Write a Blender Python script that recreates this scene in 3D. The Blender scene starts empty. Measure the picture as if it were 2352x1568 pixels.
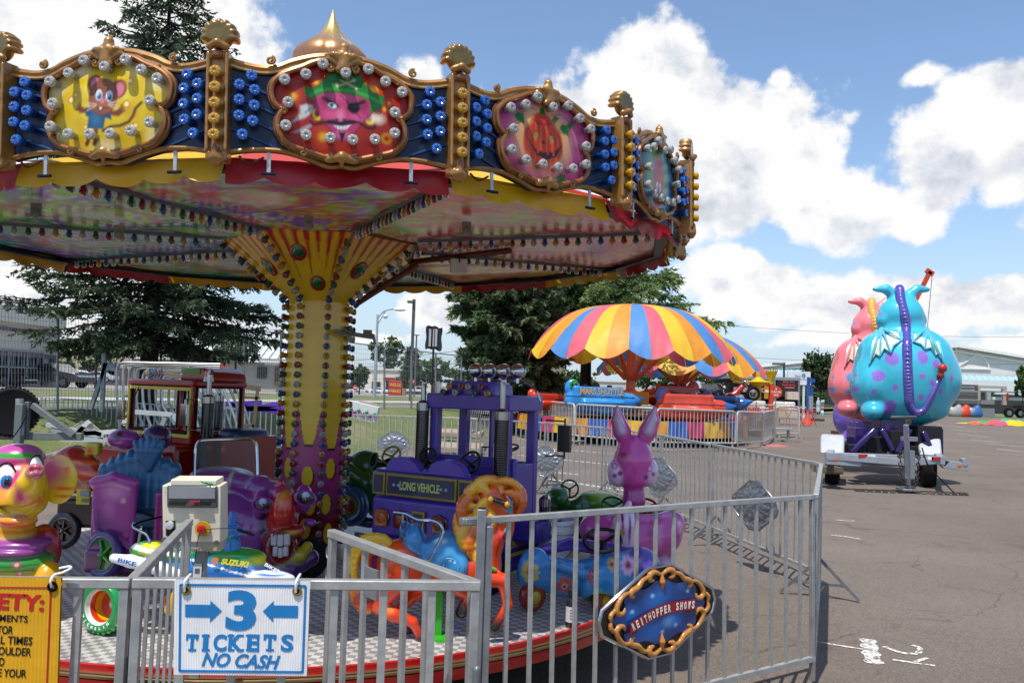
import bpy, math, random
import numpy as np
import openvdb as vdb
from mathutils import Vector, Matrix
random.seed(7); rng = np.random.default_rng(7)
scene = bpy.context.scene
COL = scene.collection
R = math.radians
# ------------------------------------------------------------------ camera model (V pixels of a 2352x1568 frame)
FOC = 1907.0; EYE = 1.63
CAMROT = Matrix.Rotation(math.radians(93.2), 3, 'X') @ Matrix.Rotation(math.radians(1.8), 3, 'Z')
def ray(px, py):
    return CAMROT @ Vector(((px-1176)/FOC, -(py-784)/FOC, -1))
def at(px, py, Y):
    d = ray(px, py); d = d*(Y/d.y); return Vector((d.x, d.y, d.z+EYE))
def gp(px, py, z=0.0):
    d = ray(px, py); d = d*((z-EYE)/d.z); return Vector((d.x, d.y, z))
def S(Y): return Y/FOC
# ------------------------------------------------------------------ colours
def hx(s):
    s = s.lstrip('#'); o = []
    for i in (0, 2, 4):
        v = int(s[i:i+2], 16)/255.0
        o.append(v/12.92 if v <= .04045 else ((v+.055)/1.055)**2.4)
    return tuple(o)
def cc(c): return hx(c) if isinstance(c, str) else tuple(c[:3])
# ------------------------------------------------------------------ materials
MATS = {}
def finish(name, rough=.5, metal=0., coat=0., dirt=.15, dscale=6., bump=0., bscale=40., trans=0., spec=.5, alpha=None, streak=1., sss=0., rvar=.1, emi=0.):
    m = bpy.data.materials.new(name); m.use_nodes = True
    nt = m.node_tree; N = nt.nodes; L = nt.links; b = N['Principled BSDF']
    a = N.new('ShaderNodeAttribute'); a.attribute_name = 'Col'
    tc = N.new('ShaderNodeTexCoord')
    mp = N.new('ShaderNodeMapping'); mp.inputs['Scale'].default_value = (1, 1, 1/streak)
    L.new(tc.outputs['Object'], mp.inputs['Vector'])
    n = N.new('ShaderNodeTexNoise'); n.inputs['Scale'].default_value = dscale; n.inputs['Detail'].default_value = 5; n.inputs['Roughness'].default_value = .65
    L.new(mp.outputs[0], n.inputs['Vector'])
    r = N.new('ShaderNodeMapRange'); r.inputs['From Min'].default_value = .3; r.inputs['From Max'].default_value = .7
    r.inputs['To Min'].default_value = 1-dirt; r.inputs['To Max'].default_value = 1+dirt*.35
    L.new(n.outputs['Fac'], r.inputs['Value'])
    mx = N.new('ShaderNodeVectorMath'); mx.operation = 'SCALE'
    L.new(a.outputs['Color'], mx.inputs[0]); L.new(r.outputs[0], mx.inputs['Scale'])
    L.new(mx.outputs[0], b.inputs['Base Color'])
    rr = N.new('ShaderNodeMapRange'); rr.inputs['To Min'].default_value = rough+rvar; rr.inputs['To Max'].default_value = max(.03, rough-rvar*.5)
    L.new(n.outputs['Fac'], rr.inputs['Value']); L.new(rr.outputs[0], b.inputs['Roughness'])
    b.inputs['Metallic'].default_value = metal
    b.inputs['Coat Weight'].default_value = coat; b.inputs['Coat Roughness'].default_value = .06
    b.inputs['Specular IOR Level'].default_value = spec
    if trans: b.inputs['Transmission Weight'].default_value = trans
    if alpha is not None: b.inputs['Alpha'].default_value = alpha
    if sss:
        b.inputs['Subsurface Weight'].default_value = sss; b.inputs['Subsurface Radius'].default_value = (.02, .02, .02)
    if bump:
        n2 = N.new('ShaderNodeTexNoise'); n2.inputs['Scale'].default_value = bscale; n2.inputs['Detail'].default_value = 4
        L.new(tc.outputs['Object'], n2.inputs['Vector'])
        bp = N.new('ShaderNodeBump'); bp.inputs['Strength'].default_value = bump; bp.inputs['Distance'].default_value = .02
        L.new(n2.outputs['Fac'], bp.inputs['Height']); L.new(bp.outputs[0], b.inputs['Normal'])
    MATS[name] = m
    return m
finish('gloss', .22, coat=.5, dirt=.12, dscale=5)
finish('plastic', .32, coat=.2, dirt=.22, dscale=9)
finish('satin', .45, dirt=.2, dscale=7)
finish('matte', .85, dirt=.22, dscale=5, rvar=.05, spec=.3)
finish('brickwall', .9, dirt=.12, dscale=.6, rvar=.03, spec=.2)
finish('fabric', .55, dirt=.18, dscale=4, bump=.25, bscale=3.5, streak=.5)
finish('vinyl', .38, dirt=.2, dscale=3, bump=.35, bscale=5.)
finish('galv', .45, metal=.55, dirt=.3, dscale=14, bump=.05, bscale=60)
finish('steel', .3, metal=.9, dirt=.25, dscale=10)
finish('chrome', .1, metal=1., dirt=.1, dscale=8, rvar=.05)
finish('foil', .3, metal=.9, dirt=.3, dscale=20, bump=.8, bscale=28)
finish('goldpaint', .26, metal=.35, coat=.4, dirt=.4, dscale=22)
finish('glitter', .3, metal=.6, coat=.6, dirt=.5, dscale=160)
finish('bulbglass', .12, trans=.35, coat=.3, dirt=.45, dscale=60)
finish('mirror', .2, metal=.0, coat=.2, dirt=.2, dscale=3, bump=.1, bscale=7, spec=.6)
finish('rubber', .8, dirt=.3, dscale=12, spec=.3)
finish('carpaint', .25, coat=.7, dirt=.05)
finish('window', .08, coat=.5, dirt=.2, spec=.8)
finish('clearplastic', .08, trans=.9, dirt=.1, alpha=.45)
finish('bark', .9, dirt=.5, dscale=8, bump=.8, bscale=18, spec=.2)
finish('enamel', .38, coat=.12, dirt=.12, dscale=5, spec=.35)
def wornpaint():
    m = finish('wornpaint', .8, dirt=.3, dscale=30, spec=.3); nt = m.node_tree; N = nt.nodes; b = N['Principled BSDF']
    n = N.new('ShaderNodeTexNoise'); n.inputs['Scale'].default_value = 26; n.inputs['Detail'].default_value = 6; n.inputs['Roughness'].default_value = .75; tc = N.new('ShaderNodeTexCoord'); nt.links.new(tc.outputs['Object'], n.inputs['Vector'])
    r = N.new('ShaderNodeMapRange'); r.inputs['From Min'].default_value = .40; r.inputs['From Max'].default_value = .56; nt.links.new(n.outputs[0], r.inputs[0]); nt.links.new(r.outputs[0], b.inputs['Alpha'])
wornpaint()
finish('rusty', .75, dirt=.5, dscale=9, metal=.2)
finish('concrete', .9, dirt=.2, dscale=3, bump=.2, bscale=30, spec=.3)
def leafmat(name):
    m = finish(name, .55, dirt=.45, dscale=1.2, spec=.35, rvar=.05)
    b = m.node_tree.nodes['Principled BSDF']
    nt = m.node_tree
    tr = nt.nodes.new('ShaderNodeBsdfTranslucent'); mix = nt.nodes.new('ShaderNodeMixShader'); mix.inputs[0].default_value = .3
    src = b.inputs['Base Color'].links[0].from_socket
    nt.links.new(src, tr.inputs[0]); nt.links.new(b.outputs[0], mix.inputs[1]); nt.links.new(tr.outputs[0], mix.inputs[2])
    nt.links.new(mix.outputs[0], nt.nodes['Material Output'].inputs[0])
leafmat('leaf')
m = finish('cloth', .5, dirt=.15, dscale=3, bump=.4, bscale=3.)
_b = m.node_tree.nodes['Principled BSDF']; _nt = m.node_tree
_tr = _nt.nodes.new('ShaderNodeBsdfTranslucent'); _mx = _nt.nodes.new('ShaderNodeMixShader'); _mx.inputs[0].default_value = .35
_nt.links.new(_b.inputs['Base Color'].links[0].from_socket, _tr.inputs[0]); _nt.links.new(_b.outputs[0], _mx.inputs[1]); _nt.links.new(_tr.outputs[0], _mx.inputs[2])
_nt.links.new(_mx.outputs[0], _nt.nodes['Material Output'].inputs[0])
# ------------------------------------------------------------------ objects
def tag(o, label=None, cat=None, group=None, kind=None):
    if label: o['label'] = label
    if cat: o['category'] = cat
    if group: o['group'] = group
    if kind: o['kind'] = kind
    return o
def thing(name, label, cat, loc=(0, 0, 0), rz=0., group=None, parent=None):
    o = bpy.data.objects.new(name, None); COL.objects.link(o); o.empty_display_size = .1
    o.location = loc; o.rotation_euler = (0, 0, rz)
    return tag(o, label, cat, group)
def link(o, parent):
    COL.objects.link(o)
    if parent is not None: o.parent = parent
    return o
class MB:
    def __init__(s, col='#888888', M=None):
        s.v = []; s.f = []; s.c = []; s.col = cc(col); s.M = M or Matrix.Identity(4)
    def add(s, vs, fs, col=None):
        n = len(s.v); M = s.M
        s.v += [M @ Vector(p) for p in vs]
        c = cc(col) if col is not None else s.col
        for f in fs: s.f.append([i+n for i in f]); s.c.append(c)
        return s
    def box(s, c, d, rot=None, col=None):
        x, y, z = d[0]/2, d[1]/2, d[2]/2
        P = [Vector(p) for p in ((-x,-y,-z),(x,-y,-z),(x,y,-z),(-x,y,-z),(-x,-y,z),(x,-y,z),(x,y,z),(-x,y,z))]
        if rot is not None:
            if not isinstance(rot, Matrix): rot = Matrix.Rotation(rot, 3, 'Z')
            P = [rot @ p for p in P]
        c = Vector(c)
        return s.add([p+c for p in P], [(0,3,2,1),(4,5,6,7),(0,1,5,4),(1,2,6,5),(2,3,7,6),(3,0,4,7)], col)
    def beam(s, p, q, w, h=None, col=None, up=(0, 0, 1)):
        h = h or w; p = Vector(p); q = Vector(q); d = (q-p).normalized(); u = Vector(up)
        if abs(d.dot(u)) > .98: u = Vector((0, 1, 0)) if abs(d.y) < .9 else Vector((1, 0, 0))
        r = d.cross(u).normalized(); u = r.cross(d)
        a = r*w/2; b = u*h/2
        return s.add([p-a-b, p+a-b, p+a+b, p-a+b, q-a-b, q+a-b, q+a+b, q-a+b], [(0,3,2,1),(4,5,6,7),(0,1,5,4),(1,2,6,5),(2,3,7,6),(3,0,4,7)], col)
    def tube(s, pts, r, n=8, col=None, closed=False, caps=True):
        pts = [Vector(p) for p in pts]; m = len(pts)
        rs = r if isinstance(r, (list, tuple)) else [r]*m
        vs = []; fs = []; u = None
        for i, p in enumerate(pts):
            if closed: d = pts[(i+1) % m]-pts[i-1]
            else: d = pts[min(i+1, m-1)]-pts[max(i-1, 0)]
            d.normalize()
            if u is None:
                u = Vector((0, 0, 1)) if abs(d.z) < .9 else Vector((1, 0, 0))
            u = (u-d*u.dot(d)).normalized(); w = d.cross(u)
            for k in range(n):
                a = 2*math.pi*k/n; vs.append(p+(u*math.cos(a)+w*math.sin(a))*rs[i])
        for i in range(m if closed else m-1):
            j = (i+1) % m
            for k in range(n): fs.append((i*n+k, i*n+(k+1) % n, j*n+(k+1) % n, j*n+k))
        if caps and not closed: fs += [tuple(range(n))[::-1], tuple((m-1)*n+k for k in range(n))]
        return s.add(vs, fs, col)
    def lathe(s, prof, c=(0, 0, 0), n=16, col=None, axis=None, cols=None, scale=(1, 1), caps=True):
        # prof: (r, z); axis: direction of local z
        c = Vector(c); Q = Vector((0, 0, 1)).rotation_difference(Vector(axis)).to_matrix() if axis is not None else Matrix.Identity(3)
        vs = [c+Q @ Vector((r*math.cos(2*math.pi*k/n)*scale[0], r*math.sin(2*math.pi*k/n)*scale[1], z)) for r, z in prof for k in range(n)]
        for i in range(len(prof)-1):
            s2 = [(i*n+k, i*n+(k+1) % n, (i+1)*n+(k+1) % n, (i+1)*n+k) for k in range(n)]
            if i == 0: base = len(s.v); s.add(vs, s2, cols[i] if cols else col)
            else:
                cx = cc(cols[i]) if cols else (cc(col) if col is not None else s.col)
                for f in s2: s.f.append([q+base for q in f]); s.c.append(cx)
        cx = cc(cols[0]) if cols else (cc(col) if col is not None else s.col)
        if caps and prof[0][0] > 1e-4: s.f.append([base+k for k in range(n)][::-1]); s.c.append(cx)
        cx = cc(cols[-1]) if cols else cx
        if caps and prof[-1][0] > 1e-4: s.f.append([base+(len(prof)-1)*n+k for k in range(n)]); s.c.append(cx)
        return s
    def ball(s, c, r, n=12, m=8, col=None, rot=None):
        if not isinstance(r, (list, tuple)): r = (r, r, r)
        c = Vector(c); vs = []; fs = []
        for i in range(m+1):
            t = math.pi*i/m
            for k in range(n):
                a = 2*math.pi*k/n
                p = Vector((r[0]*math.sin(t)*math.cos(a), r[1]*math.sin(t)*math.sin(a), r[2]*math.cos(t)))
                vs.append(c+(rot @ p if rot is not None else p))
        for i in range(m):
            for k in range(n):
                fs.append((i*n+k, (i+1)*n+k, (i+1)*n+(k+1) % n, i*n+(k+1) % n))
        return s.add(vs, fs, col)
    def prism(s, poly, y0, y1, col=None, plane='xz', sidecol=None):
        n = len(poly)
        def P(a, b, t): return (a, t, b) if plane == 'xz' else ((a, b, t) if plane == 'xy' else (t, a, b))
        vs = [P(a, b, y0) for a, b in poly]+[P(a, b, y1) for a, b in poly]
        base = len(s.v)
        s.add(vs, [tuple(range(n)), tuple(range(n, 2*n))[::-1]], col)
        cx = cc(sidecol) if sidecol else (cc(col) if col is not None else s.col)
        for i in range(n): s.f.append([base+i, base+n+i, base+n+(i+1) % n, base+(i+1) % n]); s.c.append(cx)
        return s
    def ring(s, c, R0, r, n=24, m=8, axis=(0, 0, 1), col=None, arc=(0, 1), sc=(1, 1)):
        Q = Vector((0, 0, 1)).rotation_difference(Vector(axis)).to_matrix(); c = Vector(c)
        pts = [c+Q @ Vector((R0*math.cos(2*math.pi*(arc[0]+(arc[1]-arc[0])*k/n))*sc[0], R0*math.sin(2*math.pi*(arc[0]+(arc[1]-arc[0])*k/n))*sc[1], 0)) for k in range(n if arc == (0, 1) else n+1)]
        return s.tube(pts, r, m, col, closed=(arc == (0, 1)))
    def grid(s, F, nu, nv, col=None, colf=None):
        vs = [F(i/nu, j/nv) for j in range(nv+1) for i in range(nu+1)]
        base = len(s.v); s.add(vs, [])
        for j in range(nv):
            for i in range(nu):
                a = base+j*(nu+1)+i; s.f.append([a, a+1, a+nu+2, a+nu+1])
                s.c.append(cc(colf((i+.5)/nu, (j+.5)/nv)) if colf else (cc(col) if col is not None else s.col))
        return s
    def text(s, txt, M, h, w=None, col='#ffffff', off=0., shear=0., ext=.0008, center=True, squash=None):
        vs, fs = text_mesh(txt, off, shear)
        xs = [p[0] for p in vs]; ys = [p[1] for p in vs]
        x0, x1, y0, y1 = min(xs), max(xs), min(ys), max(ys)
        ky = h/(y1-y0); kx = (w/(x1-x0)) if w else ky
        old = s.M; s.M = old @ M
        vv = [((p[0]-x0)*kx-((x1-x0)*kx/2 if center else 0), (p[1]-y0)*ky-(h/2 if center else 0), p[2]*ext) for p in vs]
        s.add(vv, fs, col); s.M = old
        return s
    def build(s, name, fin='satin', parent=None, smooth=True, ang=38., bevel=0., seg=2, label=None, cat=None, group=None, kind=None, subsurf=0):
        me = bpy.data.meshes.new(name); me.from_pydata([tuple(p) for p in s.v], [], s.f)
        if bevel == 0 or True:
            pass
        at_ = me.attributes.new('Col', 'FLOAT_COLOR', 'CORNER')
        arr = np.ones((len(me.loops), 4), np.float32); k = 0
        lens = np.array([len(f) for f in s.f]); cs = np.array(s.c, np.float32)
        if len(cs): arr[:, :3] = np.repeat(cs, lens, axis=0)
        at_.data.foreach_set('color', arr.ravel())
        me.validate(); 
        if smooth:
            me.shade_smooth(); me.set_sharp_from_angle(angle=R(ang))
        me.materials.append(MATS[fin])
        o = bpy.data.objects.new(name, me); link(o, parent)
        if subsurf:
            md = o.modifiers.new('s', 'SUBSURF'); md.levels = subsurf; md.render_levels = subsurf
        if bevel:
            md = o.modifiers.new('b', 'BEVEL'); md.width = bevel; md.segments = seg; md.limit_method = 'ANGLE'; md.angle_limit = R(40)
            md.harden_normals = False
        return tag(o, label, cat, group, kind)
_TXT = {}
def text_mesh(txt, off, shear):
    k = (txt, off, shear)
    if k in _TXT: return _TXT[k]
    cu = bpy.data.curves.new('t', 'FONT'); cu.body = txt; cu.size = 1; cu.extrude = 1; cu.offset = off; cu.shear = shear; cu.resolution_u = 4
    o = bpy.data.objects.new('t', cu); COL.objects.link(o)
    dg = bpy.context.evaluated_depsgraph_get(); dg.update()
    me = bpy.data.meshes.new_from_object(o.evaluated_get(dg))
    r = ([tuple(v.co) for v in me.vertices], [tuple(p.vertices) for p in me.polygons])
    bpy.data.objects.remove(o); bpy.data.curves.remove(cu); bpy.data.meshes.remove(me)
    _TXT[k] = r
    return r
def facing(o, x, n):
    """matrix whose x axis is x, z axis is n (text plane normal)"""
    x = Vector(x).normalized(); n = Vector(n).normalized(); y = n.cross(x).normalized(); x = y.cross(n)
    M = Matrix((x, y, n)).transposed().to_4x4(); M.translation = Vector(o); return M
# ------------------------------------------------------------------ signed distance blobs
def sd_ell(P, c, r, rot=None):
    q = P-np.array(c, np.float32)
    if rot is not None: q = q @ np.array(rot, np.float32)
    r = np.array(r, np.float32)
    k0 = np.linalg.norm(q/r, axis=-1); k1 = np.linalg.norm(q/(r*r), axis=-1)
    return k0*(k0-1)/np.maximum(k1, 1e-6)
def sd_cap(P, a, b, ra, rb):
    a = np.array(a, np.float32); b = np.array(b, np.float32); ab = b-a
    t = np.clip(((P-a) @ ab)/max(float(ab @ ab), 1e-9), 0, 1)
    return np.linalg.norm(P-a-t[..., None]*ab, axis=-1)-(ra+(rb-ra)*t)
def sd_box(P, c, h, rot=None, rd=0.):
    q = P-np.array(c, np.float32)
    if rot is not None: q = q @ np.array(rot, np.float32)
    q = np.abs(q)-(np.array(h, np.float32)-rd)
    return np.linalg.norm(np.maximum(q, 0), axis=-1)+np.minimum(q.max(-1), 0)-rd
def smin(a, b, k):
    if k <= 0: return np.minimum(a, b)
    h = np.clip(.5+.5*(b-a)/k, 0, 1); return b+(a-b)*h-k*h*(1-h)
def evalprim(p, P):
    t = p['t']
    if t == 'e': return sd_ell(P, p['c'], p['r'], p.get('rot'))
    if t == 'b': return sd_box(P, p['c'], p['r'], p.get('rot'), p.get('rd', 0))
    if t == 'f': return p['fn'](P)
    d = None; pts = p['pts']; rs = p['rs']
    for i in range(len(pts)-1):
        x = sd_cap(P, pts[i], pts[i+1], rs[i], rs[i+1]); d = x if d is None else smin(d, x, min(rs)*.5)
    return d
def blob(name, prims, vox, fin='gloss', parent=None, spots=(), paint=None, kc=None, **kw):
    lo = np.array([1e9]*3); hi = -lo
    for p in prims:
        if p.get('sub'): continue
        if p['t'] in 'eb':
            m = max(p['r']) if p.get('rot') is not None else np.array(p['r']); a = np.array(p['c'])-m; b = np.array(p['c'])+m
        elif p['t'] == 'f': a, b = np.array(p['lo']), np.array(p['hi'])
        else:
            q = np.array(p['pts']); rr = np.array(p['rs'])[:, None]; a = (q-rr).min(0); b = (q+rr).max(0)
        lo = np.minimum(lo, a); hi = np.maximum(hi, b)
    lo -= vox*4; hi += vox*4
    n = np.ceil((hi-lo)/vox).astype(int)
    ax = [lo[i]+vox*np.arange(n[i]) for i in range(3)]
    P = np.stack(np.meshgrid(*ax, indexing='ij'), -1).astype(np.float32)
    d = None
    for p in prims:
        x = evalprim(p, P)
        if p.get('sub'): d = -smin(-d, x, p.get('k', .01))
        elif d is None: d = x
        else: d = smin(d, x, p.get('k', vox*2))
    g = vdb.FloatGrid(float(vox*4)); g.copyFromArray(np.clip(d, -vox*4, vox*4).astype(np.float32), tolerance=0)
    pts, quads = g.convertToQuads(isovalue=0.0)
    pts = pts*vox+lo
    V = pts.astype(np.float32)
    kc = kc or vox*1.2
    W = []; C = []
    for p in prims:
        x = evalprim(p, V); W.append(np.exp(-np.clip(np.abs(x) if p.get('sub') else x, -2*kc, 60*kc)/kc)*(1. if not p.get('sub') else .8)); C.append(cc(p['col']))
    W = np.array(W)+1e-12; C = np.array(C); colr = (W[..., None]*C[:, None, :]).sum(0)/W.sum(0)[:, None]
    for sp in spots:
        c, r, col = sp[0], sp[1], cc(sp[2]); soft = sp[3] if len(sp) > 3 else .15
        q = (V-np.array(c))/np.array(r if isinstance(r, (tuple, list)) else (r, r, r)); dd = np.linalg.norm(q, axis=-1)
        w = np.clip((1+soft-dd)/(2*soft), 0, 1)[:, None]; colr = colr*(1-w)+np.array(col)*w
    if paint is not None: colr = paint(V, colr)
    me = bpy.data.meshes.new(name); me.from_pydata(pts.tolist(), [], quads[:, ::-1].tolist())
    a = me.attributes.new('Col', 'FLOAT_COLOR', 'POINT')
    arr = np.ones((len(pts), 4), np.float32); arr[:, :3] = np.clip(colr, 0, 1); a.data.foreach_set('color', arr.ravel())
    me.shade_smooth(); me.materials.append(MATS[fin])
    o = bpy.data.objects.new(name, me); link(o, parent)
    return tag(o, **kw)
def E(c, r, col, k=None, rot=None, sub=False):
    d = dict(t='e', c=tuple(c), r=tuple(r) if isinstance(r, (tuple, list)) else (r, r, r), col=col, sub=sub)
    if k is not None: d['k'] = k
    if rot is not None: d['rot'] = rot
    return d
def B(c, r, col, k=None, rot=None, sub=False, rd=.01):
    d = dict(t='b', c=tuple(c), r=tuple(r), col=col, sub=sub, rd=rd)
    if k is not None: d['k'] = k
    if rot is not None: d['rot'] = rot
    return d
def C(pts, rs, col, k=None, sub=False):
    if not isinstance(rs, (list, tuple)): rs = [rs]*len(pts)
    d = dict(t='c', pts=[tuple(p) for p in pts], rs=list(rs), col=col, sub=sub)
    if k is not None: d['k'] = k
    return d
def rot(x=0, y=0, z=0):
    return np.array((Matrix.Rotation(R(z), 3, 'Z') @ Matrix.Rotation(R(y), 3, 'Y') @ Matrix.Rotation(R(x), 3, 'X')))
class Scr:
    """photo-plane frame at depth Y: sizes in V pixels become metres at that depth"""
    def __init__(s, Y, base=None): s.Y = Y; s.k = Y/FOC
    def p(s, px, py, dy=0.):
        return at(px, py, s.Y+dy*s.k)
    def e(s, px, py, dy, rx, ry, rz, col, k=None, rot=None, sub=False):
        return E(s.p(px, py, dy), (rx*s.k, ry*s.k, rz*s.k), col, None if k is None else k*s.k, rot, sub)
    def b(s, px, py, dy, rx, ry, rz, col, k=None, rot=None, sub=False, rd=2):
        return B(s.p(px, py, dy), (rx*s.k, ry*s.k, rz*s.k), col, None if k is None else k*s.k, rot, sub, rd*s.k)
    def c(s, pts, rs, col, k=None, sub=False):
        rs = [r*s.k for r in rs] if isinstance(rs, (list, tuple)) else rs*s.k
        return C([s.p(*q) for q in pts], rs, col, None if k is None else k*s.k, sub)
    def sp(s, px, py, dy, r, col, soft=.15):
        r = tuple(q*s.k for q in r) if isinstance(r, (tuple, list)) else r*s.k
        return (s.p(px, py, dy), r, col, soft)
# ------------------------------------------------------------------ canvas painted on to a vertex grid
class Canvas:
    def __init__(s, x0, x1, y0, y1, nx, ny, bg):
        s.x = np.linspace(x0, x1, nx); s.y = np.linspace(y0, y1, ny); s.nx, s.ny = nx, ny
        s.X, s.Y = np.meshgrid(s.x, s.y); s.px = (x1-x0)/nx
        s.a = np.ones((ny, nx, 3))*np.array(cc(bg))
    def mix(s, w, col, op=1.):
        w = np.clip(w, 0, 1)[..., None]*op; s.a = s.a*(1-w)+np.array(cc(col))*w
    def ell(s, cx, cy, rx, ry, col, soft=None, ang=0., op=1.):
        c_, s_ = math.cos(R(ang)), math.sin(R(ang)); dx = s.X-cx; dy = s.Y-cy
        u = (dx*c_+dy*s_)/rx; v = (-dx*s_+dy*c_)/ry; d = (np.hypot(u, v)-1)*min(rx, ry)
        soft = soft or s.px; s.mix(.5-d/(2*soft), col, op); return s
    def segd(s, pts, closed):
        D = np.full(s.X.shape, 1e9); n = len(pts)
        for i in range(n if closed else n-1):
            ax, ay = pts[i]; bx, by = pts[(i+1) % n]; vx, vy = bx-ax, by-ay
            t = np.clip(((s.X-ax)*vx+(s.Y-ay)*vy)/(vx*vx+vy*vy+1e-12), 0, 1)
            D = np.minimum(D, np.hypot(s.X-ax-t*vx, s.Y-ay-t*vy))
        return D
    def poly(s, pts, col, soft=None, op=1.):
        ins = np.zeros(s.X.shape, bool); n = len(pts)
        for i in range(n):
            ax, ay = pts[i]; bx, by = pts[(i+1) % n]
            if ay == by: continue
            cr = ((ay > s.Y) != (by > s.Y)) & (s.X < (bx-ax)*(s.Y-ay)/(by-ay)+ax); ins ^= cr
        D = s.segd(pts, True); D = np.where(ins, -D, D); soft = soft or s.px
        s.mix(.5-D/(2*soft), col, op); return s
    def line(s, pts, w, col, soft=None, op=1.):
        D = s.segd(pts, False)-w/2; s.mix(.5-D/(2*(soft or s.px)), col, op); return s
    def inside(s, pts):
        ins = np.zeros(s.X.shape, bool); n = len(pts)
        for i in range(n):
            ax, ay = pts[i]; bx, by = pts[(i+1) % n]
            if ay == by: continue
            ins ^= ((ay > s.Y) != (by > s.Y)) & (s.X < (bx-ax)*(s.Y-ay)/(by-ay)+ax)
        return ins
    def build(s, name, F, fin, parent, mask=None, bulge=None, **kw):
        """F(x, y) -> 3D point; vertices coloured by the canvas"""
        me = bpy.data.meshes.new(name)
        pts = [tuple(F(float(x), float(y))) for y in s.y for x in s.x]
        fs = []
        nx = s.nx
        for j in range(s.ny-1):
            for i in range(nx-1):
                if mask is None or (mask[j, i] and mask[j, i+1] and mask[j+1, i] and mask[j+1, i+1]):
                    a = j*nx+i; fs.append((a, a+1, a+nx+1, a+nx))
        me.from_pydata(pts, [], fs)
        a = me.attributes.new('Col', 'FLOAT_COLOR', 'POINT'); arr = np.ones((len(pts), 4), np.float32)
        arr[:, :3] = np.clip(s.a.reshape(-1, 3), 0, 1); a.data.foreach_set('color', arr.ravel())
        me.shade_smooth(); me.materials.append(MATS[fin])
        o = bpy.data.objects.new(name, me); link(o, parent); return tag(o, **kw)
def copy_obj(src, parent, loc=None, rotm=None, name=None):
    o = src.copy(); COL.objects.link(o); o.parent = parent
    if loc is not None: o.location = loc
    return o
def smoothcurve(pts, n=6):
    out = []; P = [Vector(p) for p in pts]
    for i in range(len(P)-1):
        a = P[max(i-1, 0)]; b = P[i]; c = P[i+1]; d = P[min(i+2, len(P)-1)]
        for k in range(n):
            t = k/n; out.append(.5*((2*b)+(c-a)*t+(2*a-5*b+4*c-d)*t*t+(3*b-a-3*c+d)*t**3))
    out.append(P[-1]); return out
# ------------------------------------------------------------------ camera, sun, sky
cam = bpy.data.cameras.new('Camera'); cam.lens = FOC/2352*36.0; cam.sensor_width = 36; cam.clip_end = 4000; cam.clip_start = .05
co = bpy.data.objects.new('Camera', cam); COL.objects.link(co); co.location = (0, 0, EYE); co.rotation_euler = CAMROT.to_euler(); scene.camera = co
SUN = Vector((-.19, -.36, .93)).normalized()
ld = bpy.data.lights.new('sun', 'SUN'); ld.energy = 5.4; ld.angle = R(.53); ld.color = (1, .945, .87)
lo_ = bpy.data.objects.new('sun', ld); COL.objects.link(lo_); lo_.rotation_euler = SUN.to_track_quat('Z', 'Y').to_euler()
scene.view_settings.view_transform = 'Standard'; scene.view_settings.look = 'None'; scene.view_settings.exposure = 0; scene.view_settings.gamma = 1
W = bpy.data.worlds.new('World'); scene.world = W; W.use_nodes = True
nt = W.node_tree; N = nt.nodes; L = nt.links; bg = N['Background']; bg.inputs['Strength'].default_value = .16
sky = N.new('ShaderNodeTexSky'); sky.sky_type = 'NISHITA'; sky.sun_disc = False
sky.sun_elevation = math.asin(SUN.z); sky.sun_rotation = math.atan2(SUN.x, SUN.y); sky.air_density = 1.0; sky.dust_density = .9; sky.ozone_density = 1.4
tc = N.new('ShaderNodeTexCoord')
def math_(op, a, b=None, c=None, clamp=False):
    n = N.new('ShaderNodeMath'); n.operation = op; n.use_clamp = clamp
    for i, x in enumerate((a, b, c)):
        if x is None: continue
        if isinstance(x, (int, float)): n.inputs[i].default_value = x
        else: L.new(x, n.inputs[i])
    return n.outputs[0]
nrm = N.new('ShaderNodeVectorMath'); nrm.operation = 'NORMALIZE'; L.new(tc.outputs['Generated'], nrm.inputs[0])
sep = N.new('ShaderNodeSeparateXYZ'); L.new(nrm.outputs[0], sep.inputs[0])
az = math_('ARCTAN2', sep.outputs[0], sep.outputs[1]); el = math_('ARCSINE', sep.outputs[2])
cmb = N.new('ShaderNodeCombineXYZ'); L.new(az, cmb.inputs[0]); L.new(math_('MULTIPLY', el, 1.0), cmb.inputs[1])
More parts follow.
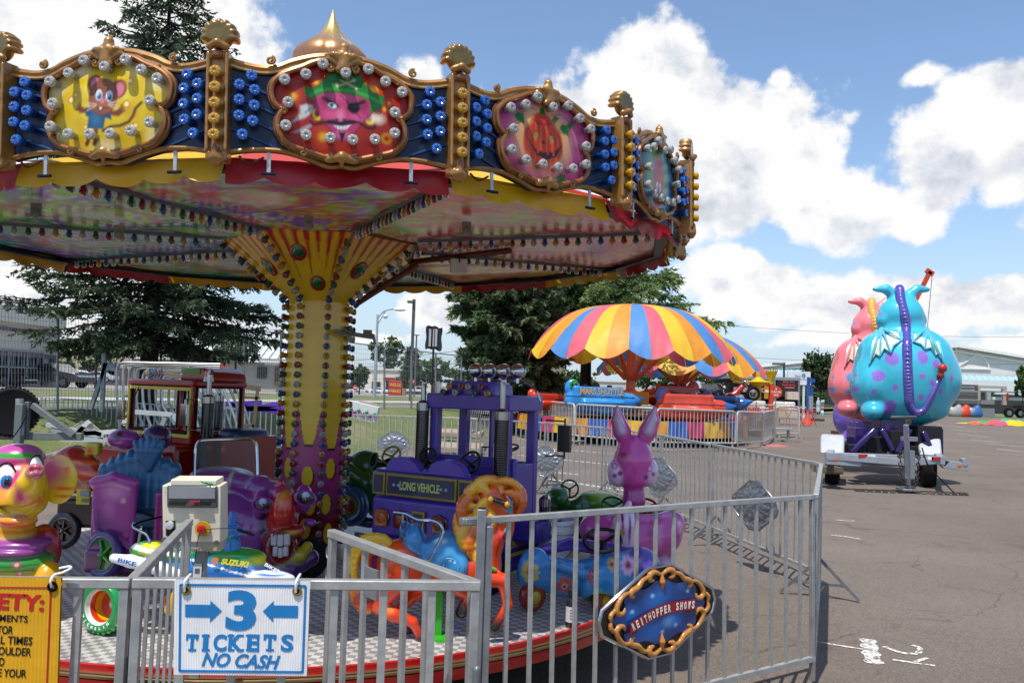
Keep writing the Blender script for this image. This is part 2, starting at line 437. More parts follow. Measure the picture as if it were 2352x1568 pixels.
# warp
wn = N.new('ShaderNodeTexNoise'); wn.inputs['Scale'].default_value = 5.; wn.inputs['Detail'].default_value = 3
L.new(cmb.outputs[0], wn.inputs['Vector'])
wv = N.new('ShaderNodeVectorMath'); wv.operation = 'SUBTRACT'; L.new(wn.outputs['Color'], wv.inputs[0]); wv.inputs[1].default_value = (.5, .5, .5)
ws = N.new('ShaderNodeVectorMath'); ws.operation = 'SCALE'; ws.inputs['Scale'].default_value = .10; L.new(wv.outputs[0], ws.inputs[0])
wa = N.new('ShaderNodeVectorMath'); wa.operation = 'ADD'; L.new(cmb.outputs[0], wa.inputs[0]); L.new(ws.outputs[0], wa.inputs[1])
def azel(px, py):
    d = ray(px, py).normalized(); return math.atan2(d.x, d.y), math.asin(d.z)
CL = [(100, 60, 470, 240, 1.3), (420, 60, 230, 150, 1.1), (60, 620, 330, 90, .9), (700, 160, 90, 50, .45), (965, 165, 80, 55, .62), (1110, 195, 50, 50, .45),
      (1490, 200, 230, 150, 1.4), (1680, 300, 260, 150, 1.4), (1350, 260, 130, 100, 1.), (1640, 440, 330, 110, 1.3), (1780, 170, 60, 45, .7), (1890, 480, 230, 90, 1.0), (1850, 320, 120, 110, .8), (1990, 250, 60, 40, .4),
      (2250, 350, 200, 120, 1.3), (2330, 210, 140, 60, 1.0), (2150, 190, 60, 50, .7), (2060, 490, 150, 70, .8), (2330, 450, 120, 50, .7),
      (2200, 660, 260, 60, 1.1), (1900, 700, 320, 60, 1.1), (1700, 640, 150, 55, 1.0), (2350, 780, 200, 50, .8), (1990, 790, 300, 35, .8), (1010, 715, 75, 45, .9), (880, 770, 120, 25, .6), (560, 740, 140, 45, .8), (60, 740, 250, 60, .8),
      (2900, 300, 380, 240, 1.), (-600, 300, 500, 300, 1.), (1300, -600, 600, 180, .9)]
cov = num = den = None
for px, py, rx, ry, w in CL:
    a, e = azel(px, py)
    s_ = N.new('ShaderNodeVectorMath'); s_.operation = 'SUBTRACT'; L.new(wa.outputs[0], s_.inputs[0]); s_.inputs[1].default_value = (a, e, 0)
    m_ = N.new('ShaderNodeVectorMath'); m_.operation = 'MULTIPLY'; L.new(s_.outputs[0], m_.inputs[0]); m_.inputs[1].default_value = (FOC/rx, FOC/ry, 0)
    l_ = N.new('ShaderNodeVectorMath'); l_.operation = 'LENGTH'; L.new(m_.outputs[0], l_.inputs[0])
    v_ = math_('MULTIPLY_ADD', l_.outputs['Value'], -max(w, 1.0), w)
    cov = v_ if cov is None else math_('SMOOTH_MAX', cov, v_, .15)
    dt_ = N.new('ShaderNodeVectorMath'); dt_.operation = 'DOT_PRODUCT'; L.new(m_.outputs[0], dt_.inputs[0]); dt_.inputs[1].default_value = (0, 1, 0)
    wp = math_('MAXIMUM', v_, 0.0); num = math_('MULTIPLY', wp, dt_.outputs['Value']) if num is None else math_('MULTIPLY_ADD', wp, dt_.outputs['Value'], num); den = wp if den is None else math_('ADD', den, wp)
def fbm(scale, detail, rough, off=(0, 0, 0), vec=None):
    mp = N.new('ShaderNodeMapping'); mp.inputs['Location'].default_value = off; L.new(vec or cmb.outputs[0], mp.inputs[0])
    n = N.new('ShaderNodeTexNoise'); n.inputs['Scale'].default_value = scale; n.inputs['Detail'].default_value = detail; n.inputs['Roughness'].default_value = rough
    L.new(mp.outputs[0], n.inputs['Vector']); return n.outputs['Fac']
n1 = fbm(9., 12, .60)
n1b = fbm(9., 12, .60, (-.012, -.035, 0))
cov2 = math_('ADD', math_('MINIMUM', cov, .6), math_('MULTIPLY_ADD', n1, 2.7, -1.33))
mask = N.new('ShaderNodeMapRange'); mask.interpolation_type = 'SMOOTHSTEP'; mask.inputs['From Min'].default_value = -.04; mask.inputs['From Max'].default_value = .30; L.new(cov2, mask.inputs['Value'])
# shading of the cloud: relief lit from above + grey bellies
rel = math_('MULTIPLY', math_('SUBTRACT', n1, n1b), 3.6)
n2 = fbm(3.2, 6, .55, (3, 1, 0))
thick = N.new('ShaderNodeMapRange'); thick.inputs['From Min'].default_value = .15; thick.inputs['From Max'].default_value = 1.1; L.new(cov2, thick.inputs['Value'])
rl_ = math_('DIVIDE', num, math_('MAXIMUM', den, .05)); bel = math_('MULTIPLY', thick.outputs[0], math_('MULTIPLY_ADD', n2, 2.2, math_('MULTIPLY_ADD', rl_, -1.5, -.75), clamp=True))
sh = math_('ADD', math_('SUBTRACT', 1.0, math_('MULTIPLY', bel, .62)), rel)
sh = math_('MINIMUM', math_('MAXIMUM', sh, 0.0), 1.0)
cr = N.new('ShaderNodeValToRGB'); L.new(sh, cr.inputs[0])
cr.color_ramp.elements[0].position = .15; cr.color_ramp.elements[0].color = (.56, .60, .67, 1)
cr.color_ramp.elements[1].position = .9; cr.color_ramp.elements[1].color = (1.0, 1.0, 1.0, 1)
q = cr.color_ramp.elements.new(.55); q.color = (.78, .81, .87, 1)
cs = N.new('ShaderNodeVectorMath'); cs.operation = 'SCALE'; cs.inputs['Scale'].default_value = 6.2; L.new(cr.outputs[0], cs.inputs[0])
# haze toward the horizon and a slightly deeper blue above
skm = N.new('ShaderNodeMixRGB'); skm.blend_type = 'MULTIPLY'; skm.inputs[0].default_value = 1; L.new(sky.outputs[0], skm.inputs[1]); skm.inputs[2].default_value = (1.06, 1.12, 1.17, 1)
mixc = N.new('ShaderNodeMixRGB'); L.new(mask.outputs[0], mixc.inputs[0]); L.new(skm.outputs[0], mixc.inputs[1]); L.new(cs.outputs[0], mixc.inputs[2])
hzf = N.new('ShaderNodeMapRange'); hzf.interpolation_type = 'SMOOTHSTEP'; hzf.inputs['From Min'].default_value = -.02; hzf.inputs['From Max'].default_value = .26; hzf.inputs['To Min'].default_value = .8; hzf.inputs['To Max'].default_value = 0; L.new(el, hzf.inputs[0])
hz_ = N.new('ShaderNodeMixRGB'); L.new(hzf.outputs[0], hz_.inputs[0]); L.new(skm.outputs[0], hz_.inputs[1]); hz_.inputs[2].default_value = (3.6, 4.5, 5.5, 1)
L.new(hz_.outputs[0], mixc.inputs[1])
L.new(mixc.outputs[0], bg.inputs['Color'])
# ------------------------------------------------------------------ ground
def asphalt():
    m = bpy.data.materials.new('asphalt'); m.use_nodes = True; nt = m.node_tree; N = nt.nodes; L = nt.links; b = N['Principled BSDF']
    tc = N.new('ShaderNodeTexCoord')
    def nz(sc, det=5, ro=.6, st=(1, 1, 1)):
        mp = N.new('ShaderNodeMapping'); mp.inputs['Scale'].default_value = st; L.new(tc.outputs['Object'], mp.inputs[0])
        n = N.new('ShaderNodeTexNoise'); n.inputs['Scale'].default_value = sc; n.inputs['Detail'].default_value = det; n.inputs['Roughness'].default_value = ro; L.new(mp.outputs[0], n.inputs['Vector']); return n
    big = nz(.35); fine = nz(90, 3, .7); mid = nz(6, 4, .7)
    r1 = N.new('ShaderNodeValToRGB'); L.new(big.outputs[0], r1.inputs[0]); e = r1.color_ramp.elements
    e[0].position = .3; e[0].color = (.114, .092, .074, 1); e[1].position = .72; e[1].color = (.160, .132, .107, 1)
    v = N.new('ShaderNodeTexVoronoi'); v.inputs['Scale'].default_value = 75; L.new(tc.outputs['Object'], v.inputs['Vector'])
    mr = N.new('ShaderNodeMapRange'); mr.inputs['From Min'].default_value = .25; mr.inputs['From Max'].default_value = .75; mr.inputs['To Min'].default_value = .55; mr.inputs['To Max'].default_value = 1.5; L.new(fine.outputs[0], mr.inputs[0])
    s1 = N.new('ShaderNodeVectorMath'); s1.operation = 'SCALE'; L.new(r1.outputs[0], s1.inputs[0]); L.new(mr.outputs[0], s1.inputs['Scale'])
    # stones
    sp = N.new('ShaderNodeMapRange'); sp.inputs['From Min'].default_value = .0; sp.inputs['From Max'].default_value = 1; sp.inputs['To Min'].default_value = .75; sp.inputs['To Max'].default_value = 1.3
    L.new(v.outputs['Color'], sp.inputs[0])
    s2 = N.new('ShaderNodeVectorMath'); s2.operation = 'SCALE'; L.new(s1.outputs[0], s2.inputs[0]); L.new(sp.outputs[0], s2.inputs['Scale'])
    # cracks
    wn = nz(.6, 4, .6); wv = N.new('ShaderNodeVectorMath'); wv.operation = 'MULTIPLY_ADD'; L.new(wn.outputs['Color'], wv.inputs[0]); wv.inputs[1].default_value = (1.6, 1.6, 0); L.new(tc.outputs['Object'], wv.inputs[2])
    vc = N.new('ShaderNodeTexVoronoi'); vc.feature = 'DISTANCE_TO_EDGE'; vc.inputs['Scale'].default_value = .38; L.new(wv.outputs[0], vc.inputs['Vector'])
    cm = N.new('ShaderNodeMapRange'); cm.inputs['From Min'].default_value = 0; cm.inputs['From Max'].default_value = .0055; cm.inputs['To Min'].default_value = .6; cm.inputs['To Max'].default_value = 1; L.new(vc.outputs['Distance'], cm.inputs[0])
    cmask = nz(.8, 2); cg = N.new('ShaderNodeMapRange'); cg.inputs['From Min'].default_value = .45; cg.inputs['From Max'].default_value = .55; L.new(cmask.outputs[0], cg.inputs[0])
    cx = N.new('ShaderNodeMath'); cx.operation = 'MAXIMUM'; L.new(cm.outputs[0], cx.inputs[0]); L.new(cg.outputs[0], cx.inputs[1])
    s3 = N.new('ShaderNodeVectorMath'); s3.operation = 'SCALE'; L.new(s2.outputs[0], s3.inputs[0]); L.new(cx.outputs[0], s3.inputs['Scale'])
    # pale streaks of dried water
    st = nz(.5, 5, .7, (1, .18, 1)); sm = N.new('ShaderNodeMapRange'); sm.inputs['From Min'].default_value = .62; sm.inputs['From Max'].default_value = .8; sm.inputs['To Max'].default_value = .55; L.new(st.outputs[0], sm.inputs[0])
    mx = N.new('ShaderNodeMixRGB'); L.new(sm.outputs[0], mx.inputs[0]); L.new(s3.outputs[0], mx.inputs[1]); mx.inputs[2].default_value = (.30, .25, .2, 1)
    oil = nz(1.3, 6, .75); om = N.new('ShaderNodeMapRange'); om.inputs['From Min'].default_value = .56; om.inputs['From Max'].default_value = .74; om.inputs['To Min'].default_value = 1; om.inputs['To Max'].default_value = .62; L.new(oil.outputs[0], om.inputs[0])
    ox = N.new('ShaderNodeVectorMath'); ox.operation = 'SCALE'; L.new(mx.outputs[0], ox.inputs[0]); L.new(om.outputs[0], ox.inputs['Scale'])
    L.new(ox.outputs[0], b.inputs['Base Color']); b.inputs['Roughness'].default_value = .85; b.inputs['Specular IOR Level'].default_value = .35
    bp = N.new('ShaderNodeBump'); bp.inputs['Strength'].default_value = .5; bp.inputs['Distance'].default_value = .006; L.new(fine.outputs[0], bp.inputs['Height']); L.new(bp.outputs[0], b.inputs['Normal'])
    MATS['asphalt'] = m
asphalt()
def grassmat():
    m = bpy.data.materials.new('grass'); m.use_nodes = True; nt = m.node_tree; N = nt.nodes; L = nt.links; b = N['Principled BSDF']
    tc = N.new('ShaderNodeTexCoord'); out = []
    for sc, det in ((.9, 5), (25, 5)):
        n = N.new('ShaderNodeTexNoise'); n.inputs['Scale'].default_value = sc; n.inputs['Detail'].default_value = det; n.inputs['Roughness'].default_value = .7; L.new(tc.outputs['Object'], n.inputs['Vector']); out.append(n)
    r = N.new('ShaderNodeValToRGB'); L.new(out[0].outputs[0], r.inputs[0]); e = r.color_ramp.elements
    e[0].position = .35; e[0].color = (.085, .13, .035, 1); e[1].position = .68; e[1].color = (.24, .20, .09, 1)
    q = e.new(.55); q.color = (.14, .165, .055, 1)
    mr = N.new('ShaderNodeMapRange'); mr.inputs['From Min'].default_value = .3; mr.inputs['From Max'].default_value = .7; mr.inputs['To Min'].default_value = .5; mr.inputs['To Max'].default_value = 1.5; L.new(out[1].outputs[0], mr.inputs[0])
    s = N.new('ShaderNodeVectorMath'); s.operation = 'SCALE'; L.new(r.outputs[0], s.inputs[0]); L.new(mr.outputs[0], s.inputs['Scale']); L.new(s.outputs[0], b.inputs['Base Color'])
    b.inputs['Roughness'].default_value = .9; bp = N.new('ShaderNodeBump'); bp.inputs['Strength'].default_value = .8; bp.inputs['Distance'].default_value = .05; L.new(out[1].outputs[0], bp.inputs['Height']); L.new(bp.outputs[0], b.inputs['Normal'])
    MATS['grass'] = m
grassmat()
g = MB(); g.add([(-700, -30, 0), (900, -30, 0), (900, 2200, 0), (-700, 2200, 0)], [(0, 1, 2, 3)]); g.build('parking_lot', 'asphalt', kind='structure', smooth=False)
# lawn bank on the left: foot line F and crest line K, then the road beyond
def gleft(Y): return max(.86-.0065*(Y-24), .05)
foot = [(-26, 8.5), (-14, 10.2), (-8, 13.5), (-4.6, 18.2), (-3.2, 20.2), (-1.2, 24.5), (.6, 30.5), (2.0, 35.), (4.5, 46), (6.5, 60), (8, 78), (9, 95)]
crest = [(-30, 12.5), (-17, 13.5), (-10, 16.2), (-7.2, 20.2), (-5.0, 23.5), (-2.2, 28.5), (-.8, 33), (.8, 37.5), (3.2, 48), (5.5, 62), (7, 80), (8.5, 97)]
bk = MB()
n = len(foot)
vs = []
for i in range(n):
    f = Vector((*foot[i], -.01)); k = Vector((*crest[i], gleft(crest[i][1]) if i < 8 else gleft(crest[i][1])*.9))
    for j, (t, h) in enumerate(((0, 0), (.25, .16), (.5, .45), (.75, .8), (1, 1))):
        vs.append((f.x+(k.x-f.x)*t, f.y+(k.y-f.y)*t, -.01+(k.z+.01)*h))
    d = (Vector((k.x-f.x, k.y-f.y, 0))).normalized()
    for s_ in (2.0,): vs.append((k.x+d.x*s_, k.y+d.y*s_, k.z))
m_ = 6
bk.add(vs, [(i*m_+j, (i+1)*m_+j, (i+1)*m_+j+1, i*m_+j+1) for i in range(n-1) for j in range(m_-1)])
bk.build('lawn', 'grass', kind='structure')
# beyond the fence: strips that follow the fence direction, each a separate sheet
FD = Vector((.5, .866)); FN = Vector((-.866, .5))
def strip(name, a, b, fin, col, dz=0., t0=-40, t1=190, kind='structure'):
    o = Vector((-6.0, 21.5)); mb = MB(col); vs = []
    T = np.linspace(t0, t1, 24)
    for t in T:
        for w in (a, b):
            p = o+FD*float(t)+FN*w; vs.append((p.x, p.y, gleft(max(p.y, 10))*(1 if p.y < 60 else 1)+dz))
    mb.add(vs, [(2*i, 2*i+2, 2*i+3, 2*i+1) for i in range(len(T)-1)])
    mb.build(name, fin, kind=kind, smooth=False)
# main terrain sheet on the left (grass), then road etc. above it
mb = MB(); vs = []; fs = []
T = np.linspace(-60, 260, 33); Wd = [.8, 6, 14, 24, 40, 70, 120, 260]
for t in T:
    for w in Wd:
        p = Vector((-6.0, 21.5))+FD*float(t)+FN*w; vs.append((p.x, p.y, gleft(max(p.y, 10))-.015))
k = len(Wd)
for i in range(len(T)-1):
    for j in range(k-1): fs.append((i*k+j, (i+1)*k+j, (i+1)*k+j+1, i*k+j+1))
mb.add(vs, fs); mb.build('far_lawn', 'grass', kind='structure')
strip('road', 1.1, 4.3, 'concrete', (.19, .18, .17), .004, -30, 90)
strip('kerb', 4.3, 4.7, 'concrete', (.5, .47, .42), .10, -30, 90)
strip('side_road', 8.2, 12.2, 'concrete', (.42, .40, .37), .004, -30, 120)
strip('kerb', 12.4, 12.8, 'concrete', (.16, .15, .14), .12, -30, 120)  # dark strip: the shadowed side of the kerb, its shade set in the colour
strip('far_parking_lot', 31, 110, 'concrete', (.27, .25, .23), .004, -40, 190)
# grass and kerb at the far right edge of the lot
g = MB(); g.add([(16, 92, .006), (120, 84, .006), (400, 60, .006), (500, 700, .006), (16, 700, .006)], [(0, 1, 2, 3, 4)]); g.build('far_verge', 'grass', kind='structure', smooth=False)
# painted parking lines (thin raised sheets)
def pline(name, a, b, w=.1, col='#e8e4dc', z=.004, fin='wornpaint'):
    a = Vector((*a[:2], z)); b = Vector((*b[:2], z)); d = (b-a).normalized(); n_ = Vector((-d.y, d.x, 0))*w/2
    mb = MB(col); mb.add([a-n_, b-n_, b+n_, a+n_], [(0, 1, 2, 3)]); return mb.build(name, fin, kind='structure', smooth=False)
for (x0, y0, x1, y1) in [(1190, 1008, 1560, 1034), (1215, 1026, 1530, 1052), (1190, 1045, 1500, 1077), (1175, 1075, 1330, 1090), (1260, 1100, 1460, 1130), (1120, 962+60, 1290, 1033),
                         (2180, 985, 2245, 992), (2200, 996, 2275, 1004), (2230, 1009, 2300, 1016), (2262, 1018, 2345, 1026), (2150, 975, 2215, 982), (2290, 1031, 2350, 1037)]:
    pline('painted_line', gp(x0, y0), gp(x1, y1), .10)
for (x0, y0, x1, y1) in [(2105, 968, 2135, 975), (2190, 990, 2192, 991)]: pass
def paintpoly(name, pts, col='#f4f2ee', z=.005):
    mb = MB(col); P = [gp(*p) for p in pts]; mb.add([(p.x, p.y, z) for p in P], [tuple(range(len(P)))]); return mb.build(name, 'matte', kind='structure', smooth=False)
def stroke(name, pts, w, col='#e6e2dc', z=.005):
    P = smoothcurve([tuple(gp(*p)) for p in pts], 5); mb = MB(col); vs = []
    for i, p in enumerate(P):
        d = (P[min(i+1, len(P)-1)]-P[max(i-1, 0)]).normalized(); n_ = Vector((-d.y, d.x, 0))*w/2*(1+.25*math.sin(i*2.3))
        vs += [(p.x-n_.x, p.y-n_.y, z), (p.x+n_.x, p.y+n_.y, z)]
    mb.add(vs, [(2*i, 2*i+2, 2*i+3, 2*i+1) for i in range(len(P)-1)]); return mb.build(name, 'wornpaint', kind='structure', smooth=False)
stroke('spray_mark', [(1912, 1109), (1950, 1109), (1990, 1112)], .07)
stroke('spray_mark', [(1920, 1194), (1948, 1196), (1963, 1196)], .045)
stroke('spray_mark', [(1909, 1229), (1940, 1232), (1976, 1238)], .045)
stroke('spray_mark', [(1965, 1112), (1985, 1110)], .10)
stroke('spray_mark', [(1870, 1473), (1930, 1483), (2005, 1495)], .025)
stroke('spray_mark', [(1993, 1468), (1999, 1495), (2008, 1525)], .10)
stroke('spray_mark', [(2030, 1485), (2070, 1499), (2105, 1501), (2113, 1489), (2095, 1482)], .035)
stroke('spray_mark', [(2050, 1515), (2100, 1523), (2148, 1529)], .028)
stroke('spray_mark', [(2098, 1522), (2130, 1511)], .028)
# ------------------------------------------------------------------ vegetation
def quads(name, Cn, A, Bv, cols, fin='leaf', parent=None, tri=False, **kw):
    n = len(Cn); me = bpy.data.meshes.new(name)
    if tri: V = np.stack([Cn-A*.35-Bv*.0, Cn+A*.35, Cn+Bv], 1).reshape(-1, 3); k = 3
    else: V = np.stack([Cn-A-Bv, Cn+A-Bv, Cn+A+Bv, Cn-A+Bv], 1).reshape(-1, 3); k = 4
    me.from_pydata(V.tolist(), [], np.arange(n*k).reshape(n, k).tolist())
    a = me.attributes.new('Col', 'FLOAT_COLOR', 'POINT'); arr = np.ones((n*k, 4), np.float32); arr[:, :3] = np.repeat(cols, k, 0); a.data.foreach_set('color', arr.ravel())
    me.materials.append(MATS[fin]); o = bpy.data.objects.new(name, me); link(o, parent); return tag(o, **kw)
def unit(n):
    v = rng.normal(size=(n, 3)); return v/np.linalg.norm(v, axis=1)[:, None]
def crown_leaves(parent, base, lobes, nleaf, size, c0, c1, name='crown'):
    """leaf faces spread in clumps over ellipsoid lobes"""
    Cs = []; sh = []
    vol = np.array([l[1][0]*l[1][1]*l[1][2] for l in lobes])**(2/3); vol = vol/vol.sum()
    for (c, r), w in zip(lobes, vol):
        ncl = max(6, int(nleaf*w/26)); u = unit(ncl); rad = rng.uniform(.35, 1.05, ncl)**.55
        cc_ = np.array(c)+u*np.array(r)*rad[:, None]
        for q, uu in zip(cc_, u):
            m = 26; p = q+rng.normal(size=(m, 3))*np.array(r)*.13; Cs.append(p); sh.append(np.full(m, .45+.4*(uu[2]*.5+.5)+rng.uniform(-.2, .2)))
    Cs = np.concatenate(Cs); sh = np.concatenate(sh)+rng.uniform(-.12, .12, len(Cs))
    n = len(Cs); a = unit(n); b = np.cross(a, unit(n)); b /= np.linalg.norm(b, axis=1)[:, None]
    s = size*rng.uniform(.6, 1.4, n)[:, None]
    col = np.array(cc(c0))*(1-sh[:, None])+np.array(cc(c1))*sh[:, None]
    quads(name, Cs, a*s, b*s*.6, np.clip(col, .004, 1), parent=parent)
def broadleaf(px, pyb, Y, pxc, top, bot, hw, label, group=None, nleaf=2600, c0=(.012, .03, .008), c1=(.085, .15, .035), z0=None, cat='tree', name='tree'):
    z0 = gleft(Y) if z0 is None else z0
    b = at(px, pyb, Y); s = S(Y); t = thing(name, label, cat, (b.x, Y, z0), 0, group)
    cz = at(pxc, (top+bot)/2, Y)-Vector((b.x, Y, z0)); h = (bot-top)/2*s; w = hw*s
    lob = [((cz.x, 0, cz.z), (w*.85, w*.8, h*.85))]
    for k in range(7):
        a = k*2.4; lob.append(((cz.x+math.cos(a)*w*.5, math.sin(a)*w*.5, cz.z+h*(-.45+.15*k)), (w*.5, w*.5, h*.42)))
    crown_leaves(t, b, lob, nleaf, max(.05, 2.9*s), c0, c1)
    tr = MB('#3a2c22'); top_ = Vector((cz.x*.9, 0, cz.z+h*.3)); r0 = max(.06, w*.07)
    tr.tube([(0, 0, -.1), (cz.x*.3, 0, (cz.z-h)*.6), (cz.x*.7, 0, cz.z-h*.3), top_], [r0, r0*.8, r0*.6, r0*.2], 7)
    for k in range(5):
        a = k*1.3; p = Vector((cz.x*.6, 0, cz.z-h*.5+k*h*.15)); tr.tube([p, p+Vector((math.cos(a)*w*.5, math.sin(a)*w*.5, h*.45))], [r0*.4, r0*.12], 5)
    tr.build('trunk', 'bark', t); return t
def conifer(px, Y, z0, H, Rb, zlow, label, nb=230, pw=1., droop=.25, tw=.34, c0=(.006, .014, .008), c1=(.05, .085, .035), lean=0., trunk_r=.14, twn=26, name='spruce_tree', spread=None, blade=1., group=None, thin=99.):
    b = at(px, 860, Y); t = thing(name, label, 'tree', (b.x, Y, z0), 0, group)
    Cs = []; A = []; Bs = []; Co = []; br = MB('#2c221a')
    br.tube([(0, 0, -.2), (lean*.3, 0, H*.3), (lean*.1, 0, H*.6), (0, 0, H)], [trunk_r*1.15, trunk_r*.9, trunk_r*.5, .015], 9)
    for i in range(nb):
        u = (i+.5)/nb; h = zlow+(H-zlow)*(1-(1-u)**.9)*.985; L0 = Rb*((H-h)/(H-zlow))**pw
        if spread: L0 = spread(h)
        L0 *= rng.uniform(.7, 1.12); a = i*2.39996+rng.uniform(-.3, .3)
        up = .28*(h-zlow)/(H-zlow)+rng.uniform(-.12, .1)
        d = np.array([math.cos(a), math.sin(a), 0]); sd = np.array([-d[1], d[0], 0])
        n = max(5, int(twn*L0/Rb)+4); s = np.sort(rng.uniform(.12, 1, n))
        P = d*L0*s[:, None]+np.array([0, 0, 1])*(h+up*L0*s-droop*L0*s**2+droop*.7*L0*s**4)[:, None]
        q = [tuple(Vector((0, 0, h))+Vector(d)*L0*x+Vector((0, 0, up*L0*x-droop*L0*x*x+droop*.7*L0*x**4))) for x in (0, .35, .7, 1)]
        br.tube(q, [.028*L0/Rb+.008, .02*L0/Rb+.006, .012, .004], 4, caps=False)
        for p, x in zip(P, s):
            for side in (-1, 1):
                if h > thin and rng.uniform() < .5: continue
                l = tw*(1.15-x*.75)*rng.uniform(.6, 1.3); td = sd*side*rng.uniform(.4, 1)+d*rng.uniform(.35, .9)+np.array([0, 0, rng.uniform(-.75, .05)]); td /= np.linalg.norm(td)
                m = 7; f = np.linspace(.1, 1, m)[:, None]; C0 = p+td*l*f+rng.normal(size=(m, 3))*.018
                bl = td+unit(m)*.75; bl /= np.linalg.norm(bl, axis=1)[:, None]
                ax = np.cross(bl, unit(m)); ax /= np.linalg.norm(ax, axis=1)[:, None]
                Cs.append(C0); Bs.append(bl*.085*blade*rng.uniform(.7, 1.3)); A.append(ax*.055*blade)
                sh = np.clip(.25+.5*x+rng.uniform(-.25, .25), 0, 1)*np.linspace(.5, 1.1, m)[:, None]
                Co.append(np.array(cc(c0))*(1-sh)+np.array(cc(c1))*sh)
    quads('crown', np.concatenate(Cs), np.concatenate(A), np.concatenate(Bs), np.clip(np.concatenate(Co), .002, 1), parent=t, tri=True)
    br.build('trunk', 'bark', t); return t
conifer(343, 17.2, .86, 9.6, 2.75, 1.35, 'tall dark spruce rising behind the carousel canopy at the left', nb=230, thin=7., droop=.30, trunk_r=.17, lean=-.12, twn=34, tw=.42, blade=1.35, c0=(.01, .02, .012), c1=(.09, .14, .065), spread=lambda h: 2.8*min(1, max(0, (10.0-h)/7)**.7)*(.75 if h < 1.9 else 1))
conifer(1168, 30., .3, 9.5, 2.15, .6, 'dense dark spruce between the purple truck cab and the umbrella ride', nb=340, droop=.22, c0=(.02, .038, .018), c1=(.16, .23, .10), trunk_r=.2, twn=36, blade=2.3, tw=.5, spread=lambda h: 1.95*min(1, (9.9-h)/5.)*(1 if h > 1.4 else .8))
conifer(1345, 37., .2, 9.5, 5.6, 4.4, 'tall loose pine with a bare trunk standing behind the striped umbrella', nb=120, droop=.05, c0=(.05, .10, .03), c1=(.22, .34, .11), trunk_r=.26, twn=34, tw=.9, blade=2.8, name='pine_tree', spread=lambda h: 6.6*min(1, (10.6-h)/6.2))
broadleaf(221, 872, 62, 221, 752, 862, 52, 'young shade tree behind the mesh fence left of the spruce trunk', nleaf=2200)
broadleaf(143, 885, 70, 147, 818, 880, 24, 'small light green tree beside the corner of the tan store', nleaf=900, c1=(.14, .2, .05))
broadleaf(420, 872, 60, 418, 768, 840, 42, 'dark round tree in front of the white roof, nearer the spruce', nleaf=1600)
broadleaf(541, 876, 60, 541, 758, 842, 56, 'round shade tree in front of the white ribbed roof, left of the column', nleaf=2200, c0=(.015, .03, .012), c1=(.07, .12, .035))
broadleaf(826, 890, 85, 826, 834, 892, 24, 'bushy green tree just right of the carousel column', nleaf=1300)
broadleaf(890, 880, 150, 892, 772, 850, 44, 'large green tree above the flat white bank building', nleaf=1800)
conifer(945, 125, .1, 7.3, 2.4, 1., 'feathery pine beside the large tree above the bank', nb=60, blade=5, tw=1.2, twn=12, c0=(.02, .035, .015), c1=(.08, .12, .05), name='pine_tree')
broadleaf(998, 890, 95, 998, 820, 884, 46, 'broad green tree behind the covered sign pole', nleaf=1900)
broadleaf(1068, 900, 80, 1068, 850, 896, 34, 'low green tree at the right end of the mesh fence', nleaf=1200)
broadleaf(1318, 900, 60, 1325, 845, 895, 52, 'leafy bush under the striped umbrella beside the pine trunk', nleaf=1600, z0=0, name='bush', cat='bush')
broadleaf(1465, 905, 64, 1500, 838, 900, 60, 'dark green tree glimpsed between the two umbrella stems', nleaf=1800, z0=0)
broadleaf(1660, 905, 90, 1650, 848, 885, 70, 'dark tree row behind the black concession trailer', nleaf=1800, z0=0)
broadleaf(1885, 905, 84, 1885, 800, 905, 46, 'full dark green tree behind the pink dragon at the lot edge', nleaf=3800, z0=0, c0=(.012, .025, .01), c1=(.06, .10, .03))
broadleaf(1878, 925, 80, 1878, 900, 930, 17, 'clipped round shrub beside the blue light pole', nleaf=1200, z0=0, name='shrub', cat='shrub')
broadleaf(1848, 925, 79, 1848, 902, 930, 9, 'small shrub at the end of the concession trailer', nleaf=700, z0=0, name='shrub', cat='shrub')
broadleaf(2187, 925, 100, 2187, 834, 880, 13, 'small light tree right beside the blue dragon', nleaf=700, z0=0)
broadleaf(2348, 925, 95, 2350, 836, 925, 18, 'tree at the right edge of the photo by the grey store', nleaf=1200, z0=0)
broadleaf(2238, 948, 96, 2238, 932, 952, 14, 'low green bush behind the flatbed trailer wheels', nleaf=500, z0=0, name='bush', cat='bush')
# ------------------------------------------------------------------ buildings
def wallquad(mb, a, b, z0, z1, col=None):
    mb.add([(a[0], a[1], z0), (b[0], b[1], z0), (b[0], b[1], z1), (a[0], a[1], z1)], [(0, 1, 2, 3)], col)
# tan store at far left
p0 = at(-160, 880, 48); p1 = at(131, 885, 62)
st = thing('store_building', 'tan block store with mauve bands and tall dark shopfront windows', 'building', (p1.x, p1.y, .2), math.atan2(p1.y-p0.y, p1.x-p0.x))
Ls = (p1-p0).length; ztop = at(131, 728, 62).z-.2
k = S(62)
mb = MB('#cdc5b6'); mb.box((-Ls/2-3, 6, ztop/2-.2), (Ls+6, 12, ztop+.4)); mb.build('wall', 'brickwall', st)
mb = MB('#dcd6c8')
mb.box((-Ls/2-3, -.12, ztop-.35), (Ls+6.3, .5, 1.1)); mb.build('parapet', 'brickwall', st, bevel=.05)
for dz in (1.35, 3.0):
    mb = MB('#75676a'); mb.box((-Ls/2-3, -.06, ztop-dz), (Ls+6, .12, .26)); mb.build('brick_band', 'brickwall', st)
wx0, wx1 = -Ls+3, -2.3; wz = at(60, 808, 58).z-.2
mb = MB('#07080a'); mb.box(((wx0+wx1)/2, .02, wz/2), (wx1-wx0, .2, wz)); w_ = mb.build('window', 'window', st)
mb = MB('#8f9296')
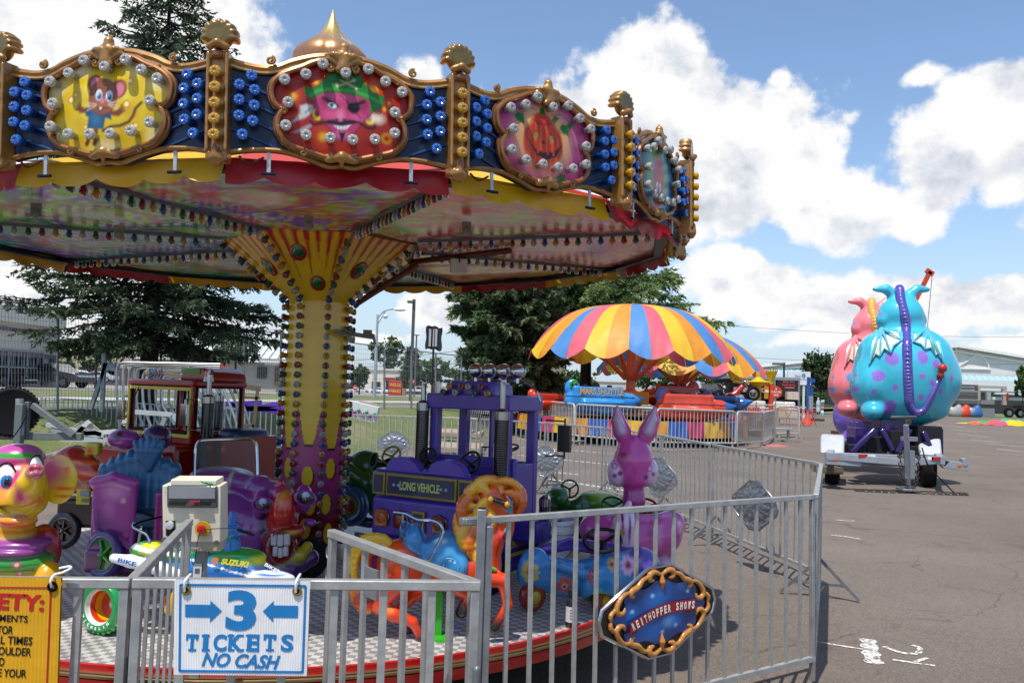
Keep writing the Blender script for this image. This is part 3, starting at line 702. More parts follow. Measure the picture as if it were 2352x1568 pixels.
for i in range(int((wx1-wx0)/.62)+1): mb.box((wx0+i*.62, -.1, wz-.55), (.06, .06, 1.1))
for i in range(int((wx1-wx0)/2.1)+1): mb.box((wx1-i*2.1, -.1, wz/2), (.1, .08, wz))
for z_ in (wz, wz-1.1): mb.box(((wx0+wx1)/2, -.1, z_), (wx1-wx0, .08, .1))
mb.build('frame', 'satin', w_)
mb = MB('#33302c'); mb.box((-1.2, -.2, wz-.5), (.5, .3, .3)); mb.build('wall_light', 'satin', st)
# low tan building
def boxbuilding(label, pxa, pxb, ytop, Y, z0, col, depth=12, bands=(), cat='building', name='building', roofcol=None, wins=()):
    a = at(pxa, 880, Y); b = at(pxb, 880, Y); zt = at((pxa+pxb)/2, ytop, Y).z
    t = thing(name, label, cat, ((a.x+b.x)/2, Y+depth/2, z0)); w = b.x-a.x; h = zt-z0
    MB(col).box((0, 0, h/2-.3), (w, depth, h+.6)).build('wall', 'brickwall', t)
    MB(roofcol or '#cfcac0').box((0, 0, h+.02), (w+.4, depth+.4, h*.07)).build('roof_edge', 'brickwall', t)
    for (u0, u1, f0, f1, cl, nm) in wins:
        MB(cl).box((-w/2+w*(u0+u1)/2, -depth/2-.05, h*(f0+f1)/2), (w*(u1-u0), .2, h*(f1-f0))).build(nm, 'window' if nm in ('window', 'door') else 'satin', t)
    return t
boxbuilding('low tan building with brown brick base behind the white parked car', 128, 300, 808, 115, .1, '#a59c86', wins=((.3, .95, .0, .55, '#5d4d44', 'brick_base'), (.35, .5, .2, .45, '#1d1f22', 'window'), (.6, .78, .2, .45, '#1d1f22', 'window')))
boxbuilding('flat roofed white bank building behind the red sign', 838, 1000, 850, 125, -.3, '#d8d0c2', wins=((.1, .22, .1, .55, '#2b3036', 'window'), (.30, .38, .05, .6, '#2b3036', 'door'), (.7, .8, .1, .55, '#2b3036', 'window'), (.26, .42, .62, .72, '#8a3030', 'fascia_sign')))
boxbuilding('brown and tan building behind the dense spruce', 1205, 1300, 812, 75, 0, '#8d847a', wins=((.0, .55, .0, .3, '#6a4028', 'brick_base'), (.58, .95, .1, .5, '#1d1f22', 'window')))
boxbuilding('long low pale shopping building under the umbrella canopies', 1290, 1800, 880, 160, -.4, '#b9b4aa', wins=((.1, .3, .1, .6, '#30343a', 'window'), (.4, .6, .1, .6, '#30343a', 'window'), (.7, .9, .1, .6, '#30343a', 'window')))
# white ribbed roof building
Y = 78; a = at(300, 880, Y); b = at(700, 880, Y); rb = thing('pavilion_building', 'long low building with a white ribbed metal hip roof', 'building', ((a.x+b.x)/2, Y+8, .1)); w = b.x-a.x
ze = at(560, 822, Y).z-.1; zr = at(560, 782, Y).z-.1+.6
MB('#a9a49b').box((0, 0, ze/2-.3), (w, 15, ze+.6)).build('wall', 'brickwall', rb)
def ribroof(mb, w, d, z0, z1, inset, cx=0, cy=0):
    A = [(-w/2, -d/2, z0), (w/2, -d/2, z0), (w/2, d/2, z0), (-w/2, d/2, z0), (-w/2+inset, 0, z1), (w/2-inset, 0, z1)]
    mb.add([(x+cx, y+cy, z) for x, y, z in A], [(0, 1, 5, 4), (1, 2, 5), (2, 3, 4, 5), (3, 0, 4), (0, 3, 2, 1)])
    n_ = int(w/.8)
    for i in range(n_+1):
        x = -w/2+i*w/n_; t = min(1, min(x+w/2, w/2-x)/inset); 
        mb.beam((x+cx, -d/2+cy, z0+.03), (x+cx, -d/2*(1-t)+cy, z0+(z1-z0)*t+.05), .09, .12, col='#8f979c')
mb = MB('#d9dcdc'); ribroof(mb, w+1.5, 17, ze, zr+1.6, 8); mb.build('roof', 'satin', rb)
mb = MB('#d9dcdc'); q = at(505, 733, Y); ribroof(mb, 9.5, 9, ze+1.5, q.z-.1, 4.6, cx=q.x-(a.x+b.x)/2, cy=1); mb.build('upper_roof', 'satin', rb)
MB('#d0d0cc').box((0, -8.3, ze-.2), (w+1.6, .3, .35)).build('gutter', 'satin', rb)
for px0, px1, y0_, y1_, cl, nm in ((630, 690, 845, 885, '#5a4634', 'entrance'), (590, 612, 843, 868, '#23282c', 'window'), (480, 505, 848, 868, '#23282c', 'window'), (608, 640, 833, 838, '#e8e8e8', 'wall_sign'), (655, 663, 848, 872, '#c8a070', 'poster')):
    c0_ = at(px0, y1_, Y+.3); c1_ = at(px1, y0_, Y+.3); o0 = Vector(rb.location)
    MB(cl).box(((c0_.x+c1_.x)/2-o0.x, -7.62, (c0_.z+c1_.z)/2-.1), (c1_.x-c0_.x, .3, abs(c1_.z-c0_.z))).build(nm, 'satin', rb)
# grey pedimented store at right
Y = 128; ap = at(2211, 797, Y); z_e = at(2211, 862, Y).z; gb = thing('pediment_building', 'grey store with a broad white pediment and blue metal eave', 'building', (ap.x, Y+10, 0)); kx = S(Y)
hw_ = 33.; mb = MB('#d4d2ce'); mb.add([(-hw_, -8, z_e), (hw_, -8, z_e), (0, -8, ap.z), (-hw_, 8, z_e), (hw_, 8, z_e), (0, 8, ap.z)], [(0, 1, 2), (3, 5, 4), (0, 3, 4, 1)]); mb.build('gable_wall', 'brickwall', gb)
mb = MB('#e6e4e0')
for sx in (-1, 1):
    mb.beam((0, -8.3, ap.z+.25), (sx*(hw_+1.5), -8.3, z_e+.05), 1.2, .42); mb.beam((0, -8.15, ap.z-.55), (sx*(hw_-3), -8.15, z_e-.15), .5, .25)
    mb.beam((0, 0, ap.z+.3), (sx*(hw_+1.5), 0, z_e+.1), 17, .25, up=(0, 0, 1))
mb.build('roof', 'matte', gb)
mb = MB('#e4e2de'); arc = [(math.cos(a_)*5.2, math.sin(a_)*3.3) for a_ in np.linspace(0, math.pi, 17)]
mb.tube([(x, -8.1, z_e+1.2+z) for x, z in arc], .14, 5); mb.beam((-5.4, -8.1, z_e+1.2), (5.4, -8.1, z_e+1.2), .25); mb.beam((0, -8.1, z_e+1.2), (0, -8.1, z_e+4.5), .25)
for sx in (-1, 1): mb.beam((0, -8.1, z_e+1.2), (sx*3.6, -8.1, z_e+3.6), .2)
mb.build('fan_moulding', 'satin', gb)
mb = MB('#8fb4d0'); mb.add([(-hw_-1, -8.5, z_e+.1), (hw_+9, -8.5, z_e+.1), (hw_+9, -9.5, z_e-.6), (-hw_-1, -9.5, z_e-.6)], [(0, 1, 2, 3), (3, 2, 1, 0)])
for i in range(70): mb.beam((-hw_+i, -8.52, z_e+.14), (-hw_+i, -9.5, z_e-.55), .08, .06, col='#d6e4ee')
mb.build('metal_eave', 'satin', gb)
MB('#d5d7db').box((2, -9.6, z_e-1.3), (2*hw_+12, .4, 1.4)).build('fascia', 'satin', gb)
MB('#6d6d70').box((2, 1, (z_e-2.2)/2), (2*hw_+10, 17, z_e-2.2)).build('wall', 'brickwall', gb)
for i in range(9):
    MB('#9a9a9c').box((-26+i*7.5, -9.9, (z_e-2.4)/2), (.55, .55, z_e-2.4)).build('column', 'satin', gb)
# ------------------------------------------------------------------ parked cars
def car(px, pyb, Y, wpx, col, label, z0=None, group='cars parked in the far lots', rz=0., kind='sedan', name='parked_car'):
    b = at(px, pyb, Y); z0 = b.z if z0 is None else z0; Lc = wpx*S(Y); k = Lc/4.6
    t = thing(name, label, 'car', (b.x, Y, z0), rz, group)
    if kind == 'sedan': pro = [(-2.3, .35), (-2.3, .75), (-1.9, .93), (-1.25, .98), (-.75, 1.38), (.45, 1.42), (1.1, 1.02), (2.1, .9), (2.3, .7), (2.3, .35)]; gl = [(-1.1, .98), (-.7, 1.32), (.42, 1.36), (.98, 1.0)]
    elif kind == 'suv': pro = [(-2.2, .45), (-2.2, 1.05), (-1.95, 1.75), (.5, 1.8), (1.05, 1.15), (2.1, 1.0), (2.2, .8), (2.2, .45)]; gl = [(-2.0, 1.1), (-1.85, 1.65), (.45, 1.68), (.9, 1.12)]
    else: pro = [(-2.6, .5), (-2.6, 1.0), (-.3, 1.0), (-.2, 1.7), (.9, 1.75), (1.4, 1.1), (2.5, 1.0), (2.6, .8), (2.6, .5)]; gl = [(-.1, 1.1), (-.1, 1.6), (.85, 1.65), (1.2, 1.1)]
    mb = MB(col); P = [(x*k, z*k) for x, z in pro]; mb.prism(P, -.88*k, .88*k); mb.build('body', 'carpaint', t, bevel=.07*k, seg=3)
    MB('#0d1114').prism([(x*k, z*k) for x, z in gl], -.895*k, .895*k).build('side_glass', 'window', t)
    for wx in (-1.4, 1.4):
        for sy in (-1, 1):
            mb = MB('#141414'); mb.lathe([(.0, -.12*k), (.34*k, -.12*k), (.34*k, .12*k), (0, .12*k)], (wx*k, sy*.8*k, .34*k), 18, axis=(0, 1, 0)); w_ = mb.build('wheel', 'rubber', t)
            MB('#a8acb0').lathe([(0, -.125*k), (.2*k, -.125*k), (.2*k, .125*k), (0, .125*k)], (wx*k, sy*.8*k, .34*k), 12, axis=(0, 1, 0)).build('rim', 'steel', w_)
    MB('#a01818').box((-2.27*k, 0, .78*k), (.1*k, 1.6*k, .13*k)).build('tail_light', 'gloss', t)
    MB('#dfe4e8').box((2.27*k, 0, .72*k), (.1*k, 1.5*k, .12*k)).build('headlight', 'gloss', t)
    return t
car(118, 889, 60, 175, '#3a3c40', 'dark grey sedan parked in front of the tan store', rz=-.15)
car(8, 892, 58, 135, '#0c0c0e', 'black off-road car with a rear spare wheel at the left edge', kind='suv', rz=-.1)
car(178, 879, 96, 95, '#c9cdd2', 'silver sedan parked beyond the mesh fence, nearer one')
car(228, 877, 110, 78, '#a3abb2', 'silver blue car partly behind the other silver sedan')
car(870, 903, 108, 44, '#e6e8ea', 'white sedan left of the red bank sign')
car(832, 901, 116, 36, '#c8ccd0', 'pale hatchback parked near the bushy green tree')
car(846, 899, 126, 34, '#c01a18', 'red car in front of the bank building')
car(815, 899, 118, 26, '#dcdee0', 'white car at the edge of the carousel column')
car(957, 904, 100, 46, '#d8dade', 'white pickup truck right of the red bank sign', kind='pickup')
car(1385, 908, 110, 50, '#d4d7da', 'silver car under the umbrella ride canopy')
car(1305, 905, 100, 40, '#e2e4e6', 'white car behind the umbrella ride beside the pine trunk')
# ------------------------------------------------------------------ signs, lamps, wires
def stopsign(px, py, Y, r, label, name='road_sign', grp='round no entry signs beyond the fence'):
    c = at(px, py, Y); z0 = gleft(Y)-.2; t = thing(name, label, 'sign', (c.x, Y, z0), 0, grp)
    MB('#b9bcc0').box((0, .04, (c.z-z0)/2), (.06, .04, c.z-z0)).build('pole', 'galv', t)
    rr = r*S(Y); mb = MB('#c22a2a'); mb.lathe([(rr, 0), (rr, .03)], (0, 0, c.z-z0), 8, axis=(0, -1, 0)); b_ = mb.build('sign_plate', 'satin', t, smooth=False)
    MB('#f0f0f0').box((0, -.05, c.z-z0), (rr*1.3, .02, rr*.28)).build('white_bar', 'satin', b_)
stopsign(514, 848, 45, 9, 'no entry sign on a pole in front of the white ribbed roof')
stopsign(369, 844, 50, 8, 'no entry sign partly behind the spruce branches')
stopsign(899, 877, 90, 7, 'no entry sign left of the red bank sign')
stopsign(946, 876, 92, 7, 'no entry sign right of the red bank sign')
stopsign(816, 890, 80, 6, 'stop sign beside the carousel column bulbs')
c = at(908, 888, 88); t = thing('bank_sign', 'red monument sign with yellow bank lettering', 'sign', (c.x, 88, gleft(88)-.4))
k = S(88); h = at(908, 874, 88).z-(gleft(88)-.4)
MB('#b01c22').box((0, 0, h/2), (30*k, .5, h)).build('sign_board', 'satin', t, bevel=.04)
mb = MB('#8d7a5c'); mb.box((20*k, .1, h*.3), (9*k, .5, h*.6)); mb.build('stone_base', 'brickwall', t)
mb = MB(); mb.text('WELLS', facing((0, -.28, h*.78), (1, 0, 0), (0, -1, 0)), 7*k, 26*k, '#e9c03a', .02); mb.build('lettering', 'satin', t); mb = MB(); mb.text('FARGO', facing((0, -.28, h*.45), (1, 0, 0), (0, -1, 0)), 7*k, 26*k, '#e9c03a', .02); mb.build('lettering', 'satin', t)
def zg(Y, right=False): return 0 if right else gleft(Y)
def lamp(px, ytop, pyb, Y, label, style, arm=40, z0=None):
    z0 = gleft(Y)-.2 if z0 is None else z0; c = at(px, pyb, Y); tp = at(px+0, ytop, Y); t = thing('street_lamp', label, 'street lamp', (c.x, Y, z0)); h = tp.z-z0; k = S(Y)
    if style == 'cobra':
        MB('#b8bcc0').tube([(0, 0, 0), (0, 0, h)], [.13, .07], 10).build('pole', 'galv', t)
        mb = MB('#b8bcc0'); mb.tube(smoothcurve([(0, 0, h-10*k), (arm*.4*k, 0, h+8*k), (arm*k, 0, h+14*k)]), .05, 6); mb.tube(smoothcurve([(0, 0, h-24*k), (arm*.25*k, 0, h-8*k), (arm*.5*k, 0, h+9*k)]), .035, 6); mb.build('arm', 'galv', t)
        mb = MB('#d5d8da'); mb.ball(((arm+14)*k, 0, h+13*k), (15*k, 5*k, 4*k)); mb.build('lamp_head', 'satin', t)
        mb = MB('#c8ccd0'); mb.ball(((arm*.5)*k, 0, h-4*k), (6*k, 4*k, 5*k)); mb.build('small_lamp', 'satin', t)
    elif style == 'box':
        MB('#5a5c5e').box((0, 0, h/2), (.16, .16, h)).build('pole', 'galv', t); MB('#55585a').box((-arm*k*.5, 0, h-.15), (arm*k, .5, 5*k)).build('lamp_head', 'satin', t, bevel=.03)
    else:
        MB('#6a6c6e').box((0, 0, h/2), (.14, .14, h)).build('pole', 'galv', t)
        for sx in (-1, 1): MB('#6a6c6e').box((sx*arm*k*.5, 0, h-.05), (arm*k*.9, .3, 2.2*k)).build('lamp_head', 'satin', t)
    return t
lamp(860, 722, 905, 52, 'tall silver street lamp with a curved arm right of the column', 'cobra', 36)
lamp(943, 687, 905, 46, 'dark square lamp post with a single box head', 'box', 15)
lamp(952, 768, 900, 80, 'small twin head lamp post behind the box headed one', 'twin', 7)
lamp(1800, 832, 915, 75, 'thin lamp post with one flat arm beside the second umbrella', 'box', 26, 0)
lamp(1654, 860, 915, 80, 'slim lamp post behind the black concession trailer', 'twin', 8, 0)
# covered sign
Y = 23; c = at(990, 955, Y); z0 = .7; t = thing('covered_sign', 'sign on a thin black pole wrapped in torn black plastic', 'sign', (c.x, Y, z0)); tp = at(990, 752, Y).z-z0; k = S(Y)
MB('#17181a').tube([(0, 0, 0), (0, 0, tp)], .03, 8).build('pole', 'satin', t)
mb = MB('#202022')
def F(u, v): return ((u-.5)*36*k*(1+.06*math.sin(v*9)), -.06-.03*math.sin(u*9+v*4), tp-51*k+v*53*k+2*k*math.sin(u*5)+1.5*k*math.sin(u*13))
mb.grid(F, 12, 10); mb.grid(lambda u, v: (F(u, v)[0], .05, F(u, v)[2]), 12, 10); mb.build('plastic_wrap', 'vinyl', t)
mb = MB('#a8a8aa')
for dx in (-8, 0, 6): mb.box((dx*k, -.12, tp-24*k), (5*k if dx else 3*k, .03, 40*k))
mb.build('light_tubes', 'satin', t)
def wire(label, a, b, r=.02, sag=.6, grp='overhead power lines'):
    mb = MB('#26282a'); P = [Vector(a).lerp(Vector(b), t)-Vector((0, 0, sag*4*t*(1-t))) for t in np.linspace(0, 1, 15)]; mb.tube(P, r, 4); mb.build('power_line', 'satin', label=label, cat='cable', group=grp)
for i, (y0_, y1_) in enumerate(((742, 772), (813, 832))):
    wire('thin black power line crossing the sky behind the dragons', at(1600, y0_, 90), at(2500, y1_, 100), .016)
wire('thin power line between the lamp posts and the spruce', at(800, 828, 70), at(1200, 784, 70), .02, .2, 'overhead power lines left')
wire('thin power line between the lamp posts and the spruce', at(800, 842, 70), at(1200, 822, 70), .02, .2, 'overhead power lines left')
# pylon far left
c = at(78, 700, 400); t = thing('pylon', 'distant lattice pylon on the horizon above the tan store', 'pylon', (c.x, 400, 0)); mb = MB('#7d858c'); zt = at(78, 695, 400).z
for sx in (-1, 1): mb.beam((sx*3, 0, 0), (sx*.8, 0, zt), .4)
for i, f in enumerate((.86, .93, 1.)): mb.beam((-7+i, 0, zt*f), (7-i, 0, zt*f), .4); mb.beam((-7+i, 0, zt*f), (0, 0, zt*(f-.04)), .3); mb.beam((7-i, 0, zt*f), (0, 0, zt*(f-.04)), .3)
mb.build('lattice', 'galv', t)
# ------------------------------------------------------------------ mesh fence on the bank
fp = [(-140, 672, 955, 14.2), (133, 707, 942, 16.8), (275+95, 735, 941, 19.0), (447+20, 748, 942, 20.5), (560, 757, 943, 21.6), (645, 765, 944, 22.6), (793, 785, 945, 24.4), (883, 797, 946, 25.8), (945, 804, 948, 26.9), (1001, 811, 950, 27.9), (1060, 817, 951, 29.0), (1102, 822, 953, 29.8)]
P = [(at(x, yt, Y), at(x, yb, Y)) for x, yt, yb, Y in fp]
for i in range(len(P)-1):
    (a1, a0), (b1, b0) = P[i], P[i+1]
    t = thing('mesh_fence_panel', 'tall grey wire mesh fence panel standing on the grass bank', 'fence', a0, 0, 'tall wire mesh fence along the bank')
    L_ = lambda p: Vector(p)-a0
    mb = MB('#8b9095'); mb.tube([L_(a0)-Vector((0, 0, .12)), L_(a1)], .03, 6); mb.build('post', 'galv', t)
    for q0, q1 in ((a1, b1), (a0, b0)): mb = MB('#8b9095'); mb.tube([L_(q0), L_(q1)], .019, 5); mb.build('rail', 'galv', t)
    mb = MB('#9aa0a4'); W_ = (b0-a0).length; n_ = int(W_/.075)
    for j in range(1, n_): u = j/n_; mb.beam(L_(a0.lerp(b0, u)), L_(a1.lerp(b1, u)), .0055)
    for j in range(1, 14): u = j/14; mb.beam(L_(a0.lerp(a1, u)), L_(b0.lerp(b1, u)), .005)
    mb.build('wire_mesh', 'galv', t)
# ------------------------------------------------------------------ the carousel
CC = at(727, 876, 5.87); RZ = -math.atan2(CC.x, CC.y)
car_ = thing('carousel', 'big carousel with painted panels, red and yellow canopy and yellow column', 'carousel', (CC.x, CC.y, 0), RZ)
OFF = Matrix.Rotation(-RZ, 3, 'Z') @ Vector((.07, -.17, 0))
TILT = Matrix.Translation(OFF) @ Matrix.Translation((0, 0, 2.53)) @ Matrix.Rotation(-math.atan(.027), 4, 'Y') @ Matrix.Rotation(math.atan(.012), 4, 'X') @ Matrix.Translation((0, 0, -2.55))
def pol(phi, r, z=0): a = R(phi); return Vector((r*math.sin(a), -r*math.cos(a), z))
def put(o, phi, r, z, tilt=True, sc=(1, 1, 1, 1)):
    M = Matrix.Translation(pol(phi, r, z)) @ Matrix.Rotation(R(phi), 4, 'Z') @ Matrix.Diagonal(sc); o.matrix_local = (TILT @ M) if tilt else M; return o
DZ = .41; PR = 2.33
GOLD = '#a87838'; GOLD2 = '#80522a'
# deck material: tread plate with alternate bright pads
def deckmat():
    m = bpy.data.materials.new('deck'); m.use_nodes = True; nt = m.node_tree; N = nt.nodes; L = nt.links; b = N['Principled BSDF']
    tc = N.new('ShaderNodeTexCoord'); mp = N.new('ShaderNodeMapping'); mp.inputs['Rotation'].default_value = (0, 0, .35); L.new(tc.outputs['Object'], mp.inputs[0])
    ck = N.new('ShaderNodeTexChecker'); ck.inputs['Scale'].default_value = 26; L.new(mp.outputs[0], ck.inputs['Vector'])
    mp2 = N.new('ShaderNodeMapping'); mp2.inputs['Rotation'].default_value = (0, 0, .35); mp2.inputs['Scale'].default_value = (1, 1, 0); L.new(tc.outputs['Object'], mp2.inputs[0]); L.new(mp2.outputs[0], ck.inputs['Vector'])
    wv = N.new('ShaderNodeTexWave'); wv.inputs['Scale'].default_value = 40; wv.inputs['Distortion'].default_value = .5; L.new(mp2.outputs[0], wv.inputs[0])
    nz = N.new('ShaderNodeTexNoise'); nz.inputs['Scale'].default_value = 3; nz.inputs['Detail'].default_value = 6; L.new(tc.outputs['Object'], nz.inputs['Vector'])
    mx = N.new('ShaderNodeMixRGB'); L.new(ck.outputs['Fac'], mx.inputs[0]); mx.inputs[1].default_value = (.34, .325, .31, 1); mx.inputs[2].default_value = (.68, .66, .63, 1)
    mr = N.new('ShaderNodeMapRange'); mr.inputs['From Min'].default_value = .3; mr.inputs['From Max'].default_value = .7; mr.inputs['To Min'].default_value = .7; mr.inputs['To Max'].default_value = 1.25; L.new(nz.outputs[0], mr.inputs[0])
    s = N.new('ShaderNodeVectorMath'); s.operation = 'SCALE'; L.new(mx.outputs[0], s.inputs[0]); L.new(mr.outputs[0], s.inputs['Scale']); L.new(s.outputs[0], b.inputs['Base Color'])
    b.inputs['Metallic'].default_value = .3; b.inputs['Roughness'].default_value = .42
    bp = N.new('ShaderNodeBump'); bp.inputs['Strength'].default_value = .5; bp.inputs['Distance'].default_value = .004; L.new(wv.outputs['Fac'], bp.inputs['Height']); L.new(bp.outputs[0], b.inputs['Normal'])
    MATS['deck'] = m
deckmat()
MB().lathe([(.15, DZ-.01), (PR-.012, DZ-.01), (PR-.012, DZ), (.15, DZ)], n=128, caps=False).build('deck', 'deck', car_)
MB('#b51414').lathe([(PR-.02, DZ-.115), (PR+.0, DZ-.11), (PR+.012, DZ-.055), (PR-.006, DZ-.052), (PR-.004, DZ-.022), (PR, DZ+.004), (PR-.016, DZ+.006)], n=128, caps=False).build('skirt', 'gloss', car_)
MB('#b9a37c').lathe([(PR-.01, DZ-.051), (PR+.014, DZ-.048), (PR+.017, DZ-.036), (PR+.008, DZ-.031), (PR+.014, DZ-.026), (PR-.008, DZ-.023)], n=128, caps=False).build('trim_band', 'steel', car_)
mb = MB('#17130f'); mb.lathe([(1.7, .08), (1.9, .1), (1.95, DZ-.06), (1.7, DZ-.03)], n=64, caps=False)
for i in range(16): a = R(i*22.5); mb.beam((math.sin(a)*.3, -math.cos(a)*.3, DZ-.07), (math.sin(a)*2.25, -math.cos(a)*2.25, DZ-.07), .06, .09)
mb.build('underframe', 'rusty', car_)
# ---- column and funnel (octagon with edges at 13+45k)
ZT = 2.585
def colcolor(V, _):
    return V
def octo(zs, rs, name, painter, sub=14):
    vs = []; cs = []; fs = []; n = 8*sub
    for z, r in zip(zs, rs):
        for k in range(8):
            a0 = pol(13+45*k, r); a1 = pol(13+45*(k+1), r)
            for j in range(sub):
                p = a0.lerp(a1, j/sub); vs.append((p.x, p.y, z)); cs.append(painter(k, j/sub, z, r))
    for i in range(len(zs)-1):
        for k in range(n): fs.append((i*n+k, i*n+(k+1) % n, (i+1)*n+(k+1) % n, (i+1)*n+k))
    me = bpy.data.meshes.new(name); me.from_pydata(vs, [], fs); a = me.attributes.new('Col', 'FLOAT_COLOR', 'POINT'); arr = np.ones((len(vs), 4), np.float32); arr[:, :3] = np.array(cs); a.data.foreach_set('color', arr.ravel())
    me.shade_smooth(); me.set_sharp_from_angle(angle=R(25)); me.materials.append(MATS['gloss']); o = bpy.data.objects.new(name, me); link(o, car_); return o
def mixc_(a, b, t): t = max(0, min(1, t)); return tuple(x+(y-x)*t for x, y in zip(a, b))
YEL = hx('#dcb81c'); PNK = hx('#a83a7a'); RED = hx('#7a0c18'); DRK = hx('#180508'); REDL = hx('#b3361a')
def pcol(k, u, z, r):
    e = min(u, 1-u)   # distance to the strip edge 0..0.5
    lim = 1.40-.24*math.sin(min(1, e/.36)*math.pi/2)**2+.03*math.sin(k*2.1)
    base = YEL if z > lim else PNK
    if abs(z-lim) < .018: base = DRK
    if z < lim:
        base = mixc_(PNK, RED, (1.02-z)/.35); 
        for uc, zc in ((.5, 1.04-.05*(k % 2)), (.35+.3*(k % 2), .80), (.5, .60+.04*(k % 3))):
            dx = (u-uc)*.155; dz_ = z-zc; d = math.hypot(dx/.034, dz_/.068)
            d2 = math.hypot((dx-.008)/.036, (dz_+.010)/.072)
            if d < 1: base = YEL
            elif d2 < 1: base = RED if dz_ < -.03 else DRK
    return base
octo(list(np.linspace(DZ-.005, 2.185, 200)), [.213+.012*(1-t) for t in np.linspace(0, 1, 200)], 'column', pcol, 30)
def fcol(k, u, z, r):
    t = (z-2.19)/(ZT-2.19); n_ = 7
    x = (u*n_) % 1; L_ = .35+.4*((int(u*n_)*37+k*11) % 5)/5; w = .22*(t-(1-L_))/L_
    c = YEL
    if t > 1-L_ and abs(x-.5) < w: c = REDL
    elif t > 1-L_-.05 and abs(x-.5) < w+.1: c = mixc_(YEL, REDL, .45)
    if min(u, 1-u) < .05: c = mixc_(YEL, REDL, .25*t)
    return c
zs = np.linspace(2.185, ZT, 46)
octo(list(zs), [.213+.50*((z-2.185)/(ZT-2.185))**1.12 for z in zs], 'funnel', fcol, 40)
mb = MB('#1d1418'); mb.lathe([(.15, ZT+.0), (.735, ZT+.0), (.735, ZT+.03), (.15, ZT+.03)], n=8, caps=False); o = mb.build('funnel_rim', 'satin', car_, smooth=False); o.rotation_euler.z = R(13-90+45)
# gems
def fun_r(z): return .213+.50*((z-2.185)/(ZT-2.185))**1.12
for k in (-2, -1, 0, 1, 2):
    for u, z, sx, sz in (((.34, 2.475, .045, .058), (.62, 2.30, .042, .055)) if k == -1 else ((.5, 2.40, .044, .066),)):
        a0 = pol(13+45*k, fun_r(z)); a1 = pol(13+45*(k+1), fun_r(z)); p = a0.lerp(a1, u); nph = 13+45*(k+.5)
        for nm, col, s_, off in (('gem_ring', '#8c1408', 1.22, -.006), ('gem', '#12641c', 1., 0)):
            mb = MB(col); mb.ball((0, 0, 0), (sx*s_, .02 if nm == 'gem' else .008, sz*s_), 20, 12)
            if nm == 'gem': 
                mb.c = [mixc_(hx('#0b5a18'), hx('#7ec87e'), max(0, (sum(mb.v[i].z for i in f)/len(f))/sz*.9-.25)) for f in mb.f]
            o = mb.build(nm, 'gloss', car_); q = p+Vector((0, 0, z-.008 if nm == 'gem_ring' else z)); o.matrix_local = Matrix.Translation(q) @ Matrix.Rotation(R(nph), 4, 'Z') @ Matrix.Rotation(R(44), 4, 'X')
# ---- bulbs
BC = {'yellow': '#c9960c', 'red': '#8c0a10', 'green': '#0a5a34', 'white': '#b8b4ac', 'blue': '#0c4f98', 'amber': '#f0b408', 'cobalt': '#1274e4', 'clear': '#d8d6d0'}
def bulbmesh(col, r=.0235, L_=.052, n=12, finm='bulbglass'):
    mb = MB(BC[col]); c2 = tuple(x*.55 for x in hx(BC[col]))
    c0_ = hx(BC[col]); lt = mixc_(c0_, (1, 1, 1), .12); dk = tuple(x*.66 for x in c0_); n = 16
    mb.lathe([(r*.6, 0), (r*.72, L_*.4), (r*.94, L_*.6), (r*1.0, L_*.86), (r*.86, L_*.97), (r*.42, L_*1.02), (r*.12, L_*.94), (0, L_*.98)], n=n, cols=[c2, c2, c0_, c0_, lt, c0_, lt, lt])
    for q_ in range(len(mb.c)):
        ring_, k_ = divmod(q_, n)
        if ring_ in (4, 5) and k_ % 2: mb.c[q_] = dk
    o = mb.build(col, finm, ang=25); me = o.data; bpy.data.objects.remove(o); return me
BM = {c: bulbmesh(c) for c in BC}
HB = {}
for c in BC:
    mb = MB(BC[c]); mb.lathe([(.012, 0), (.013, -.010), (.019, -.026), (.020, -.038), (.014, -.050), (0, -.054)], n=12, cols=[tuple(x*.6 for x in hx(BC[c]))]+[BC[c]]*5)
    o = mb.build(c, 'bulbglass'); HB[c] = o.data; bpy.data.objects.remove(o)
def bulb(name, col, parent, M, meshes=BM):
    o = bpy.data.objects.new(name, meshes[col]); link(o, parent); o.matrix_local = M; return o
def ydir(d):  # matrix with z along d
    return Vector((0, 0, 1)).rotation_difference(Vector(d)).to_matrix().to_4x4()
cyc = ['yellow', 'red', 'green', 'white', 'blue']
rest = MB()
def stuffbulb(mb, col, M, ms):
    me = ms[col]; n = len(mb.v); mb.v += [M @ v.co for v in me.vertices]
    at_ = me.attributes['Col'].data
    for p in me.polygons: mb.f.append([i+n for i in p.vertices]); mb.c.append(tuple(at_[p.loop_start].color)[:3])
colb = []
for k in range(8):
    ph = 13+45*k; d = pol(ph, 1)
    for i in range(27):
        z = 2.14-i*.0665
        if z < .5: continue
        M = Matrix.Translation(pol(ph, .21, z)) @ ydir(d)
        vis = abs(((ph+180) % 360)-180) < 100
        colb.append((vis, i, M, cyc[i % 5]))
    for i in range(8):
        z = 2.215+i*.047; rr = fun_r(z)
        dd = (d*.72+Vector((0, 0, -.69))).normalized(); M = Matrix.Translation(pol(ph, rr-.004, z)) @ ydir(dd)
        colb.append((abs(((ph+180) % 360)-180) < 100, -i, M, cyc[(4-i) % 5]))
n_ = 0
for vis, i, M, c in sorted(colb, key=lambda t: (not t[0], )):
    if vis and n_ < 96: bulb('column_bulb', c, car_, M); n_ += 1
    else: stuffbulb(rest, c, M, BM)
o = rest.build('column_bulbs_rest', 'bulbglass', car_, kind='stuff')
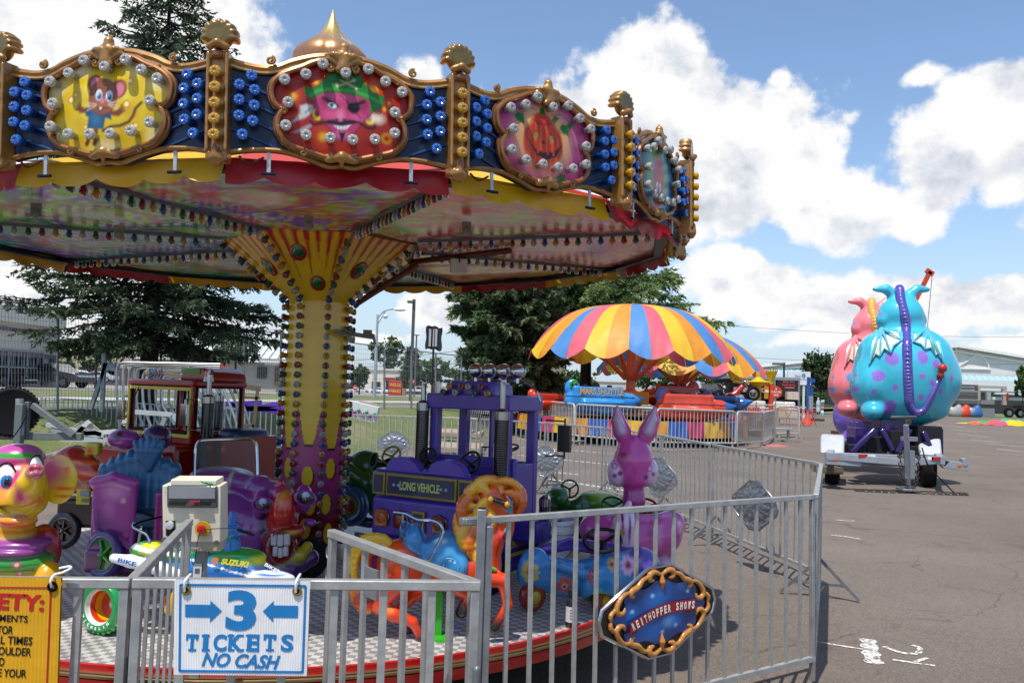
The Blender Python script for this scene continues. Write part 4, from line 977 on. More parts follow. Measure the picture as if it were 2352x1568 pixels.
# ---- ceiling
zc = 2.60
nu, nv = 208, 56; vs = []; cs = []
pal = [hx(c) for c in ('#209838', '#e45c6c', '#f0c820', '#8a50d0', '#dc4c24', '#38a4bc', '#9cdc18', '#f09470')]
def ceil(ph, r):
    w = (ph+180-9.5)/45; k = int(w) % 8; f = (w % 1)-.5
    s = math.sin(r*5.2+f*7+k)+.6*math.sin(f*14-r*9+k*2)+.5*math.sin(r*17+3*math.sin(f*9+k))
    a = pal[(k*3) % 8]; b = pal[(k*3+2) % 8]; c = pal[(k*3+5) % 8]
    col = mixc_(a, b, (s+.2)*1.6); col = mixc_(col, c, (math.sin(s*4+r*3)-.35)*2); col = mixc_(col, hx('#e8e4da'), (math.sin(s*9+r*6)-.86)*6)
    d = math.hypot((r-1.55)/.42, f/.26)
    if .8 < d < 1: col = mixc_(col, hx('#c86a60'), .7)
    if d < .45: col = mixc_(col, hx('#d8c8b0'), .6)
    return col
for j in range(nv+1):
    r = .6+(2.33-.6)*j/nv
    for i in range(nu):
        ph = 360*i/nu-180; p = pol(ph, r, zc-.012*(r-.7)+.006*math.sin(r*9+math.radians(ph)*6)); vs.append(tuple(p)); cs.append(ceil(ph, r))
fs = [(j*nu+i, (j+1)*nu+i, (j+1)*nu+(i+1) % nu, j*nu+(i+1) % nu) for j in range(nv) for i in range(nu)]
me = bpy.data.meshes.new('ceiling'); me.from_pydata(vs, [], fs); a = me.attributes.new('Col', 'FLOAT_COLOR', 'POINT'); arr = np.ones((len(vs), 4), np.float32); arr[:, :3] = np.array(cs); a.data.foreach_set('color', arr.ravel())
me.shade_smooth(); me.materials.append(MATS['mirror']); o = bpy.data.objects.new('ceiling', me); link(o, car_); o.matrix_local = TILT
# spokes with hanging bulbs
rest = MB(); nh = 0
for ph in (-32, 13, 58, -77, 103, -122, 148, -167):
    mb = MB('#6f7680'); mb.beam(pol(ph, .7, zc-.012), pol(ph, 2.30, zc-.031), .045, .022); o = mb.build('ceiling_rib', 'steel', car_); o.matrix_local = TILT
    for i in range(21):
        r = .78+i*.072; M = TILT @ Matrix.Translation(pol(ph, r, zc-.02-.012*(r-.7))); c = cyc[(i+int(ph)) % 5]
        if nh < 96 and (i % 1 == 0): bulb('hanging_bulb', c, car_, M, HB); nh += 1
        else: stuffbulb(rest, c, M, HB)
rest.build('hanging_bulbs_rest', 'bulbglass', car_, kind='stuff')
mb = MB('#10142a'); mb.lathe([(2.28, zc-.055), (2.34, zc-.055), (2.34, zc-.02), (2.28, zc-.02)], n=16, caps=False); o = mb.build('rim_frame', 'satin', car_, smooth=False); o.matrix_local = TILT @ Matrix.Rotation(R(12-90), 4, 'Z')
# hinge plates under the ceiling and the white box
for ph, r in ((-62, 1.35), (-5, 1.25), (30, 1.5), (-50, 1.9)):
    mb = MB('#8a8a84'); mb.box((0, 0, -.03), (.05, .012, .07)); mb.ball((0, -.01, -.05), (.018, .008, .03)); o = mb.build('hinge_plate', 'galv', car_); o.matrix_local = TILT @ Matrix.Translation(pol(ph, r, zc-.04))
mb = MB('#c8c8c4'); mb.box((0, 0, -.07), (.12, .05, .10)); mb.box((0, -.03, -.02), (.01, .01, .06), col='#22201e'); o = mb.build('junction_box', 'satin', car_, bevel=.006); o.matrix_local = TILT @ Matrix.Translation(pol(88, .92, zc-.05))
mb = MB('#5a2410'); mb.tube([pol(100, .66, zc-.06), pol(70, 1.35, zc-.02)], .022, 8); mb.tube([pol(85, .68, zc-.10), pol(88, .26, 2.2)], .022, 8); o = mb.build('red_tube', 'satin', car_)
mb = MB('#6b6a60'); mb.beam((.1, -.2, 1.98), (.38, -.2, 1.95), .02, .03); mb.tube([(.35, -.2, 1.97), (.37, -.2, 1.97), (.385, -.2, 1.9)], .009, 6); mb.box((.33, -.2, 1.985), (.06, .03, .03)); mb.tube([(.16, -.24, 2.0), (.22, -.24, 1.97)], .012, 6); mb.build('latch_bracket', 'galv', car_)
# ---- valance sections and canopy roof
RV = 2.36
RD = '#a8121c'; YL = '#d8a410'
def isred(i): return i % 2 == 0    # i: section index, section i spans -10+22.5i .. ; pirate is 0
for i in range(16):
    p0 = -10.5+22.5*i; col = RD if isred(i) else YL
    mb = MB(col); sd = rng.uniform(0, 6)
    def F(u, v):
        a = pol(p0, RV); b = pol(p0+22.5, RV); p = a.lerp(b, u); d = pol(p0+11.25, 1)
        sc = abs(math.sin(math.pi*(u*4.5+.25)))
        zb = 2.484+.026*(1-sc)**1.3+.004*math.sin(u*17+sd); z = 2.592+(zb-2.592)*v
        w = .012*math.sin(u*11+sd+v*2)*v+.006*math.sin(u*29+sd)*v+.02*v+(.02*v*v*math.sin(u*6.3+sd))
        q = p+d*w; return (q.x, q.y, z)
    mb.grid(F, 54, 8); o = mb.build('valance', 'vinyl', car_); o.matrix_local = TILT
    mb = MB('#e0564a' if isred(i) else '#f0c828')
    def G(u, v):
        r = RV*(1-v)+.16*v; a = pol(p0, r); b = pol(p0+22.5, r); p = a.lerp(b, u); return (p.x, p.y, 2.592+.78*v*(1-.28*v)+.012*math.sin(u*9+v*8+sd)-.02*math.sin(math.pi*u)*(1-v))
    mb.grid(G, 10, 10); o = mb.build('canopy_roof', 'cloth', car_); o.matrix_local = TILT
# ---- onion dome
n = 64; prof = [(.17, -.2), (.17, .55), (.13, .62), (.12, .70), (.17, .735), (.245, .80), (.276, .875), (.272, .93), (.236, .985), (.165, 1.04), (.11, 1.09), (.066, 1.145), (.034, 1.21), (.014, 1.26), (.003, 1.30)]
vs = []
P_ = smoothcurve([(r, 0, z) for r, z in prof], 4)
for p in P_:
    for k in range(n):
        a = 2*math.pi*k/n; f = 1-.085*(1-abs(math.sin(a*4+.5)))**3*(1 if p.z > .7 else 0); vs.append((p.x*f*math.cos(a), p.x*f*math.sin(a), p.z+3.02))
m_ = len(P_); mb = MB('#c07a48'); mb.add(vs, [(i*n+k, i*n+(k+1) % n, (i+1)*n+(k+1) % n, (i+1)*n+k) for i in range(m_-1) for k in range(n)])
mb.c = [mixc_(hx('#bc8050'), hx('#e4c46c'), (mb.v[f[0]].z-3.93)/.3) for f in mb.f]
o = mb.build('onion_dome', 'glitter', car_, ang=60)
# ---- fascia panels
top_r = [(0, .245), (.1, .24), (.2, .212), (.27, .180), (.34, .170), (.42, .180), (.475, .195)]
bot_r = [(0, -.215), (.06, -.22), (.15, -.19), (.25, -.168), (.36, -.170), (.475, -.19)]
def mir(h): return [(-x, y) for x, y in h[::-1] if x > 0]+h
def sm2(pts, n=5): return [(p.x, p.z) for p in smoothcurve([(x, 0, y) for x, y in pts], n)]
TOP = sm2(mir(top_r)); BOT = sm2(mir(bot_r))
car_r = [(0, .232), (.10, .222), (.17, .188), (.25, .15), (.292, .10), (.285, .035), (.248, .0), (.266, -.04), (.262, -.09), (.22, -.142), (.14, -.168), (.06, -.188), (0, -.184)]
cart = sm2(car_r[:7], 5)[:-1]+sm2(car_r[6:], 5); CART = cart+[(-x, y) for x, y in cart[::-1][1:-1]]
mb = MB('#071a3a'); mb.prism(TOP+BOT[::-1], 0, .05)
for sx in (-1, 1):
    for i in range(4):
        z0 = .13-.07*i; mb.tube([(sx*.475, -.004, z0), (sx*.25, -.004, z0-.085)], .006, 6, col='#143c6c')
    mb.tube([(sx*.47, -.01, .19), (sx*.47, -.01, -.19)], .012, 6, col='#081a34')
o = mb.build('fascia', 'enamel'); ME_BACK = o.data; bpy.data.objects.remove(o)
mb = MB(GOLD)
mb.tube([(x, -.005, z+.004) for x, z in TOP], [.017+.006*math.exp(-(x/.2)**2) for x, z in TOP], 8)
mb.tube([(x, -.012, z-.014) for x, z in TOP], .008, 6, col='#d09a58'); mb.tube([(x, -.004, z) for x, z in BOT], .011, 8)
mb.tube([(x, -.03, z) for x, z in CART], .012, 8, closed=True, col='#9c6430'); mb.tube([(x*1.03, -.014, z*1.035) for x, z in CART], .012, 8, closed=True, col=GOLD2)
for sx in (-1, 1):
    for c, r0, turns in (((sx*.30, .205), .018, 1.4), ((sx*.055, .20), .020, 1.6), ((sx*.245, -.0), .014, 1.2), ((sx*.055, -.19), .022, 1.5), ((sx*.16, -.175), .014, 1.2), ((sx*.235, .16), .014, 1.)):
        pts = []
        for t in np.linspace(0, 1, 16): a = sx*t*turns*2*math.pi+1.2; pts.append((c[0]+r0*(1-t*.85)*math.cos(a), -.03-.006*t, c[1]+r0*(1-t*.85)*math.sin(a)))
        mb.tube(pts, [.008*(1-.3*t) for t in np.linspace(0, 1, 16)], 6)
    for q in range(3): mb.tube(smoothcurve([(sx*(.05+.02*q), -.03, .235-.006*q), (sx*(.12+.02*q), -.036, .232-.02*q), (sx*(.19+.015*q), -.03, .2-.02*q)]), [.002]+[.006]*9+[.002], 6) if False else None
o = mb.build('gold_frame', 'goldpaint'); ME_GOLD = o.data; bpy.data.objects.remove(o)
cp = [E((0, -.03, .235), (.035, .025, .05), GOLD), C([(0, -.035, .20), (.004, -.03, .29), (.010, -.025, .315)], [.03, .02, .006], GOLD)]
for k in range(-3, 4):
    if k: cp.append(C([(0, -.04, .205), (k*.014, -.05, .25), (k*.026, -.035, .285-abs(k)*.012)], [.010, .011, .004], GOLD, k=.004))
for k in (-1, 1): cp.append(C([(k*.03, -.035, .215), (k*.06, -.035, .235), (k*.085, -.03, .225)], [.014, .012, .008], GOLD, k=.005)); cp.append(E((k*.022, -.045, .185), .013, GOLD)); 
co_ = [C([(-.05, -.03, -.195), (0, -.045, -.185), (.05, -.03, -.195)], [.018, .022, .018], GOLD, k=.004), C([(0, -.05, -.19), (0, -.04, -.222)], [.014, .008], GOLD, k=.003)]
o = blob('crest', cp, .0042, 'goldpaint', kc=.01, paint=lambda V, c: np.where((V[:, 1:2] > -.022), np.array(hx('#7c4424')), c)*(.85+.3*np.clip((V[:, 2:3]-.18)/.12, 0, 1))); ME_CREST = o.data; bpy.data.objects.remove(o); o = blob('foot_ornament', co_, .0042, 'goldpaint', kc=.01); ME_FOOT = o.data; bpy.data.objects.remove(o)
# pillar mesh
pp = [B((0, -.0, .0), (.043, .035, .235), GOLD, rd=.006), B((0, -.035, -.0), (.026, .012, .20), '#6e2414', sub=True, rd=.005, k=.003)]
for k in (-1, 1): pp.append(C([(k*.036, -.036, -.19), (k*.036, -.036, .22)], .008, GOLD, k=.003))
for k in range(-4, 5):
    a = R(k*24); pp.append(C([(0, -.012, .265), (math.sin(a)*.05, -.022, .30+math.cos(a)*.055)], [.012, .0165], '#7a6428', k=.003)); pp.append(E((math.sin(a)*.062, -.0, .30+math.cos(a)*.066), (.0145, .036, .0145), GOLD, k=.005))
pp += [E((0, -.005, .30), (.052, .03, .055), '#6f6030', k=.01), C([(-.032, -.035, .25), (0, -.05, .262), (.032, -.035, .25)], .015, GOLD, k=.004), E((0, -.03, -.225), (.035, .03, .03), GOLD, k=.01), E((0, -.03, -.245), (.022, .02, .018), GOLD, k=.008), C([(0, -.05, -.17), (0, -.045, -.22)], [.006, .016], GOLD2, k=.004), E((0, -.04, .215), (.022, .012, .02), '#8a4a2a', k=.005)]
o = blob('pillar', pp, .0052, 'goldpaint', kc=.006); ME_PIL = o.data; bpy.data.objects.remove(o)
WH = [(-.085, .1995), (-.154, .149), (-.24, .118), (-.224, .024), (-.232, -.074), (-.149, -.108), (-.05, -.113), (.044, -.114), (.137, -.105), (.22, -.072), (.22, .018), (.25, .109), (.178, .148), (.105, .195), (.01, .169)]
BL = [(-.373, .128), (-.42, .086), (-.36, .069), (-.42, .023), (-.36, .004), (-.42, -.043), (-.365, -.061), (-.405, -.12)]
BL = BL+[(-x, y) for x, y in BL]
def painting(kind):
    if kind == 'mouse':
        c = Canvas(-.3, .3, -.2, .24, 118, 88, '#d8b818')
        for q in range(26): x, y = rng.uniform(-.26, .26), rng.uniform(-.16, .2); c.ell(x, y, .02, .02, '#f0e060' if q % 2 else '#c8980c', .02, op=.6)
        for x, y, r in ((-.17, .05, .016), (.1, .12, .014), (.09, .02, .016), (.13, -.07, .012), (-.15, .07, .008), (-.1, -.07, .01)): c.ell(x, y, r, r, '#c8580c', .004); c.ell(x, y, r*.7, r*.7, '#f4ee90', .003)
        for x, y in ((-.26, .11), (.24, .12), (-.26, -.1), (.24, -.12), (-.15, .19), (.13, .2), (0, -.17)): c.ell(x, y, .04, .03, '#f0efe0', .03, op=.7)
        c.line([(-.018, -.088), (.02, -.072), (.06, -.07), (.1, -.055), (.12, -.03), (.13, .0), (.155, .025)], .012, '#4a1c0c')
        for a, b in (((-.1, -.0), (-.06, .005)), ((.01, -.012), (.05, -.02))): c.line([a, b], .022, '#7a3a20')
        for x, y, s in ((-.118, .003, -1), (.058, -.012, 1)):
            c.ell(x, y, .016, .014, '#7a3a20')
            for q in range(3): c.line([(x, y), (x+s*(.012+.006*q), y+.028-.012*q)], .008, '#7a3a20')
        c.poly([(-.095, .015), (-.07, .0), (-.01, .0), (.02, -.02), (.024, -.045), (-.005, -.035), (-.015, -.082), (-.092, -.075), (-.085, -.03), (-.1, -.02)], '#1c4c74', .004)
        c.ell(-.05, -.04, .025, .03, '#3c7aa0', .02, op=.7)
        for x in (-.085, -.05): c.line([(x, -.085), (x-.003, -.125), (x-.012, -.14)], .02, '#6e3018')
        for x, y, a in ((-.058, .112, 20), (.052, .086, -15)): c.ell(x, y, .036, .042, '#5a2410', ang=a); c.ell(x, y, .031, .037, '#8a4a28', ang=a); c.ell(x+.003, y-.004, .021, .03, '#d0748a', .006, ang=a)
        c.ell(-.018, .055, .067, .078, '#5a2410'); c.ell(-.018, .056, .063, .074, '#8c4c2a', .006); c.ell(-.02, .03, .045, .035, '#a8633c', .02)
        for x, y in ((-.038, .064), (.010, .057)):
            c.ell(x, y, .018, .027, '#2a120a'); c.ell(x, y-.001, .0155, .024, '#e8ecee', .003); c.ell(x+.001, y-.005, .011, .016, '#3c7ab8', .003); c.ell(x+.002, y-.006, .006, .009, '#0a0a10'); c.ell(x-.003, y+.002, .003, .004, '#ffffff')
        c.ell(-.02, .038, .011, .012, '#e07888', .003); c.line([(-.048, .015), (-.035, .006), (-.02, .012), (-.004, .004), (.01, .01)], .004, '#3a1408'); c.ell(-.028, .002, .012, .009, '#5a1818'); c.ell(-.028, .006, .005, .005, '#f4f4f4')
        for s in (-1, 1):
            for q in range(3): c.line([(-.02+s*.03, .025-.004*q), (-.02+s*.07, .032-.016*q)], .0018, '#e0c8b0')
    elif kind == 'pirate':
        c = Canvas(-.3, .3, -.2, .24, 124, 92, '#a81c0c')
        for q in range(9): x, y = rng.uniform(-.25, .25), rng.uniform(-.15, .2); c.ell(x, y, .05, .05, '#701008' if q % 2 else '#c02c10', .05, op=.6)
        for x, y, r in ((-.205, .065, .018), (-.11, .13, .012), (.13, .12, .022), (.18, .04, .01), (-.08, -.1, .02), (.2, .07, .008), (-.18, -.02, .01), (.09, .14, .01)): c.ell(x, y, r*1.6, r*1.6, '#d85a0c', r*1.2, op=.7); c.ell(x, y, r*.7, r*.7, '#f0b81c', r*.6)
        c.ell(.19, -.085, .022, .022, '#e0a010', .008); c.ell(.19, -.085, .013, .013, '#b03010', .006)
        q = lambda pts: [((x-895)*.00052, (1016+.0725*(x-895)-y)*.0005) for x, y in pts]
        c.poly(q([(500, 1075), (560, 1010), (555, 940), (610, 925), (655, 940), (650, 1000), (600, 1040)]), '#c8c8cc', .006); c.poly(q([(490, 1165), (560, 1135), (640, 1095), (650, 1110), (600, 1160)]), '#a8a8b0', .006)
        c.line(q([(600, 1000), (640, 960)]), .004, '#505058')
        for p in ((695, 1010), (1120, 1045)): (x, y), = q([p]); c.ell(x, y, .02, .026, '#e8d020', .004); c.ell(x-.002, y+.003, .011, .016, '#8c1c14', .004)
        (x, y), = q([(1180, 1045)]); c.ell(x, y, .028, .02, '#f8f0d8', .014, op=.8)
        face = q([(665, 870), (700, 830), (900, 815), (1115, 870), (1150, 930), (1140, 1000), (1060, 1090), (1010, 1160), (940, 1225), (895, 1240), (840, 1215), (800, 1150), (750, 1090), (705, 1020), (668, 950)])
        c.poly(face, '#3a0c1c', .006); c.poly([(x*.97, y*.97+.001) for x, y in face], '#b83468', .006)
        for p, rx, ry, col in (((800, 1020), .03, .02, '#d8588a'), ((1010, 1040), .03, .02, '#d8588a'), ((880, 870), .06, .014, '#d05080'), ((880, 1030), .016, .03, '#e888a8'), ((895, 1190), .025, .016, '#e070a0'), ((760, 900), .02, .02, '#8c1c48'), ((1060, 920), .025, .03, '#8c1c48')): (x, y), = q([p]); c.ell(x, y, rx, ry, col, .012, op=.8)
        c.poly(q([(730, 850), (860, 930), (880, 960), (800, 920), (725, 880)]), '#160810', .004); c.poly(q([(1080, 880), (960, 930), (925, 970), (1000, 945), (1080, 910)]), '#160810', .004)
        (x, y), = q([(812, 938)]); c.ell(x, y, .022, .014, '#200810', .003, -20); c.ell(x, y, .018, .011, '#d8e4e8', .003, -20); c.ell(x-.002, y, .008, .009, '#4a90a0', .002); c.ell(x-.002, y, .004, .005, '#080808')
        (x, y), = q([(985, 955)]); c.ell(x, y, .027, .021, '#08080a', .003); c.line(q([(880, 850), (950, 925)]), .004, '#08080a'); c.line(q([(1000, 990), (1040, 1040)]), .004, '#08080a'); c.ell(x+.008, y+.006, .008, .005, '#383840', .004)
        for p in ((850, 1060), (912, 1062)): (x, y), = q([p]); c.ell(x, y, .009, .006, '#5a0c2c', .004)
        c.poly(q([(825, 1105), (900, 1112), (965, 1100), (930, 1142), (860, 1140)]), '#e8e8e8', .003)
        for xx in (850, 875, 900, 925): c.line(q([(xx, 1105), (xx, 1140)]), .001, '#604050')
        c.line(q([(640, 1075), (665, 1100), (740, 1085), (810, 1070), (880, 1090), (960, 1068), (1040, 1085), (1100, 1125), (1150, 1130), (1165, 1105)]), .011, '#0c0a10'); c.line(q([(780, 1080), (880, 1095), (990, 1080)]), .015, '#14121a')
        c.poly(q([(870, 1160), (895, 1170), (925, 1160), (912, 1210), (893, 1260), (880, 1210)]), '#14121c', .003)
        hat = q([(580, 765), (640, 790), (700, 755), (755, 700), (785, 640), (905, 650), (1035, 655), (1075, 730), (1140, 815), (1238, 845), (1235, 920), (1180, 975), (1125, 985), (1130, 900), (1060, 855), (900, 825), (760, 815), (680, 850), (655, 885), (600, 850)])
        c.poly(hat, '#063c10', .005); c.poly([(x*.975, y*.98+.001) for x, y in hat], '#1a7a24', .006)
        c.poly(q([(770, 700), (900, 690), (1050, 710), (1080, 780), (900, 740), (740, 750)]), '#0c5418', .012, op=.7); c.line(q([(640, 850), (700, 810), (820, 790), (1000, 815), (1130, 860), (1200, 900)]), .007, '#50b44c', .008, op=.8)
        c.line(q([(850, 770), (980, 715)]), .006, '#c8c090'); c.line(q([(880, 715), (1000, 780)]), .006, '#c8c090')
        for p in ((850, 765), (985, 712), (1003, 785), (930, 700)): (x, y), = q([p]); c.ell(x, y, .006, .006, '#c8c090')
    elif kind == 'pumpkin':
        c = Canvas(-.3, .3, -.2, .24, 110, 84, '#c84888')
        for k in range(12): x, y = rng.uniform(-.26, .26), rng.uniform(-.16, .2); c.ell(x, y, .05, .04, '#e07ab0' if k % 2 else '#a02868', .05, op=.6)
        c.ell(-.2, .13, .06, .04, '#7a3a90', .04, op=.6); c.ell(-.02, .02, .165, .15, '#e8c85a', .05, op=.8)
        for p, s in (((-.16, .1), 1), ((.06, .12), -1), ((.11, .09), 1), ((.16, .11), -1), ((.1, -.15), 1)):
            x, y = p; c.poly([(x-.03, y), (x-.01, y+.024), (x+.025, y+.02), (x+.03*s, y-.03), (x-.01, y-.02)], '#1a6a24', .004)
        c.line([(-.15, .12), (-.1, .16), (-.06, .15)], .004, '#1a6a24'); c.line([(.03, .14), (.1, .16), (.17, .12)], .004, '#1a6a24')
        for k in range(-3, 4): c.ell(-.02+k*.03, -.0, .04-.004*abs(k), .118-.008*k*k*.7, '#a8200c', .006); c.ell(-.02+k*.03, -.0, .033-.004*abs(k), .11-.008*k*k*.7, '#d23a14', .014)
        for k in range(-3, 3): c.line([(-.005+k*.03, .09), (-.002+k*.036, 0), (-.005+k*.03, -.1)], .003, '#e88a30', .005, op=.5)
        c.ell(-.025, .105, .06, .02, '#8a140a', .005); c.ell(-.025, .118, .052, .026, '#c8321a', .006); c.poly([(-.045, .135), (-.035, .175), (-.01, .17), (-.005, .135)], '#1a6a24', .004)
        for s in (-1, 1): c.poly([(-.02+s*.045, .055), (-.02+s*.065, .03), (-.02+s*.05, .01), (-.02+s*.03, .012)], '#2a0806', .004); c.ell(-.02+s*.048, .025, .010, .015, '#b8b850', .005); c.ell(-.02+s*.048, .025, .004, .006, '#101008')
        c.poly([(-.035, -.005), (-.02, .012), (-.006, -.005)], '#3a0a06', .003)
        c.poly([(-.12, .01), (-.07, -.035), (-.02, -.045), (.04, -.035), (.095, .008), (.06, -.055), (.0, -.078), (-.06, -.065)], '#2e0805', .004)
        for xx in (-.06, .0, .035): c.poly([(xx, -.035), (xx+.014, -.035), (xx+.012, -.055), (xx+.002, -.055)], '#d23a14', .002)
    elif kind == 'radish':
        c = Canvas(-.3, .3, -.2, .24, 100, 76, '#3a86b4')
        for k in range(14): x, y = rng.uniform(-.26, .26), rng.uniform(-.16, .2); c.ell(x, y, .05, .06, '#c8dce8' if k % 2 else '#1c5c90', .05, op=.55)
        for p in ((-.12, .0, 20), (.1, .02, -20)): c.ell(p[0], p[1], .05, .11, '#9ab84c', .03, p[2], op=.8)
        c.ell(-.02, .17, .06, .05, '#3c8c3c', .01); c.ell(.03, .14, .03, .06, '#68a83c', .01, -30); c.ell(-.06, .13, .03, .06, '#68a83c', .01, 30)
        c.poly([(-.05, .13), (.05, .13), (.075, .02), (.06, -.1), (.02, -.17), (-.03, -.17), (-.07, -.1), (-.08, .02)], '#c86a6a', .02); c.ell(0, -.09, .06, .06, '#a83028', .02)
        for s in (-1, 1): c.ell(s*.022, -.04, .016, .024, '#f0f0f0', .004); c.ell(s*.02, -.045, .007, .011, '#101010')
        c.line([(-.03, -.1), (0, -.115), (.03, -.1)], .006, '#400808')
    else:
        c = Canvas(-.3, .3, -.2, .24, 60, 46, '#2c9a8a')
        for k in range(20): c.ell(rng.uniform(-.26, .26), rng.uniform(-.16, .2), .05, .04, ('#48b8a0', '#d8c040', '#a02868')[k % 3], .05, op=.5)
    return c
def bulbM(x, z, y=-.035, tiltx=0): return Matrix.Translation((x, y, z)) @ ydir((tiltx, -1, 0))
RP = 2.44; RM = RP*math.cos(R(11.25))
kinds = {-1: 'mouse', 0: 'pirate', 1: 'pumpkin', 2: 'radish', -2: 'plain', 3: 'plain'}
labs = {-1: 'fascia panel painted with a brown mouse in a blue shirt on yellow', 0: 'fascia panel painted with a pink faced pirate in a green hat on red', 1: 'fascia panel painted with a grinning pumpkin on pink', 2: 'fascia panel painted with a pink vegetable face on blue'}
ME_BRK = None
for i in range(-8, 8):
    pm = .75+22.5*i; f = bpy.data.objects.new('fascia_panel', ME_BACK); link(f, car_); put(f, pm, RM, 2.772, sc=(.957, 1, .96, 1))
    if i in labs: f['label'] = labs[i]
    g_ = bpy.data.objects.new('gold_frame', ME_GOLD); link(g_, f); g_ = bpy.data.objects.new('crest', ME_CREST); link(g_, f); g_ = bpy.data.objects.new('foot_ornament', ME_FOOT); link(g_, f)
    vis = i in kinds
    cv = painting(kinds.get(i, 'plain')); msk = cv.inside(CART)
    pt = cv.build('painting', lambda x, y: (x, -.008-.022*max(0, 1-(x/.3)**2-((y-.02)/.22)**2), y), 'enamel', f, msk)
    if vis and i <= 2:
        for x, z in WH: bulb('white_bulb', 'clear', f, bulbM(x, z, -.022))
        for x, z in (BL if i > -2 else [b for b in BL if b[0] > 0]): bulb('blue_bulb', 'cobalt', f, bulbM(x, z, -.004))
    for x in (-.30, .30):
        mb = MB('#b8bcc0'); mb.box((x, -.0, -.225), (.016, .006, .10)); mb.tube([(x-.03, -.006, -.268), (x+.03, -.006, -.268)], .007, 6, col='#12122a'); mb.build('bracket', 'galv', f)
    if vis: mb = MB('#5a2a1c'); mb.tube(smoothcurve([(-.42, .0, -.20), (-.38, -.01, -.228), (-.32, 0, -.20)]), .005, 6); mb.build('cable', 'rubber', f)
    pl = bpy.data.objects.new('pillar', ME_PIL); link(pl, car_); ph = -10.5+22.5*i; put(pl, ph, RP+.015, 2.765, sc=(1, 1, .93, 1))
    if -2 <= i <= 3:
        for k in range(5): bulb('amber_bulb', 'amber', pl, bulbM(0, .135-.067*k, -.022))
# ------------------------------------------------------------------ ride figures standing on the deck
def fig(name, label, px, Y, cat='ride figure'):
    b = at(px, 900, Y); o = thing(name, label, cat, (b.x, Y, DZ)); return o
def reparent(o, t):
    o.parent = t; o.matrix_parent_inverse = Matrix.Identity(4)
    for v in o.data.vertices: v.co -= t.location
    return o
def steering(parent, c, r, col, axis=(0, -.5, .85), tr=None, spokes=3):
    mb = MB(col); tr = tr or r*.11; Q = Vector((0, 0, 1)).rotation_difference(Vector(axis)).to_matrix(); c = Vector(c)
    mb.ring(c, r, tr, 24, 8, axis)
    for k in range(spokes): a = 2*math.pi*k/spokes+.5; mb.tube([c-Q@Vector((0, 0, r*.2)), c+Q@Vector((r*math.cos(a), r*math.sin(a), 0))], tr*.9, 6)
    mb.tube([c-Q@Vector((0, 0, r*.9)), c-Q@Vector((0, 0, r*.1))], tr*1.6, 8)
    return mb.build('steering_wheel', 'plastic', parent)
def bp(t, name, prims, vox, fin='gloss', **kw):
    return reparent(blob(name, prims, vox, fin, t, **kw), t)
def mp(t, name, mb, fin='gloss', **kw):
    return reparent(mb.build(name, fin, t, **kw), t)
def mcol(a, b, t): return np.array(cc(a))*(1-t)+np.array(cc(b))*t
# --- elephant
s = Scr(4.25); t = fig('elephant_figure', 'yellow elephant figure with big ears, blue eyes and a pink cap', 40, 4.25)
Yc, Or, Pk = '#e0b60c', '#d8560c', '#c83a78'
pr_ = [s.e(45, 1115, 0, 66, 55, 66, Yc), s.e(48, 1150, -18, 56, 46, 40, Yc, 12), s.e(42, 1052, 8, 58, 48, 34, '#b84a9a', 4),
       s.c([(58, 1140, -40), (72, 1108, -70), (80, 1085, -84)], [34, 26, 20], Yc, 10), s.e(80, 1082, -96, 19, 12, 17, '#c2507a', 3), s.e(80, 1078, -110, 6, 8, 8, '#2c0814', sub=True, k=2), s.e(70, 1080, -108, 5, 8, 7, '#2c0814', sub=True, k=2), s.e(90, 1080, -106, 5, 8, 7, '#2c0814', sub=True, k=2),
       s.e(42, 1194, -24, 40, 34, 16, '#e0980c', 6), s.c([(2, 1160, -50), (22, 1173, -60), (44, 1178, -64), (66, 1172, -60), (88, 1154, -50)], [4, 12, 15, 12, 4], '#4a0814', sub=True, k=3), s.e(44, 1184, -44, 16, 10, 5, '#a82048', 2),
       s.c([(40, 1190, 5), (36, 1235, 5)], [38, 36], Yc, 8), s.e(36, 1246, 2, 76, 52, 17, '#8c3a8a', 5), s.e(30, 1262, -8, 68, 50, 14, '#8c3a8a', 5), s.e(36, 1286, 5, 84, 58, 28, '#2a8c2c', 6),
       s.e(38, 1345, 8, 82, 60, 62, '#d8a010', 8), s.e(112, 1330, -5, 30, 34, 40, '#d8a010', 8), s.e(-30, 1330, -5, 30, 34, 40, '#d8a010', 8), s.e(98, 1262, 42, 42, 26, 60, '#a01410', 6), s.e(100, 1400, -10, 34, 40, 22, '#d8560c', 6), s.e(10, 1400, -20, 34, 40, 22, '#d8560c', 6),
       s.c([(120, 1345, -30), (108, 1372, -48)], [17, 14], '#e8e0d8', 6)]
spt = [s.sp(42, 1047, -40, (70, 60, 6), '#2ca018', .2), s.sp(17, 1090, -52, (25, 40, 34), '#d8307a', .2), s.sp(80, 1068, -46, (18, 30, 27), '#c82a6a', .2), s.sp(52, 1138, -74, (17, 40, 20), '#c83a6a', .6), s.sp(48, 1064, -46, (11, 20, 12), '#d83a78', .3),
       s.sp(10, 1140, -45, (26, 30, 12), '#e88a20', .6), s.sp(95, 1150, -40, (16, 30, 12), '#e88a20', .6), s.sp(20, 1200, -30, (60, 60, 8), '#d8460c', .6), s.sp(34, 1222, -30, (60, 60, 5), '#d8760c', .6)]
for zz in (1300, 1322, 1345): spt += [s.sp(32, zz, -58, (9, 30, 9), '#b03060', .2), s.sp(32, zz, -58, (5, 30, 5), '#e8c0a0', .2)]
bp(t, 'body', pr_, .0055, spots=spt)
